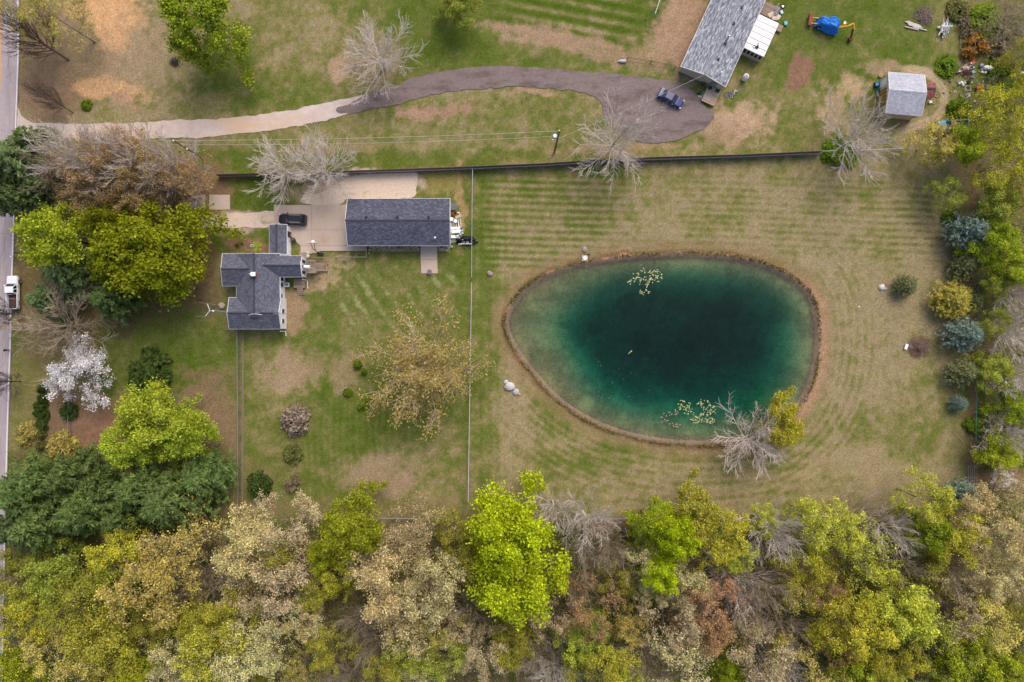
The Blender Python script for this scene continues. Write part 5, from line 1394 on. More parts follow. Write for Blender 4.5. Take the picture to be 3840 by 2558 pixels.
wire_fence([(172, 690), (171, 760)], 'thin wire fence under the bare roadside tree', 1.2, mat('teal_rail', (110, 130, 134), .5))
wire_fence([(168, 905), (166, 960), (165, 1040)], 'green wire fence beside the golden shrub in the front yard', 1.2, mat('teal_rail', (110, 130, 134), .5))
wire_fence([(1058, 563), (1085, 563)], 'short white rail fence beside the black tarpaulin', 1.2, M_TRIM)
# split rail fence near the mobile home
rf = thing('rail_fence', 'short grey split rail fence left of the mobile home', 'fence', (*F(2350, 225), 0))
pp = [F(2352, 222), F(2440, 236), F(2530, 256)]
for p in pp: build('post', MB().tube((*p, -.1), (*p, 1.1), .08), M_POST, rf, world=True)
for a, b in zip(pp[:-1], pp[1:]):
    for z in (.4, .9): build('rail', MB().tube((*a, z), (*b, z), .05, .04), M_POST, rf, world=True)
t = thing('overturned_boat_hull', 'small grey upturned dinghy hull at the end of the rail fence', 'dinghy', (*F(2332, 231), 0))
build('hull', MB().lathe((0, 0, .2), [(.02, -.8), (.22, -.4), (.3, 0), (.26, .5), (.2, .7)], 8, ry=1.57), mat('grey_plastic', (188, 190, 196), .5), t)
# ================================================================== VEHICLES
M_TYRE = mat('tyre_rubber', (34, 34, 36), .9); M_RIM = mat('alloy_rim', (190, 190, 194), .35, metal=.7)
M_LAMP = mat('lamp_glass', (236, 238, 240), .1, spec=.8); M_RED = mat('red_lamp', (150, 24, 24), .2)
M_CG = mat('car_glass', (26, 32, 40), .04, spec=1.0)
def loft(mb, secs, tint=(1, 1, 1), cap=True):
    n = len(secs[0]); k = len(mb.v)
    for s in secs: mb.v += [tuple(p) for p in s]
    for q in range(len(secs) - 1):
        for i in range(n):
            j = (i + 1) % n; mb.f.append((k + q * n + i, k + q * n + j, k + (q + 1) * n + j, k + (q + 1) * n + i)); mb.t.append(tint)
    if cap:
        mb.f.append(tuple(k + i for i in reversed(range(n)))); mb.t.append(tint)
        q = k + (len(secs) - 1) * n; mb.f.append(tuple(q + i for i in range(n))); mb.t.append(tint)
def sect(x, w, z0, z1, r=.12):
    return [(x, -w + r * .4, z0), (x, w - r * .4, z0), (x, w, z0 + r), (x, w, z1 - r * 1.4), (x, w - r * .8, z1 - r * .3), (x, w - r * 2, z1), (x, -w + r * 2, z1), (x, -w + r * .8, z1 - r * .3), (x, -w, z1 - r * 1.4), (x, -w, z0 + r)]
def wheels(root, xs, w, r=.33):
    for x in xs:
        for s in (-1, 1):
            y = s * (w - .02); o = build('wheel', MB().tube((x, y - .11, r), (x, y + .11, r), r * .62, n=14), M_RIM, root)
            build('tyre', MB().torus((x, y, r), r * .78, r * .24, 'Y', 18, 6), M_TYRE, o, smooth=True)
def car(name, label, cat, x, y, rz, L, W, paint, body, cab, belt, roof_z, lights=True, rack=False, rz_roof=None, wag=False):
    """body: [(x frac, half width frac, top z)], cab: xb0,xr0,xr1,xb1 along length (front positive)"""
    t = thing(name, label, cat, (x, y, .05), rz); hw = W / 2
    mb = MB(); loft(mb, [sect(a * L / 2, b * hw, .32 if abs(a) > .95 else .24, z) for a, b, z in body]); build('body', mb, paint, t, smooth=False)
    xb0, xr0, xr1, xb1 = [c * L / 2 for c in cab]; wb = hw * .86; wr = hw * .68
    lo = [(xb0, -wb, belt), (xb1, -wb, belt), (xb1, wb, belt), (xb0, wb, belt)]; hi = [(xr0, -wr, roof_z), (xr1, -wr, roof_z), (xr1, wr, roof_z), (xr0, wr, roof_z)]
    mb = MB(); loft(mb, [lo, hi]); build('cabin', mb, paint, t)
    def pane(nm, q, ins=.07):
        q = [Vector(p) for p in q]; c = sum(q, Vector((0, 0, 0))) / 4; n = (q[1] - q[0]).cross(q[3] - q[0]).normalized()
        if n.dot(c - Vector((0, 0, belt - .2))) < 0: n = -n
        mb = MB(); mb.quad([c + (p - c) * (1 - ins) + n * .012 for p in q]); mb.quad([c + (p - c) * (1 - ins) + n * .004 for p in q][::-1]); build(nm, mb, M_CG, t)
    pane('windscreen', [lo[1], lo[2], hi[2], hi[1]], .10); pane('rear_window', [lo[0], lo[3], hi[3], hi[0]], .12)
    for s, (a, b, c_, d) in ((1, (lo[0], lo[1], hi[1], hi[0])), (-1, (lo[3], lo[2], hi[2], hi[3]))):
        a, b, c_, d = map(Vector, (a, b, c_, d))
        pane('side_window', [a.lerp(b, .04), a.lerp(b, .5), d.lerp(c_, .5), d.lerp(c_, .04)], .14); pane('side_window', [a.lerp(b, .5), a.lerp(b, .96), d.lerp(c_, .96), d.lerp(c_, .5)], .14)
    wheels(t, (L * .31, -L * .30), hw, .33 if not wag else .37)
    fz = body[-1][2]; rzr = body[0][2]
    for s in (-1, 1):
        build('headlight', MB().box((L / 2 * .93, s * hw * .68, fz - .1), (.3, .36, .16), s * -.35), M_LAMP, t)
        build('taillight', MB().box((-L / 2 * .955, s * hw * .70, rzr - .1), (.2, .3, .2), s * .3), M_RED, t)
        build('mirror', MB().box((xb1 - .35, s * (hw + .08), belt + .05), (.14, .22, .15)), paint, t)
        if rack: build('roof_rail', MB().beam((xr0 + .1, s * wr * .96, roof_z + .06), (xr1 - .15, s * wr * .96, roof_z + .06), .06, .05), M_RIM, t)
    build('bumper', MB().box((L / 2 * .99, 0, .42), (.1, W * .8, .22)).box((-L / 2 * .99, 0, .42), (.1, W * .8, .22)), paint, t)
    return t
p = F(2512, 373)
P_BLUE = mat('blue_paint', (18, 44, 104), .3, spec=.5, coat=.5)
sedan_body = [(-1, .82, .86), (-.93, .94, .98), (-.6, 1, 1.0), (0, 1, .95), (.3, 1, .93), (.6, .97, .88), (.88, .9, .78), (1, .74, .64)]
car('sedan', 'dark blue sedan parked on the dark gravel turnaround', 'car', p[0], p[1], math.radians(-29), 4.75, 1.82, P_BLUE, sedan_body, (-.74, -.40, .12, .46), .92, 1.38)
p = F(1103, 826)
P_BLK = mat('black_paint', (22, 25, 36), .3, spec=.4, coat=.3)
suv_body = [(-1, .84, .98), (-.95, .95, 1.05), (-.5, 1, 1.08), (.2, 1, 1.06), (.55, .98, 1.04), (.85, .92, .96), (1, .78, .80)]
car('suv', 'black estate car with silver roof rails parked on the concrete apron', 'car', p[0], p[1], math.radians(178), 4.75, 1.9, P_BLK, suv_body, (-.93, -.70, .22, .50), 1.04, 1.62, rack=True, wag=True)
# white pickup on the road
def pickup(label, x, y, rz, paint, L=5.7, W=1.95, liner=None, name='pickup_truck'):
    t = thing(name, label, 'pickup truck', (x, y, .1), rz); hw = W / 2
    mb = MB(); loft(mb, [sect(a * L / 2, b * hw, .38, z) for a, b, z in [(-.12, 1, 1.08), (.3, 1, 1.08), (.5, .98, 1.08), (.8, .96, 1.04), (.93, .9, .96), (1, .8, .84)]]); build('body', mb, paint, t)
    lo = [(-.10 * L / 2, -hw * .9, 1.06), (.52 * L / 2, -hw * .9, 1.06), (.52 * L / 2, hw * .9, 1.06), (-.10 * L / 2, hw * .9, 1.06)]; hi = [(-.04 * L / 2, -hw * .74, 1.75), (.32 * L / 2, -hw * .74, 1.75), (.32 * L / 2, hw * .74, 1.75), (-.04 * L / 2, hw * .74, 1.75)]
    mb = MB(); loft(mb, [lo, hi]); build('cab', mb, paint, t)
    for nm, q, k in (('windscreen', (lo[1], lo[2], hi[2], hi[1]), .12), ('rear_window', (lo[0], lo[3], hi[3], hi[0]), .2)):
        q = [Vector(v) for v in q]; c = sum(q, Vector((0, 0, 0))) / 4; n = Vector((1, 0, .5)) if nm == 'windscreen' else Vector((-1, 0, .1))
        mb = MB(); mb.quad([c + (v - c) * (1 - k) + n * .015 for v in q]); build(nm, mb, M_CG, t)
    for s in (-1, 1):
        for f0, f1 in ((.08, .5), (.54, .92)):
            a = Vector((lo[0][0], s * hw * .9, 1.06)); b = Vector((lo[1][0], s * hw * .9, 1.06)); c_ = Vector((hi[1][0], s * hw * .74, 1.75)); d = Vector((hi[0][0], s * hw * .74, 1.75))
            q = [a.lerp(b, f0), a.lerp(b, f1), d.lerp(c_, f1), d.lerp(c_, f0)]; c0 = sum(q, Vector((0, 0, 0))) / 4; mb = MB(); mb.quad([c0 + (v - c0) * .84 + Vector((0, s * .015, .006)) for v in q]); build('side_window', mb, M_CG, t)
        build('mirror', MB().box((L / 2 * .42, s * (hw + .14), 1.15), (.12, .26, .22)), paint, t)
        build('headlight', MB().box((L / 2 * .95, s * hw * .74, .84), (.2, .3, .22)), M_LAMP, t); build('taillight', MB().box((-L / 2 * .995, s * hw * .9, .95), (.06, .14, .34)), M_RED, t)
        build('bed_side', MB().box((-.56 * L / 2, s * (hw - .06), .84), (.86 * L / 2, .12, .62)), paint, t)
    build('tailgate', MB().box((-.985 * L / 2, 0, .84), (.1, W - .26, .6)), paint, t)
    build('bed_liner', MB().box((-.56 * L / 2, 0, .56), (.84 * L / 2, W - .28, .1)), liner or M_DARK, t)
    wheels(t, (L * .32, -L * .30), hw, .38)
    return t
pw = mat('white_paint', (240, 242, 246), .3, spec=.5, coat=.5)
p = F(62, 1098); pk = pickup('white crew cab pickup truck with open bed stopped at the road edge', p[0], p[1], math.radians(91), pw, 5.8, 2.0, mat('dark_liner', (70, 56, 58), .9, noise=.3, nscale=3))
t = thing('orange_reel', 'small orange coil lying in the bed of the white pickup', 'coil', (p[0] + .15, p[1] - 1.1, .74)); build('coil', MB().torus((0, 0, 0), .16, .05), mat('orange_plastic', (232, 84, 40), .5), t); build('strap', MB().beam((-.9, 0, 0), (-.2, 0, 0), .03), M_TRIM, t)
p = F(3561, 478); pk2 = pickup('derelict light blue and rust pickup truck loaded with scrap', p[0], p[1], math.radians(182), mat('faded_blue_paint', (92, 156, 206), .5, noise=.12, nscale=2), 5.2, 1.9, mat('rusty_bed', (126, 112, 108), .9, noise=.3, nscale=3))
build('rusty_roof', MB().box((.36, 0, 1.77), (.9, 1.3, .03)), mat('rust_white', (176, 128, 122), .8, noise=.35, nscale=3), pk2)
for i in range(9):
    q = (p[0] + .9 + rnd.uniform(0, 1.7), p[1] + rnd.uniform(-.7, .7)); o = build('scrap', MB().box((0, 0, 0), (rnd.uniform(.2, .8), rnd.uniform(.1, .4), rnd.uniform(.08, .3)), rnd.uniform(0, 3)), mat(['scrap_white', 'scrap_grey', 'scrap_brown'][i % 3], [(220, 220, 222), (130, 130, 136), (110, 84, 70)][i % 3], .7)); o.location = (*q, .85 + .1 * (i % 2)); tag(o, '%s piece of scrap lying in the bed of the derelict pickup' % ['white', 'grey', 'brown'][i % 3], 'scrap', 'scrap in the derelict pickup')
# backhoe under tarpaulin
p = F(3095, 100); bh = thing('backhoe', 'yellow backhoe covered with a blue tarpaulin on the lawn', 'backhoe', (p[0], p[1], 0), math.radians(-15))
M_YEL = mat('yellow_machine_paint', (222, 166, 40), .5, noise=.15, nscale=3); M_RUSTY = mat('rusty_bucket', (140, 84, 66), .9, noise=.35, nscale=3)
wheels(bh, (-1.2, 1.1), .85, .55)
build('chassis', MB().box((0, 0, .9), (3.4, 1.3, .8)), M_YEL, bh)
def tarp():
    nx, ny = 34, 20; vs = []; r = np.random.RandomState(3)
    for j in range(ny):
        for i in range(nx):
            s = i / (nx - 1) * 2 - 1; q = j / (ny - 1) * 2 - 1
            e = max(abs(s), abs(q)); x = s * 2.15; wd = 1.15 + .25 * math.sin(s * 2.2 + .6) + .1 * math.sin(s * 9)
            y = q * wd
            z = 2.05 + .28 * math.exp(-((s - .35) / .3) ** 2) - .45 * max(0, -s - .2) - .25 * max(0, s - .6)
            k = sstep(.55, 1.0, np.array([max(abs(s) * .93, abs(q))]))[0]
            z = z * (1 - k) + .55 * k + .12 * math.sin(7 * s + 4 * q) * k + .05 * math.sin(11 * s - 6 * q) + .05 * math.sin(5 * s + 13 * q)
            z -= .18 * math.exp(-((s + .1 + .1 * q) / .05) ** 2)
            vs.append((x + .06 * math.sin(8 * q), y + .07 * math.sin(9 * s), z))
    idx = np.arange(nx * ny).reshape(ny, nx); fq = np.stack([idx[:-1, :-1], idx[:-1, 1:], idx[1:, 1:], idx[1:, :-1]], -1).reshape(-1, 4)
    return np_mesh('tarpaulin', np.array(vs), fq, mat('blue_tarpaulin', (22, 112, 206), .45, noise=.1, nscale=2, bump=.2), smooth=True)
link('tarpaulin', tarp(), bh)
lb = build('loader_bucket', MB().box((-3.0, .1, .5), (.75, 1.9, .5), .1).box((-3.3, .1, .8), (.15, 1.9, .4), .1), M_RUSTY, bh)
for s in (-.5, .5): build('loader_arm', MB().beam((-1.8, s, 1.1), (-2.8, s, .75), .14, .2), M_YEL, bh)
build('boom', MB().beam((2.0, -.2, 1.2), (3.3, .1, 1.9), .22, .3), M_YEL, bh); build('cylinder', MB().tube((2.0, -.1, 1.3), (3.0, .5, 2.0), .07), M_YEL, bh)
build('dipper_arm', MB().beam((3.2, .1, 1.9), (3.9, .6, 2.1), .24, .3).beam((3.9, .6, 2.1), (4.4, -.1, 1.6), .22, .25), M_YEL, bh)
build('digging_bucket', MB().beam((4.25, .0, 1.5), (4.6, -1.0, .7), .25, .3).box((4.6, -1.3, .45), (.6, .6, .5), .5), mat('dark_bucket', (84, 52, 36), .9, noise=.3), bh)

# ================================================================== POLES, WIRES, AERIALS
M_POLE = mat('pole_wood', (122, 98, 82), .95, noise=.2, nscale=4)
b0 = F(763, 594); b1 = F(2079, 571)
up = thing('utility_pole', 'wooden utility pole near the end of the long driveway verge', 'utility pole', (*b0, 0)); build('pole', MB().tube((0, 0, -.2), (0, 0, 10.6), .17, .11, 8), M_POLE, up)
build('insulator', MB().lathe((0, 0, 10.6), [(.12, 0), (.14, .1), (.05, .22)]), M_TRIM, up); build('bracket', MB().torus((.25, .1, 8), .3, .03, 'X'), M_METAL, up); build('lamp', MB().lathe((.3, -.2, 6.6), [(.12, 0), (.14, .12), (.04, .2)]), M_TRIM, up)
up = thing('utility_pole', 'wooden utility pole with silver transformer beside the gravel turnaround', 'utility pole', (*b1, 0)); build('pole', MB().tube((0, 0, -.2), (.05, 0, 12.2), .19, .12, 8), M_POLE, up)
build('transformer', MB().tube((-.5, 0, 8.6), (-.5, 0, 9.7), .32, n=14), mat('silver_can', (196, 200, 208), .4, metal=.3), up)
build('insulator', MB().lathe((0, 0, 12.2), [(.1, 0), (.12, .1), (.04, .2)]), M_TRIM, up); build('insulator', MB().lathe((-.55, 0, 7.4), [(.1, 0), (.1, .1), (.04, .2)]), M_TRIM, up); build('insulator', MB().lathe((-.8, 0, 7.4), [(.1, 0), (.1, .1), (.04, .2)]), M_TRIM, up)
def wire(name, label, a, b, sag, r=.022, m=None, n=14):
    mb = MB(); pts = []
    for i in range(n + 1):
        t = i / n; pts.append((a[0] + (b[0] - a[0]) * t, a[1] + (b[1] - a[1]) * t, a[2] + (b[2] - a[2]) * t - sag * 4 * t * (1 - t)))
    mb.path(pts, r, 4); o = build(name, mb, m or mat('pale_cable', (186, 184, 176), .6)); tag(o, label, 'cable'); return o
wire('power_cable', 'upper pale power cable stretched between the two utility poles', (b0[0], b0[1], 10.7), (b1[0], b1[1], 12.2), 1.2, .03)
wire('power_cable', 'lower twisted power cable stretched between the two utility poles', (b0[0], b0[1], 8.4), (b1[0], b1[1], 9.4), 1.5, .024)
wire('power_cable', 'upper power cable from the left pole towards the road', (b0[0], b0[1], 10.7), (-88, 33.5, 11), 1.0, .03)
wire('power_cable', 'lower power cable from the left pole towards the road', (b0[0], b0[1], 8.4), (-88, 32.5, 9), 1.0, .024)
wire('power_cable', 'thin dashed cable running from the transformer pole to the mobile home', (b1[0], b1[1], 8), (33, 45.5, 3.6), .8, .024)
# lattice aerial mast at the west gable
b = (-48.75, 4.9)
mt = thing('aerial_mast', 'tall lattice television aerial mast beside the west gable', 'aerial', (*b, 0))
mb = MB()
for k in range(3):
    a = k * 2.094; c = (math.cos(a) * .2, math.sin(a) * .2); mb.tube((*c, 0), (*c, 8.6), .02, n=4)
for i in range(20):
    for k in range(3):
        a = k * 2.094; a2 = (k + 1) * 2.094; mb.tube((math.cos(a) * .2, math.sin(a) * .2, i * .43), (math.cos(a2) * .2, math.sin(a2) * .2, i * .43 + .43), .012, n=3)
build('lattice', mb, M_CL, mt); build('rotor', MB().tube((0, 0, 8.6), (0, 0, 10), .04).lathe((0, 0, 8.5), [(.14, 0), (.14, .3)]), M_TRIM, mt)
build('boom', MB().beam((0, 0, 9.9), (-.35, 1.1, 9.9), .06).beam((0, 0, 9.9), (-.7, -.9, 9.9), .06), M_TRIM, mt)
build('element', MB().beam((-1.7, 1.3, 9.9), (1.1, .95, 9.9), .025), M_CL, mt); build('element', MB().beam((-2.2, -.95, 9.9), (-.2, -.85, 9.9), .025), M_CL, mt)
p = F(1052, 1175, 5.5); ae = thing('roof_aerial', 'comb shaped television aerial fixed over the south east gable', 'aerial', (p[0], p[1], 4.4))
build('mast', MB().tube((-.9, 0, -.1), (-.9, 0, 1.1), .03), M_CL, ae); build('boom', MB().beam((-1.2, 0, 1.1), (1.6, -.1, 1.1), .05), mat('copper_boom', (150, 110, 100), .5), ae)
for i in range(12): build('element', MB().beam((-1.1 + i * .22, -.25 - .012 * i, 1.1), (-1.1 + i * .22, .25 - .012 * i, 1.1), .03), M_CL, ae)

# ================================================================== PERSON
def person(x, y, rz, label):
    t = thing('person', label, 'person', (x, y, .1), rz)
    J = dict(pel=(0, 0, .93), che=(0, .02, 1.28), nec=(0, 0, 1.46), hd0=(0, .02, 1.56), hd1=(0, .03, 1.70), hl=(.1, 0, .9), kl=(.12, .03, .5), al=(.12, -.02, .09), tl=(.13, .17, .05), hr=(-.1, 0, .9), kr=(-.12, .03, .5), ar=(-.12, -.02, .09), tr=(-.13, .17, .05),
             sl=(.19, 0, 1.40), el=(.27, .0, 1.13), wl=(.24, .2, 1.0), sr=(-.19, 0, 1.40), er=(-.27, .0, 1.13), wr=(-.24, .2, 1.0))
    R = dict(pel=.15, che=.16, nec=.06, hd0=.085, hd1=.095, hl=.10, kl=.065, al=.045, tl=.035, hr=.10, kr=.065, ar=.045, tr=.035, sl=.075, el=.05, wl=.035, sr=.075, er=.05, wr=.035)
    E = [('pel', 'che'), ('che', 'nec'), ('nec', 'hd0'), ('hd0', 'hd1'), ('pel', 'hl'), ('hl', 'kl'), ('kl', 'al'), ('al', 'tl'), ('pel', 'hr'), ('hr', 'kr'), ('kr', 'ar'), ('ar', 'tr'), ('che', 'sl'), ('sl', 'el'), ('el', 'wl'), ('che', 'sr'), ('sr', 'er'), ('er', 'wr')]
    for s, w in ((1, 'wl'), (-1, 'wr')):
        for i in range(5):
            nm = w + str(i); b = Vector(J[w]); 
            if i < 4: J[nm] = tuple(b + Vector((s * (-.03 + i * .02), .10 - abs(i - 1.5) * .008, -.02)))
            else: J[nm] = tuple(b + Vector((-s * .055, .05, 0)))
            R[nm] = .011; E.append((w, nm))
    ks = list(J); me = bpy.data.meshes.new('body'); me.from_pydata([J[k] for k in ks], [(ks.index(a), ks.index(b_)) for a, b_ in E], []); me.update()
    o = link('body', me, t); sk = o.modifiers.new('skin', 'SKIN'); 
    for i, k in enumerate(ks): me.skin_vertices[0].data[i].radius = (R[k], R[k] * (.8 if k in ('che', 'pel') else 1))
    me.skin_vertices[0].data[0].use_root = True
    ss = o.modifiers.new('sub', 'SUBSURF'); ss.levels = 1; ss.render_levels = 1
    me.materials.append(mat('dark_clothes', (34, 36, 44), .9))
    build('cap', MB().lathe((0, .03, 1.66), [(.115, 0), (.11, .06), (.07, .12), (.01, .14)], 12).box((0, .14, 1.68), (.14, .12, .015)), mat('pale_cap', (186, 198, 198), .8), t)
    build('face', MB().box((0, .115, 1.63), (.03, .03, .05)).box((.035, .105, 1.655), (.02, .01, .012)).box((-.035, .105, 1.655), (.02, .01, .012)).box((0, .11, 1.585), (.05, .01, .012)), mat('skin', (196, 150, 126), .7), t)
    return t
p = F(38, 1313); person(p[0] - .0, p[1], math.radians(90), 'person in dark clothes and pale cap standing at the road edge')
# mailboxes
p = F(68, 958)
for i, (dx, dy, m_, lb) in enumerate(((-.3, -.35, M_TRIM, 'white mailbox on a post at the road edge'), (.35, .3, mat('charcoal', (60, 66, 76), .5), 'dark round topped mailbox behind the white one at the road'))):
    t = thing('mailbox', lb, 'mailbox', (p[0] + dx, p[1] + dy, 0), 0, 'mailboxes by the road'); build('post', MB().box((0, 0, .5), (.1, .1, 1.0)), M_POST, t); build('box', MB().box((0, 0, 1.1), (.5, .2, .16)).tube((-.25, 0, 1.18), (.25, 0, 1.18), .1, n=10), m_, t); build('flag', MB().box((.1, .115, 1.25), (.12, .015, .08)), M_RED, t)
# basketball hoop
p = F(1199, 950); bk = thing('basketball_hoop', 'basketball hoop with white backboard standing at the edge of the concrete apron', 'basketball hoop', (p[0] - .2, p[1] + .0, 0))
build('base', MB().box((.35, -.1, .15), (1.1, .45, .28), -.35), M_DARK, bk)
build('pole', MB().tube((0, 0, .1), (-.05, .35, 2.6), .07), M_DARK, bk); build('bracket', MB().beam((-.2, .3, 2.4), (-.35, 1.1, 3.1), .07).beam((.15, .3, 2.4), (.1, 1.1, 3.1), .07).beam((-.35, 1.1, 3.1), (-.7, 1.3, 3.3), .06).beam((.1, 1.1, 3.1), (.5, 1.3, 3.3), .06), M_DARK, bk)
build('backboard', MB().box((-.1, 1.35, 3.35), (1.8, .06, 1.1)), M_TRIM, bk); build('rim', MB().torus((-.1, 1.66, 3.05), .23, .02), M_TRIM, bk)
build('net', MB().lathe((-.1, 1.66, 2.65), [(.13, 0), (.14, .2), (.22, .4)], 10), mat('net_cord', (220, 214, 206), .9), bk)

# ================================================================== YARD OBJECTS
def rock(x, y, r, label, col=(186, 178, 172), full=False, grp=None, ry=1.0):
    p = F(x, y) if full else D(x, y); t = build('boulder', MB().lathe((0, 0, -.1), [(r * .8, 0), (r, r * .35), (r * .75, r * .75), (r * .3, r * .95)], 9, wob=.35), mat('stone_%d_%d' % (col[0], col[2]), col, .9, noise=.15, nscale=4, bump=.4)); t.location = (*p, 0); t.scale.y = ry; t.rotation_euler.z = rnd.uniform(0, 3); return tag(t, label, 'boulder', grp)
gp = 'boulders on the pond lawn'
rock(1163, 878, .45, 'smallest white boulder at the head of the row left of the pond', (190, 186, 186), grp=gp); rock(1172, 888, .75, 'largest white boulder in the row left of the pond', (194, 190, 190), grp=gp, ry=1.3); rock(1186, 901, .55, 'grey boulder in the row left of the pond', (176, 174, 180), grp=gp); rock(1194, 906, .25, 'little tan boulder ending the row left of the pond', (190, 156, 128), grp=gp)
rock(1344, 574, .5, 'grey boulder above the pond next to the white cover', (156, 144, 142), grp=gp); rock(2026, 661, .6, 'white boulder beside the thin spruce on the lawn', (200, 198, 200), grp=gp); rock(2036, 664, .25, 'small stone touching the white boulder on the lawn', (186, 168, 158), grp=gp)
rock(2092, 797, .4, 'grey boulder beside the round brush pile', (132, 128, 128), grp=gp); rock(510, 703, .6, 'tan boulder on the lawn by the lattice mast', (172, 158, 148), grp=gp)
rock(1126, 629, .55, 'stump like stone alone on the lawn beside the fence', (156, 138, 130), grp=gp, ry=.9); rock(2120 - 145, 706, .2, 'pale pebble high on the dry lawn', (200, 196, 196), grp=gp)
t = thing('well_cover', 'white square well cover near the top shore of the pond', 'well cover', (*D(1344, 594), 0)); build('frame', MB().box((0, 0, .12), (1.0, 1.0, .24)), M_TAN, t); build('lid', MB().box((.05, .02, .3), (.62, .62, .14), .4), M_TRIM, t)
t = thing('pump', 'small dark pump beside the white well cover', 'pump', (*D(1351, 586), 0)); build('motor', MB().tube((0, 0, .15), (.3, .1, .15), .1).box((0, 0, .05), (.3, .25, .1)), M_DARK, t)
t = thing('bench_slab', 'white slab bench beside the round brush pile', 'bench', (*D(2081, 797), 0), 1.25); build('seat', MB().box((0, 0, .35), (.95, .5, .1)), M_TRIM, t)
for s in (-1, 1): build('leg', MB().box((s * .35, 0, .15), (.1, .4, .3)), M_TRIM, t)
def stick_pile(x, y, r, n, label, col, full=False, name='brush_pile', L=(.5, 1.5), rad=.025, zt=.7):
    p = F(x, y) if full else D(x, y); segs = []; q = random.Random(int(x))
    for i in range(n):
        a = q.uniform(0, 6.28); d = q.uniform(0, r) ; c = (math.cos(a) * d, math.sin(a) * d); l = q.uniform(*L) / 2; b = q.uniform(0, 3.14); z = q.uniform(.03, zt * (1 - d / r * .8)); k = q.uniform(.6, 1)
        e = (math.cos(b) * l, math.sin(b) * l); segs.append(((c[0] - e[0], c[1] - e[1], z), (c[0] + e[0], c[1] + e[1], z + q.uniform(-.1, .1)), rad * k * 1.3, rad * k))
    o = link(name, tubes_mesh(name, segs, mat('sticks_%d' % col[0], col, .95, noise=.3, nscale=2))); o.location = (*p, 0); tag(o, label, 'brush pile'); return o
stick_pile(2112, 797, 1.9, 520, 'round pile of dead branches on the lawn beyond the pond', (150, 124, 112), zt=1.0)
stick_pile(1126, 629, .45, 60, 'tiny bundle of sticks on the lawn beside the fence', (150, 132, 122), L=(.3, .7), rad=.02, zt=.5)
stick_pile(3466, 58, 1.6, 150, 'loose heap of grey branches at the top right', (156, 138, 128), True, L=(.8, 3.0), rad=.03)
stick_pile(658, 232, .75, 140, 'dark charred brush pile in the sandy field', (84, 76, 84), True, L=(.5, 1.3), zt=.7)
# log stack and plank heap
lg = [((165, 330), (425, 420)), ((125, 340), (440, 440)), ((170, 375), (465, 465)), ((185, 402), (400, 455)), ((275, 445), (555, 515)), ((120, 440), (390, 505))]
nm_ = ['uppermost', 'second', 'third', 'short fourth', 'lower right', 'lowest left']
for i, (a, b) in enumerate(lg):
    A = F(3370 + a[0] / 5.38, 20 + a[1] / 5.38); B = F(3370 + b[0] / 5.38, 20 + b[1] / 5.38); c = ((A[0] + B[0]) / 2, (A[1] + B[1]) / 2)
    o = build('log', MB().tube((A[0] - c[0], A[1] - c[1], 0), (B[0] - c[0], B[1] - c[1], 0), .11, .1, 8), mat('peeled_log', (206, 198, 192), .8, noise=.1, nscale=4)); o.location = (*c, .14); tag(o, 'pale peeled log, %s in the row by the scrap heaps' % nm_[i], 'log', 'pale logs in a row')
q = random.Random(4)
cols_ = [('white', (214, 212, 212)), ('grey', (156, 150, 152)), ('tan', (190, 166, 140)), ('teal', (60, 140, 146))]
for i in range(26):
    c = F(3533 + q.gauss(0, 9), 112 + q.gauss(0, 11)); a = q.choice([1.25, 1.25, 1.0, -.6, .4]) + q.gauss(0, .2); L = q.uniform(.8, 2.4); cn, cc = cols_[(0, 0, 1, 0, 1, 2, 3)[i % 7]]
    o = build('plank', MB().box((0, 0, 0), (L, .16, .05), 0, ry=q.uniform(-.08, .08)), mat('plank_' + cn, cc, .8, noise=.1)); o.location = (*c, .08 + .03 * i); o.rotation_euler.z = a; tag(o, 'discarded %s plank in the jumbled heap beside the branches' % cn, 'plank', 'planks in the jumbled heap')
# items behind the garage
M_PVC = mat('white_pvc', (222, 216, 206), .6)
def gz(x, y, z=0): return (*F(1660 + x / 4.07, 740 + y / 4.07), z)
t = thing('pallet_stack', 'grey plastic pallet leaning behind the garage corner', 'pallet', gz(172, 150)); 
for i in range(7): build('slat', MB().box((-.45 + i * .15, 0, .5), (.09, 1.2, .08)), mat('grey_pallet', (120, 124, 138), .8), t)
for j in range(5): build('cross_slat', MB().box((0, -.5 + j * .25, .42), (1.0, .1, .06)), mat('grey_pallet2', (84, 86, 98), .8), t)
t = thing('planter_heap', 'rusty brown bucket heap behind the garage', 'scrap', gz(195, 260)); build('bucket', MB().lathe((0, 0, 0), [(.35, 0), (.42, .5), (.36, .5), (.3, .1)], 12), M_RUSTY, t); build('scrap', MB().box((.3, -.1, .3), (.5, .3, .3), .6).box((-.4, .1, .2), (.4, .3, .3), .2), M_RUSTY, t)
pipes = [((255, 235), (285, 450)), ((235, 235), (252, 455)), ((120, 310), (265, 350)), ((165, 350), (158, 600)), ((120, 380), (125, 540)), ((135, 385), (140, 560)), ((185, 400), (190, 460)), ((208, 400), (212, 460)), ((240, 380), (243, 460)), ((262, 450), (268, 560)), ((125, 550), (160, 620)), ((215, 235), (262, 238))]
for i, (a, b) in enumerate(pipes):
    A = Vector(gz(*a, .5)); B = Vector(gz(*b, .45)); c = (A + B) / 2; o = build('white_pipe', MB().beam(A - c, B - c, .12, .10), M_PVC); o.location = c; o.location.z = .25 + .05 * (i % 5); tag(o, 'long cream plastic rail in the stack behind the garage', 'rail', 'cream rails behind the garage')
t = tag(build('board_sheet', MB().box((0, 0, 0), (1.1, .5, .04), .4), mat('tan_board', (186, 166, 140), .8)), 'tan board lying over the cream rails behind the garage', 'board'); t.location = gz(245, 305, .75)
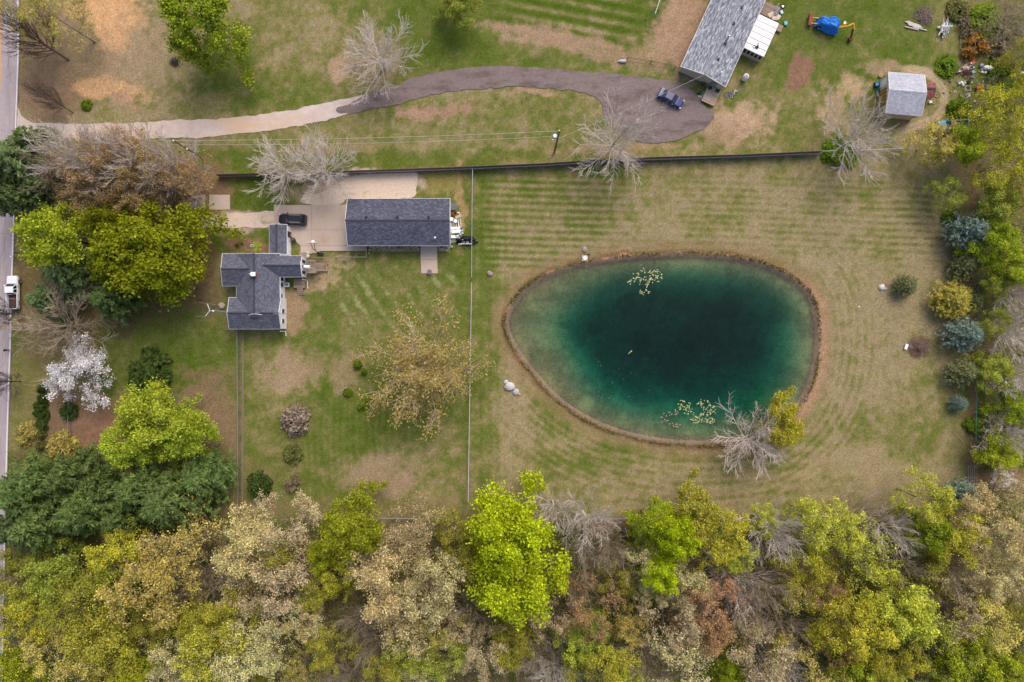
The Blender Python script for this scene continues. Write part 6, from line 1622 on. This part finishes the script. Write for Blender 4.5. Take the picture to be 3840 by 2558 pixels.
for i, (x, y, lb) in enumerate(((138, 350, 'left round cream drum lid behind the garage'), (202, 375, 'right round cream drum behind the garage'))):
    t = thing('drum', lb, 'drum', gz(x, y), 0, 'cream drums'); build('barrel', MB().lathe((0, 0, 0), [(.3, 0), (.33, .3), (.3, .8)], 14), M_PVC, t); build('lid', MB().lathe((0, 0, .8), [(.32, 0), (.32, .05), (.26, .07)], 14), M_TRIM, t)
for i, (x, y, w_, h_, lb) in enumerate(((205, 490, .85, .5, 'upper white rounded tank lying behind the garage'), (205, 545, .9, .55, 'middle white rounded tank lying behind the garage'), (200, 595, .9, .5, 'lower white rounded tank lying behind the garage'))):
    t = thing('tank', lb, 'tank', gz(x, y), 0, 'white tanks'); build('shell', MB().tube((-w_, 0, .4), (w_, 0, .4), h_ * .7, n=14) if i == 0 else MB().box((0, 0, .4), (w_ * 1.9, h_ * 1.8, .5), taper=.9), M_TRIM, t); build('cap', MB().lathe((0, 0, .64 if i else .74), [(.12, 0), (.12, .06)]), M_PVC, t)
for x, y, lb in ((295, 500, 'grey trimmed chair standing by the white tanks'), (297, 545, 'pale chair below the grey one by the white tanks'), (268, 605, 'tilted pale green chair at the black tarpaulin')):
    t = thing('chair', lb, 'chair', gz(x, y), rnd.uniform(-.4, .4), 'chairs behind the garage'); build('seat', MB().box((0, 0, .42), (.5, .48, .05)), mat('chair_fabric', (186, 192, 190), .7), t); build('backrest', MB().box((0, .24, .7), (.5, .05, .5)), M_DARK if x == 295 else M_TRIM, t)
    for sx in (-1, 1):
        for sy in (-1, 1): build('leg', MB().tube((sx * .22, sy * .2, 0), (sx * .22, sy * .2, .42), .02, n=5), M_METAL, t)
hs = thing('hose', 'coiled black hose draped between the tanks and tarpaulin', 'hose', gz(235, 585)); build('coil', MB().torus((0, 0, .75), .38, .03).torus((.1, -.1, .7), .3, .03), M_DARK, hs)
def blob_mesh(name, rx, ry, rz, seed, material, n=28, m=14, rough=.25):
    vs = []; 
    for j in range(m):
        ph = j / (m - 1) * math.pi / 2
        for i in range(n):
            a = i / n * 2 * math.pi; k = 1 + rough * (float(fbm(np.array([math.cos(a) * 2 + seed]), np.array([math.sin(a) * 2 + ph * 1.5]), .9, seed, 3)[0]) - .5) * 2
            vs.append((rx * math.cos(ph) * math.cos(a) * k, ry * math.cos(ph) * math.sin(a) * k, rz * math.sin(ph) * k))
    f = [(j * n + i, j * n + (i + 1) % n, (j + 1) * n + (i + 1) % n, (j + 1) * n + i) for j in range(m - 1) for i in range(n)]
    return np_mesh(name, np.array(vs), np.array(f), material, smooth=True)
o = link('tarpaulin_heap', blob_mesh('tarpaulin_heap', 1.9, .75, 1.1, 3, mat('black_tarpaulin', (26, 28, 32), .5, noise=.3, nscale=3, bump=.5), rough=.5)); o.location = gz(370, 665); tag(o, 'heap of black tarpaulin and bags against the chain link fence', 'tarpaulin')
t = thing('step_ladder', 'short grey wooden ladder lying beside the black tarpaulin', 'ladder', gz(162, 672), .25)
for s in (-1, 1): build('rail', MB().beam((-.55, s * .22, .3), (.55, s * .22, .3), .06, .08), mat('ladder_grey', (176, 172, 168), .8), t)
for i in range(6): build('rung', MB().beam((-.45 + i * .18, -.22, .3), (-.45 + i * .18, .22, .3), .08, .04), mat('ladder_grey', (176, 172, 168), .8), t)
for i in range(5):
    x, y = [(310, 665), (330, 690), (385, 705), (260, 730), (295, 725)][i]; o = build('hoop', MB().torus((0, 0, 0), .14, .03), M_TRIM); o.location = gz(x, y, .95); tag(o, 'small white ring among the black tarpaulin and rail', 'ring', 'white rings')
t = thing('bucket', 'white bucket at the garage corner outside the rail', 'bucket', (*F(1695, 926), 0)); build('pail', MB().lathe((0, 0, 0), [(.14, 0), (.18, .4), (.15, .4), (.12, .05)], 12), M_TRIM, t); build('handle', MB().torus((0, 0, .42), .17, .012, 'X'), M_METAL, t)
# by the apron
t = thing('grill', 'dark barbecue grill on the concrete by the white door', 'grill', (*F(1104, 902), 0), .4); build('bowl', MB().box((0, 0, .8), (.75, .5, .35)), M_DARK, t); build('lid', MB().tube((-.36, 0, .98), (.36, 0, .98), .24, n=10), mat('grey_lid', (96, 98, 108), .4, metal=.5), t)
for s in (-1, 1): build('leg', MB().box((s * .3, 0, .3), (.06, .4, .6)), M_METAL, t)
t = thing('crate', 'tan wooden crate beside the house door on the concrete', 'crate', (*F(1091, 885), 0)); build('box', MB().box((0, 0, .22), (.45, .5, .44)), mat('crate_wood', (196, 150, 104), .8), t); build('lid', MB().box((0, 0, .46), (.5, .55, .04)), mat('crate_wood2', (176, 130, 90), .8), t)
rock(1154, 948, .3, 'upper of two pale stones by the railed deck', (206, 202, 196), True); rock(1154, 961, .35, 'lower of two pale stones by the railed deck', (214, 210, 204), True)
t = thing('paver_steps', 'low grey sleeper steps beside the stones at the apron corner', 'steps', (*F(1137, 958), 0))
for i in range(4): build('sleeper', MB().box((0, .45 - i * .3, .12), (1.3, .24, .18), 0, (1.2,) * 3), M_WOOD, t)
t = thing('white_bench', 'white garden bench under the bare trees at the fence', 'bench', (*F(1172, 676), 0), math.radians(-22))
for i in range(5): build('slat', MB().box((0, -.2 + i * .1, .45), (1.5, .07, .03)), M_TRIM, t)
for i in range(3): build('back_slat', MB().box((0, .34, .6 + i * .13), (1.5, .03, .08)), M_TRIM, t)
for s in (-1, 1): build('leg', MB().box((s * .65, 0, .22), (.06, .5, .44)), M_TRIM, t)
t = thing('mower', 'dark mower parked against the long fence near the gravel patch', 'mower', (*F(1298, 652), 0)); build('deck', MB().box((0, 0, .25), (.7, .5, .2)), M_DARK, t); build('engine', MB().box((0, 0, .42), (.3, .3, .18)), M_METAL, t)
for sx in (-1, 1):
    for sy in (-1, 1): build('wheel', MB().torus((sx * .33, sy * .27, .14), .1, .04, 'Y', 10, 5), M_TYRE, t)
t = thing('flower_pot', 'green plant clump with a white pot in the flower bed', 'plant pot', (*F(949, 923), 0)); build('pot', MB().lathe((0, 0, 0), [(.18, 0), (.26, .5), (.2, .5), (.18, .1)], 12), mat('pale_pot', (190, 206, 214), .5), t)
for x, y, r, l in ((961, 925, 17, 'broad pale green ground plant around the pot in the flower bed'), (888, 920, 7, 'single dark green plant left of the pot in the flower bed'), (905, 912, 6, 'small yellowish plant above the pot in the flower bed')):
    plant(x / 1.6313, y / 1.6313, r / 1.6313 * 1.3, 'pale' if r > 10 else 'shrub', '', .5, name='bed_plant', label=l, cat='plant', pro='bush1')
t = thing('birdbath', 'dark stone birdbath at the end of the concrete side pad', 'birdbath', (*F(1612, 1021), 0)); build('bowl', MB().lathe((0, 0, .5), [(.1, 0), (.42, .12), (.42, .16), (.3, .12)], 14), mat('wet_stone', (110, 106, 108), .7), t); build('pedestal', MB().lathe((0, 0, .1), [(.2, 0), (.1, .1), (.1, .4)], 10), mat('wet_stone', (110, 106, 108), .7), t)
t = thing('white_stake', 'thin white stake leaning beside the small shrub on the lawn', 'stake', (*F(1295, 1458), 0), .3); build('rod', MB().tube((-.6, -.1, .1), (.6, .3, .9), .03), M_TRIM, t); build('knob', MB().lathe((-.6, -.1, .1), [(.07, 0), (.07, .1)]), M_TRIM, t)
t = thing('small_post', 'small white post beside the apron fence', 'post', (*F(1386, 951), 0)); build('shaft', MB().tube((0, 0, 0), (0, 0, .6), .05), M_TRIM, t); build('cap', MB().lathe((0, 0, .6), [(.08, 0), (.03, .08)]), M_TRIM, t)
# swing set
sw = thing('swing_set', 'grey A frame swing set at the top edge on bare earth', 'swing set', (*F(2460, 35), 0), math.radians(72))
build('beam', MB().tube((-1.9, 0, 2.2), (1.9, 0, 2.2), .05), M_METAL, sw)
for s in (-1, 1):
    for q_ in (-1, 1): build('leg', MB().tube((s * 1.9, 0, 2.2), (s * 2.3, q_ * 1.3, 0), .05), M_METAL, sw)
for x in (-.7, .6): build('seat', MB().box((x, 0, .6), (.5, .2, .04)), mat('blue_seat', (50, 100, 160), .6), sw); build('chain', MB().tube((x - .2, 0, .6), (x - .2, 0, 2.2), .015, n=4).tube((x + .2, 0, .6), (x + .2, 0, 2.2), .015, n=4), M_METAL, sw)
# items at the mobile home
t = thing('propane_tank', 'upright white propane tank with a red cap east of the mobile home', 'tank', (*F(2789, 297), 0)); build('shell', MB().lathe((0, 0, .1), [(.4, 0), (.48, .15), (.48, 1.25), (.3, 1.5), (.1, 1.55)], 18), mat('tank_white', (232, 234, 238), .4), t, smooth=False); build('cap', MB().lathe((0, 0, 1.6), [(.2, 0), (.2, .1), (.05, .15)], 12), mat('faded_red', (214, 140, 120), .6), t); build('foot_ring', MB().torus((0, 0, .06), .36, .05), M_METAL, t)
for x, y, lb, m_ in ((2636, 314, 'dark open barrel at the end wall of the mobile home', mat('brown_barrel', (66, 50, 50), .8)), (2649, 319, 'grey rimmed tub next to the dark barrel', mat('grey_barrel', (120, 112, 112), .7))):
    t = thing('barrel', lb, 'barrel', (*F(x, y), 0), 0, 'barrels at the mobile home'); build('shell', MB().lathe((0, 0, 0), [(.28, 0), (.32, .4), (.29, .85), (.25, .85), (.24, .3), (.05, .28)], 14), m_, t); build('rim', MB().torus((0, 0, .86), .28, .03), M_METAL, t)
t = tag(build('storage_box', MB().box((0, 0, .2), (.5, .5, .4), .6), M_GMAT), 'dark green box left of the pale plank porch', 'box'); t.location = (*F(2622, 351), 0)
for i in range(3): t = tag(build('green_plank', MB().box((0, 0, .05 + i * .06), (.14, 1.0, .05), -.42), mat('leaf_green_paint', (120, 160, 96), .7)), 'pale green plank leaning left of the porch', 'plank', 'green planks'); t.location = (*F(2633 + i * 3.2, 351), 0)
for i, (x, y) in enumerate(((2621, 361), (2629, 365))): rock(x, y, .26, ('left' if i == 0 else 'right') + ' pale stone at the porch corner', (196, 184, 168), True)
def bike(label, x, y, rz, m_, k=1.0, cat='bicycle', grp=None, lie=True):
    t = thing('bicycle', label, cat, (*F(x, y), 0), rz, grp); z = .12
    for s in (-1, 1): w_ = build('wheel', MB().torus((s * .48 * k, 0, z), .29 * k, .035, 'Z', 18, 5), M_TYRE, t); build('rim', MB().torus((s * .48 * k, 0, z + .02), .23 * k, .025, 'Z', 18, 4), M_TRIM, w_)
    build('frame', MB().path([(-.48 * k, 0, z + .05), (-.12 * k, .05, z + .1), (.3 * k, .42 * k, z + .1), (.48 * k, 0, z + .05)], .035).path([(-.12 * k, .05, z + .1), (-.22 * k, .45 * k, z + .12), (.3 * k, .42 * k, z + .12)], .03), m_, t)
    build('saddle', MB().box((-.24 * k, .55 * k, z + .1), (.26 * k, .12, .08)), M_DARK, t); build('handlebar', MB().path([(.2 * k, .62 * k, z), (.32 * k, .55 * k, z + .15), (.3 * k, .55 * k, z + .4)], .02), M_METAL, t)
    return t
bike('small purple bicycle lying on the grass by the porch', 2733, 361, math.radians(-15), mat('purple_paint', (72, 66, 170), .4), .95, grp='bicycles on the grass')
bike('small white bicycle lying tilted near the purple one', 2757, 348, math.radians(35), mat('gloss_white', (236, 236, 232), .4), .8, grp='bicycles on the grass')
bike('yellow and black dirt bike beside the red lean-to', 3505, 371, math.radians(70), mat('bright_yellow', (226, 176, 60), .5), 1.3, 'dirt bike')
o = tag(build('teal_box', MB().box((0, 0, .2), (.55, .6, .4), .1), mat('teal_plastic', (110, 176, 186), .5)), 'teal plastic box on the grass below the tarped backhoe', 'box'); o.location = (*F(2944, 90), 0)
o = tag(build('tray', MB().box((0, 0, .08), (.4, .5, .15), -.3), mat('orange_white', (232, 226, 210), .5)), 'small white panel on the grass above the backhoe boom', 'panel'); o.location = (*F(3167, 87), 0)
# deck junk
for i in range(12):
    p_ = F(2910 + rnd.uniform(-6, 12), 36 + rnd.uniform(-14, 14), .9); a = 1.1 + rnd.uniform(-.3, .3); o = build('metal_pole', MB().tube((-.7, 0, 0), (.7, 0, 0), .035), mat('grey_pole', (160, 160, 162), .6)); o.location = (*p_, .82 + .03 * i); o.rotation_euler.z = a; tag(o, 'loose grey pole in the bundle on the back deck', 'pole', 'poles on the back deck')
t = thing('tyre', 'black tyre at the outer corner of the back deck', 'tyre', (*F(2931, 30), .1)); build('tread', MB().torus((0, 0, .5), .3, .12), M_TYRE, t); build('rim', MB().lathe((0, 0, .42), [(.2, 0), (.2, .12)]), M_RIM, t)
o = tag(build('cool_box', MB().box((0, 0, .3), (.42, .6, .5), .35), mat('pale_blue_box', (190, 206, 216), .5)), 'pale blue box beside the tyre at the back deck', 'box'); o.location = (*F(2927, 50), 0)
for i, (x, y, a, s) in enumerate(((2893, 54, .5, 1.1), (2905, 68, -.2, .9), (2918, 65, .9, .9))): o = tag(build('plywood_sheet', MB().box((0, 0, 0), (s, s * .7, .03), a), mat('pale_ply', (206, 190, 170), .8)), '%s pale sheet dropped at the back deck edge' % ('first', 'middle', 'outer')[i], 'sheet', 'pale sheets at the back deck'); o.location = (*F(x, y, .8), .78 + .05 * i); 
# shed surroundings
t = thing('bucket', 'red and white bucket at the corner of the grey shed', 'bucket', (*F(3299, 286), 0)); build('pail', MB().lathe((0, 0, 0), [(.22, 0), (.27, .4), (.22, .4), (.2, .1)], 12), mat('off_white', (220, 210, 196), .6), t); build('filling', MB().lathe((0, 0, .3), [(.2, 0), (.2, .05)], 12), mat('red_filling', (180, 70, 50), .7), t)
t = thing('water_tub', 'black tub holding bright blue water by the shed front', 'tub', (*F(3284, 320), 0)); build('tub', MB().box((0, 0, .25), (.75, .75, .5)), M_DARK, t); build('water', MB().box((0, 0, .51), (.5, .5, .03)), mat('blue_water', (70, 160, 220), .2), t)
t = thing('hose_coil', 'green garden hose coiled on the ground by the shed door', 'hose', (*F(3290, 338), 0)); build('coil', MB().torus((0, 0, .06), .4, .04).torus((.05, .05, .13), .34, .04).torus((-.5, .1, .06), .35, .02), mat('hose_green', (30, 130, 96), .5), t); build('nozzle', MB().tube((-.1, -.6, .06), (.2, -.4, .06), .04), M_TRIM, t)
o = tag(build('carton', MB().box((0, 0, .15), (.5, .45, .3), .2), mat('off_white', (220, 210, 196), .6)), 'small white box under the red lean-to eave', 'box'); o.location = (*F(3486, 384), 0)
# scrap yard
def yz(x, y, z=0): return (*F(3500 + x / 3.956, 200 + y / 3.956), z)
cn = thing('canoe', 'weathered brown and white canoe lying in the scrap yard', 'canoe', yz(470, 205), math.radians(31))
vs = []; nx = 19
for i in range(nx):
    s = i / (nx - 1) * 2 - 1; w_ = .48 * (1 - abs(s) ** 2.2) + .01; x = s * 2.4
    for (yy, zz) in ((-1, .42), (-.8, .1), (-.2, .0), (.2, .0), (.8, .1), (1, .42)): vs.append((x, yy * w_, zz + .14 * s * s * (1 if abs(yy) > .5 else .3)))
f = [(i * 6 + j, i * 6 + j + 1, (i + 1) * 6 + j + 1, (i + 1) * 6 + j) for i in range(nx - 1) for j in range(5)]
link('hull', np_mesh('hull', np.array(vs), np.array(f), mat('canoe_hull', (196, 176, 160), .6, noise=.2, nscale=2)), cn)
build('gunwale', MB().path([tuple(vs[i * 6]) for i in range(nx)], .035, 4).path([tuple(vs[i * 6 + 5]) for i in range(nx)], .035, 4), mat('gunwale', (110, 84, 70), .8), cn)
for x in (-1.2, .9): build('thwart', MB().box((x, 0, .42), (.1, .75, .04)), mat('gunwale', (110, 84, 70), .8), cn)
t = thing('red_canister', 'red and white canister inside the canoe', 'canister', yz(545, 158, .4), .5); build('body', MB().tube((0, 0, 0), (.55, 0, 0), .16, n=10), mat('vivid_red', (212, 62, 40), .5), t); build('end', MB().tube((-.2, 0, 0), (0, 0, 0), .15, n=10), M_TRIM, t)
def drum(x, y, r, h, col, lb, lie=None, name='drum', grp=None, cat='drum'):
    t = thing(name, lb, cat, yz(x, y), lie or 0, grp)
    mm = mat('drum_%d_%d_%d' % col, col, .6, noise=.08)
    if lie is None: build('shell', MB().lathe((0, 0, 0), [(r * .95, 0), (r, h * .3), (r * .95, h)], 14), mm, t); build('rim', MB().torus((0, 0, h), r * .9, .03), mm, t)
    else: build('shell', MB().tube((-h / 2, 0, r), (h / 2, 0, r), r, n=14), mm, t); build('band', MB().tube((-.04, 0, r), (.04, 0, r), r * 1.04, n=14), mm, t)
    return t
gd = 'drums and buckets in the scrap yard'
drum(218, 132, .32, .6, (196, 216, 208), 'pale green drum above the blue scrap', grp=gd)
for i, (x, y) in enumerate(((762, 220), (802, 228), (845, 236))): drum(x, y, .3, .8, (222, 220, 214), ('left', 'middle', 'right')[i] + ' white drum of three lying in a row', .3 + i * .1, grp=gd)
drum(695, 190, .28, .5, (150, 164, 184), 'grey blue drum beside the three white ones', .2, grp=gd); drum(710, 285, .18, .35, (226, 228, 226), 'left small white bucket below the white drums', grp=gd); drum(757, 292, .18, .35, (226, 228, 226), 'right small white bucket below the white drums', grp=gd)
drum(572, 288, .26, .4, (140, 170, 178), 'grey green tub below the canoe', grp=gd); drum(585, 218, .18, .3, (160, 176, 178), 'little grey tub beside the canoe tip', grp=gd)
drum(665, 527, .34, 1.1, (196, 78, 50), 'large rust red barrel lying beside the green wheelbarrow', .25, grp=gd); drum(1088, 320, .14, .3, (226, 228, 226), 'lone white bucket near the low shrub', grp=gd); drum(1295, 300, .2, .5, (230, 232, 234), 'white bucket on the wooden pallets', grp=gd); drum(500, 235, .2, .3, (222, 224, 226), 'white container tucked against the canoe', grp=gd)
items = [(265, 172, .8, .45, .2, .3, (36, 70, 150), 'blue crate in the scrap beside the canoe'), (290, 192, .7, .14, .14, 1.0, (226, 228, 232), 'white pipe length across the blue crate'), (250, 212, .6, .14, .2, .7, (220, 222, 226), 'white bent gutter by the blue crate'), (165, 195, .5, .3, .2, -.7, (70, 100, 96), 'dark green box at the left of the scrap'), (320, 225, 1.3, .5, .3, .85, (70, 76, 92), 'dark slab left of the canoe'), (365, 190, .5, .12, .1, .9, (220, 222, 224), 'short white rod beside the dark slab'),
 (288, 280, .5, .2, .2, -.4, (216, 216, 220), 'white fitting at the canoe end'), (410, 295, .5, .14, .1, -1.0, (214, 206, 204), 'pale strip under the canoe'), (485, 118, .5, .3, .2, -.6, (200, 206, 206), 'pale box above the canoe'), (420, 455, 1.0, .35, .3, -1.05, (214, 212, 216), 'white panel standing below the scrap'), (372, 452, .4, .4, .3, .2, (190, 200, 204), 'pale tub touching the white panel'), (515, 622, .85, .7, .05, .4, (170, 158, 162), 'flat grey slab in the grass'), (325, 572, .55, .4, .05, .3, (172, 164, 158), 'small grey slab in the grass'), (520, 425, .5, .45, .4, .3, (40, 56, 58), 'dark green bag above the wooden frame'),
 (733, 505, .4, .9, .2, .05, (128, 118, 126), 'left grey slab beside the red barrel'), (785, 500, .6, .9, .2, .05, (118, 110, 116), 'right grey slab beside the red barrel'), (705, 545, .35, .35, .3, .2, (222, 222, 222), 'white cube beside the red barrel'), (960, 595, .2, .22, .1, 0, (50, 100, 190), 'tiny blue box near the yellow tree'), (975, 445, .4, .35, .2, .5, (180, 184, 196), 'little grey heap in open grass'), (575, 358, .6, .3, .2, -.3, (120, 130, 140), 'slate grey scrap below the grey green tub'), (610, 712, .25, .3, .1, 0, (206, 200, 196), 'tiny pale chip in the grass'), (475, 352, .2, .16, .1, 0, (216, 222, 216), 'tiny white chip in the grass'), (1300, 130, .0, .0, .0, 0, (0, 0, 0), '')]
for x, y, w_, d_, h_, a, c_, lb in items:
    if w_ <= 0: continue
    mb = MB().box((0, 0, h_ / 2), (w_, d_, h_), 0, taper=.9).box((w_ * .1, 0, h_ + .02), (w_ * .6, d_ * .7, .04), .1); o = build('scrap_piece', mb, mat('scrap_%d_%d_%d' % c_, c_, .7, noise=.12)); o.location = yz(x, y); o.rotation_euler.z = a; tag(o, lb, 'scrap', 'scattered scrap')
stick_pile(3500 + 480 / 3.956, 200 + 290 / 3.956, .9, 90, 'reddish brown heap of sticks below the canoe', (120, 84, 78), True, L=(.4, 1.2))
for i in range(44):
    x, y = q.uniform(120, 900), q.uniform(90, 640); c_ = [(206, 204, 200), (120, 124, 130), (150, 116, 92), (60, 74, 90), (186, 178, 168)][i % 5]; w_ = q.uniform(.15, .5)
    o = build('scrap_piece', MB().box((0, 0, .06), (w_, w_ * q.uniform(.3, .9), .12), 0, taper=.8), mat('litter_%d' % c_[0], c_, .8)); o.location = yz(x, y); o.rotation_euler.z = q.uniform(0, 3); tag(o, ['small white scrap', 'small grey scrap', 'small brown scrap', 'small dark scrap', 'small beige scrap'][i % 5] + ' scattered in the grass around the canoe', 'scrap', 'small scrap in the yard')
wf = thing('sash', 'empty wooden window frame propped in the grass', 'frame', yz(505, 522), .2)
for a_, b_ in (((-.42, -.4), (.42, -.4)), ((.42, -.4), (.42, .4)), ((.42, .4), (-.42, .4)), ((-.42, .4), (-.42, -.4))): build('bar', MB().beam((*a_, .2), (*b_, .2), .08), mat('frame_wood', (184, 172, 164), .8), wf)
wb = thing('wheelbarrow', 'dark green wheelbarrow upturned beside the red barrel', 'wheelbarrow', yz(710, 585), .2); build('tray', MB().box((0, 0, .3), (1.2, .5, .3), 0, taper=.75), mat('barrow_green', (22, 76, 62), .5), wb); build('handle', MB().tube((-.5, -.2, .3), (-1.1, -.45, .2), .03), M_TRIM, wb); build('handle', MB().tube((-.5, .1, .3), (-1.1, -.2, .2), .03), M_TRIM, wb); build('wheel', MB().torus((.5, 0, .3), .18, .05, 'Y'), M_TYRE, wb)
for x, y, lb in ((1250, 272, 'white rimmed tyre on the wooden pallets'), (738, 530, 'small tyre on the grey slabs')): t = thing('tyre', lb, 'tyre', yz(x, y, .2)); build('tread', MB().torus((0, 0, .05), .2, .07), mat('pale_tyre', (180, 176, 170), .8) if x > 1000 else M_TYRE, t); build('rim', MB().lathe((0, 0, 0), [(.12, 0), (.12, .05)]), M_DARK, t)
pl = thing('pallet', 'weathered wooden pallets lying at the right edge by shrubs', 'pallet', yz(1285, 310), .1)
for i in range(9): build('slat', MB().box((-1.1 + i * .27, 0, .14), (.12, 1.5, .03)), M_POST, pl)
for i in range(3): build('bearer', MB().box((0, -.6 + i * .6, .07), (2.4, .1, .1)), M_POST, pl)
# fallen logs in the wood
gl = 'fallen logs and snags in the wood'
for (u0, v0, u1, v1, r, z1, lb, c_) in [(1218, 1437, 1198, 1493, .14, .3, 'pale leaning log below the giant lime tree', (170, 156, 146)), (1240, 1465, 1210, 1480, .10, .3, 'short log crossing the pale leaning one', (186, 170, 158)), (1262, 1470, 1276, 1550, .2, 3.0, 'dead trunk beside the white limbed snag', (150, 138, 128)), (1437, 1213, 1443, 1235, .1, .3, 'short bleached log by the back fence', (190, 178, 172)), (1428, 1234, 1442, 1230, .08, .3, 'stub touching the bleached log by the fence', (180, 166, 158)), (1464, 1236, 1500, 1265, .22, 1.5, 'thick pale limb under the long lime crown', (176, 166, 154)),
  (1595, 1242, 1650, 1300, .22, 3.5, 'long grey trunk leaning through the rusty trees, upper', (140, 124, 118)), (1670, 1325, 1750, 1385, .22, 4, 'long grey trunk slanting right of the rusty trees', (144, 130, 124)), (1610, 1455, 1650, 1510, .26, 4, 'thick trunk under the rusty pair', (140, 124, 118)), (1397, 1358, 1428, 1430, .13, 3, 'slim grey trunk in the brown clearing', (148, 132, 122)), (1440, 1345, 1465, 1400, .13, 3, 'slim trunk right of the brown clearing', (148, 132, 122)), (2100, 1268, 2140, 1300, .2, 3, 'pale branch standing out right of the lime row', (164, 154, 150)),
  (2080, 1330, 2230, 1420, .14, 3.5, 'long thin trunk under the reddish budding tree', (138, 118, 110)), (1850, 1355, 1905, 1400, .2, 3, 'dark trunk below the lime row', (130, 116, 110)), (2325, 1130, 2240, 1112, .1, .5, 'thin grey pole along the path beyond the gate', (160, 146, 140)), (2214, 1017, 2190, 993, .06, .6, 'crooked stick leaning on the east fence', (170, 158, 150)), (2235, 1058 - 70, 2300, 996, .08, 1.5, 'pale limb reaching from the east fence', (186, 176, 170)), (43, 1290, 118, 1258, .16, 3, 'black leaning trunk below the south west pines', (50, 44, 40)), (420, 440, 470, 470, .2, 3, 'dark trunk beside the small pads', (70, 58, 52)), (380, 400, 425, 432, .18, 4, 'dark trunk among the larches', (74, 62, 56))]:
    A = D(u0, v0); B = D(u1, v1); c = ((A[0] + B[0]) / 2, (A[1] + B[1]) / 2); o = build('fallen_trunk', MB().tube((A[0] - c[0], A[1] - c[1], r), (B[0] - c[0], B[1] - c[1], z1), r, r * .7, 7), mat('logbark_%d' % c_[0], c_, .95, noise=.15, nscale=3)); o.location = (*c, 0); tag(o, lb, 'log', gl)

# ================================================================== POND LIFE
def lilies():
    r = random.Random(9); me = {}
    for i, col in enumerate(((196, 190, 134), (176, 178, 118), (176, 142, 128))):
        mb = MB(); n = 9; pts = [(math.cos(k * 6.0 / n) * .10, math.sin(k * 6.0 / n) * .10, .0) for k in range(n)]
        mb.quad([(0, 0, .004)] + pts); me[i] = build('tmp', mb, mat('lily_%d' % i, col, .6))
    protos = [me[i] for i in range(3)]
    cl = [(1465, 640, 12, 14, 22, 'upper'), (1492, 641, 18, 9, 26, 'upper'), (1499, 627, 9, 8, 16, 'upper'), (1515, 634, 9, 14, 20, 'upper'), (1447, 645, 6, 9, 7, 'upper'), (1479, 623, 6, 7, 6, 'upper'), (1489, 660, 8, 8, 8, 'upper'), (1474, 674, 8, 8, 8, 'upper'), (1493, 674, 7, 5, 5, 'upper'),
          (1572, 932, 16, 12, 28, 'lower'), (1585, 945, 12, 12, 18, 'lower'), (1617, 928, 16, 10, 24, 'lower'), (1632, 942, 16, 12, 26, 'lower'), (1612, 958, 18, 8, 20, 'lower'), (1598, 968, 12, 7, 16, 'lower'), (1628, 966, 16, 8, 26, 'lower'), (1548, 950, 14, 8, 14, 'lower'), (1530, 965, 14, 14, 12, 'lower'), (1552, 976, 12, 8, 12, 'lower')]
    k = 0
    for (u, v, a, b, n, wh) in cl:
        for i in range(n):
            t = r.uniform(0, 6.28); q = math.sqrt(r.random()); x, y = D(u + a * q * math.cos(t), v + b * q * math.sin(t) + r.uniform(-2, 2), WATER_Z)
            pink = (u < 1560 and wh == 'lower')
            src = protos[2 if pink else r.choice((0, 0, 1))]; o = src.copy() if k else src
            o = src.copy(); COL.objects.link(o); o.name = 'lily_pad'; o.location = (x, y, WATER_Z + .012 + .0015 * (k % 7)); o.rotation_euler.z = r.uniform(0, 6.28); s = r.uniform(.75, 1.25); o.scale = (s, s, 1)
            tag(o, ('pinkish lily pad floating left in the lower pond cluster' if pink else 'pale yellow lily pad floating in the %s pond cluster' % wh), 'lily pad', 'lily pads in the %s cluster' % wh); k += 1
    for p_ in protos: bpy.data.objects.remove(p_)
    # scattered drowned leaves and shore weed: nobody could count them
    rs = np.random.RandomState(3); C = []
    while len(C) < 420:
        u = rs.uniform(1180, 1880); v = rs.uniform(600, 1018)
        d = float(segdist(np.array([u]), np.array([v]), PONDS)[0]); i = bool(inpoly(np.array([u]), np.array([v]), PONDS)[0])
        if i and d > 3 and (d < 26 or (u < 1500 and v > 820 and rs.rand() < .15)): x, y = D(u, v, WATER_Z); C.append((x, y, WATER_Z + .01))
    V, Fq, T = leaf_quads(np.array(C), .10, rs, 6, 1.4, tintv=.4); o = link('floating_leaves', np_mesh('floating_leaves', V, Fq, mat('floating_leaf', (170, 160, 100), .7, tint=True), T)); tag(o, 'scattered floating leaves and specks along the pond shore', 'leaves', kind='stuff')
    C = []
    for i in range(len(PONDS)):
        a = PONDS[i]; b = PONDS[(i + 1) % len(PONDS)]
        for k in range(70):
            t = rs.rand(); u = a[0] + (b[0] - a[0]) * t; v = a[1] + (b[1] - a[1]) * t
            cx, cy = 1530 - u, 800 - v; L = math.hypot(cx, cy); off = rs.normal() * 2.2 - 1.5
            dens = float(fbm(np.array([u]), np.array([v]), 40, 12)[0])
            if rs.rand() < dens * 1.3 - .3: x, y = D(u + cx / L * off, v + cy / L * off); C.append((x, y, rs.uniform(-.1, .25)))
    V, Fq, T = leaf_quads(np.array(C), .2, rs, .2, 2.2, tintv=.4); o = link('shore_grass', np_mesh('shore_grass', V, Fq, mat('shore_sedge', (116, 108, 56), .9, tint=True), T)); tag(o, 'ragged dry sedge and weed fringing the pond shore', 'sedge', kind='stuff')
lilies()
wl_ = thing('driftwood', 'small yellow piece of driftwood afloat in the middle of the pond', 'driftwood', (*D(1449, 810, WATER_Z), WATER_Z)); build('stem', MB().tube((-.35, -.3, .03), (.25, .35, .05), .06), mat('drift_yellow', (196, 184, 96), .7), wl_); build('stub', MB().tube((0, .1, .04), (.3, .1, .05), .05), mat('drift_yellow', (196, 184, 96), .7), wl_)
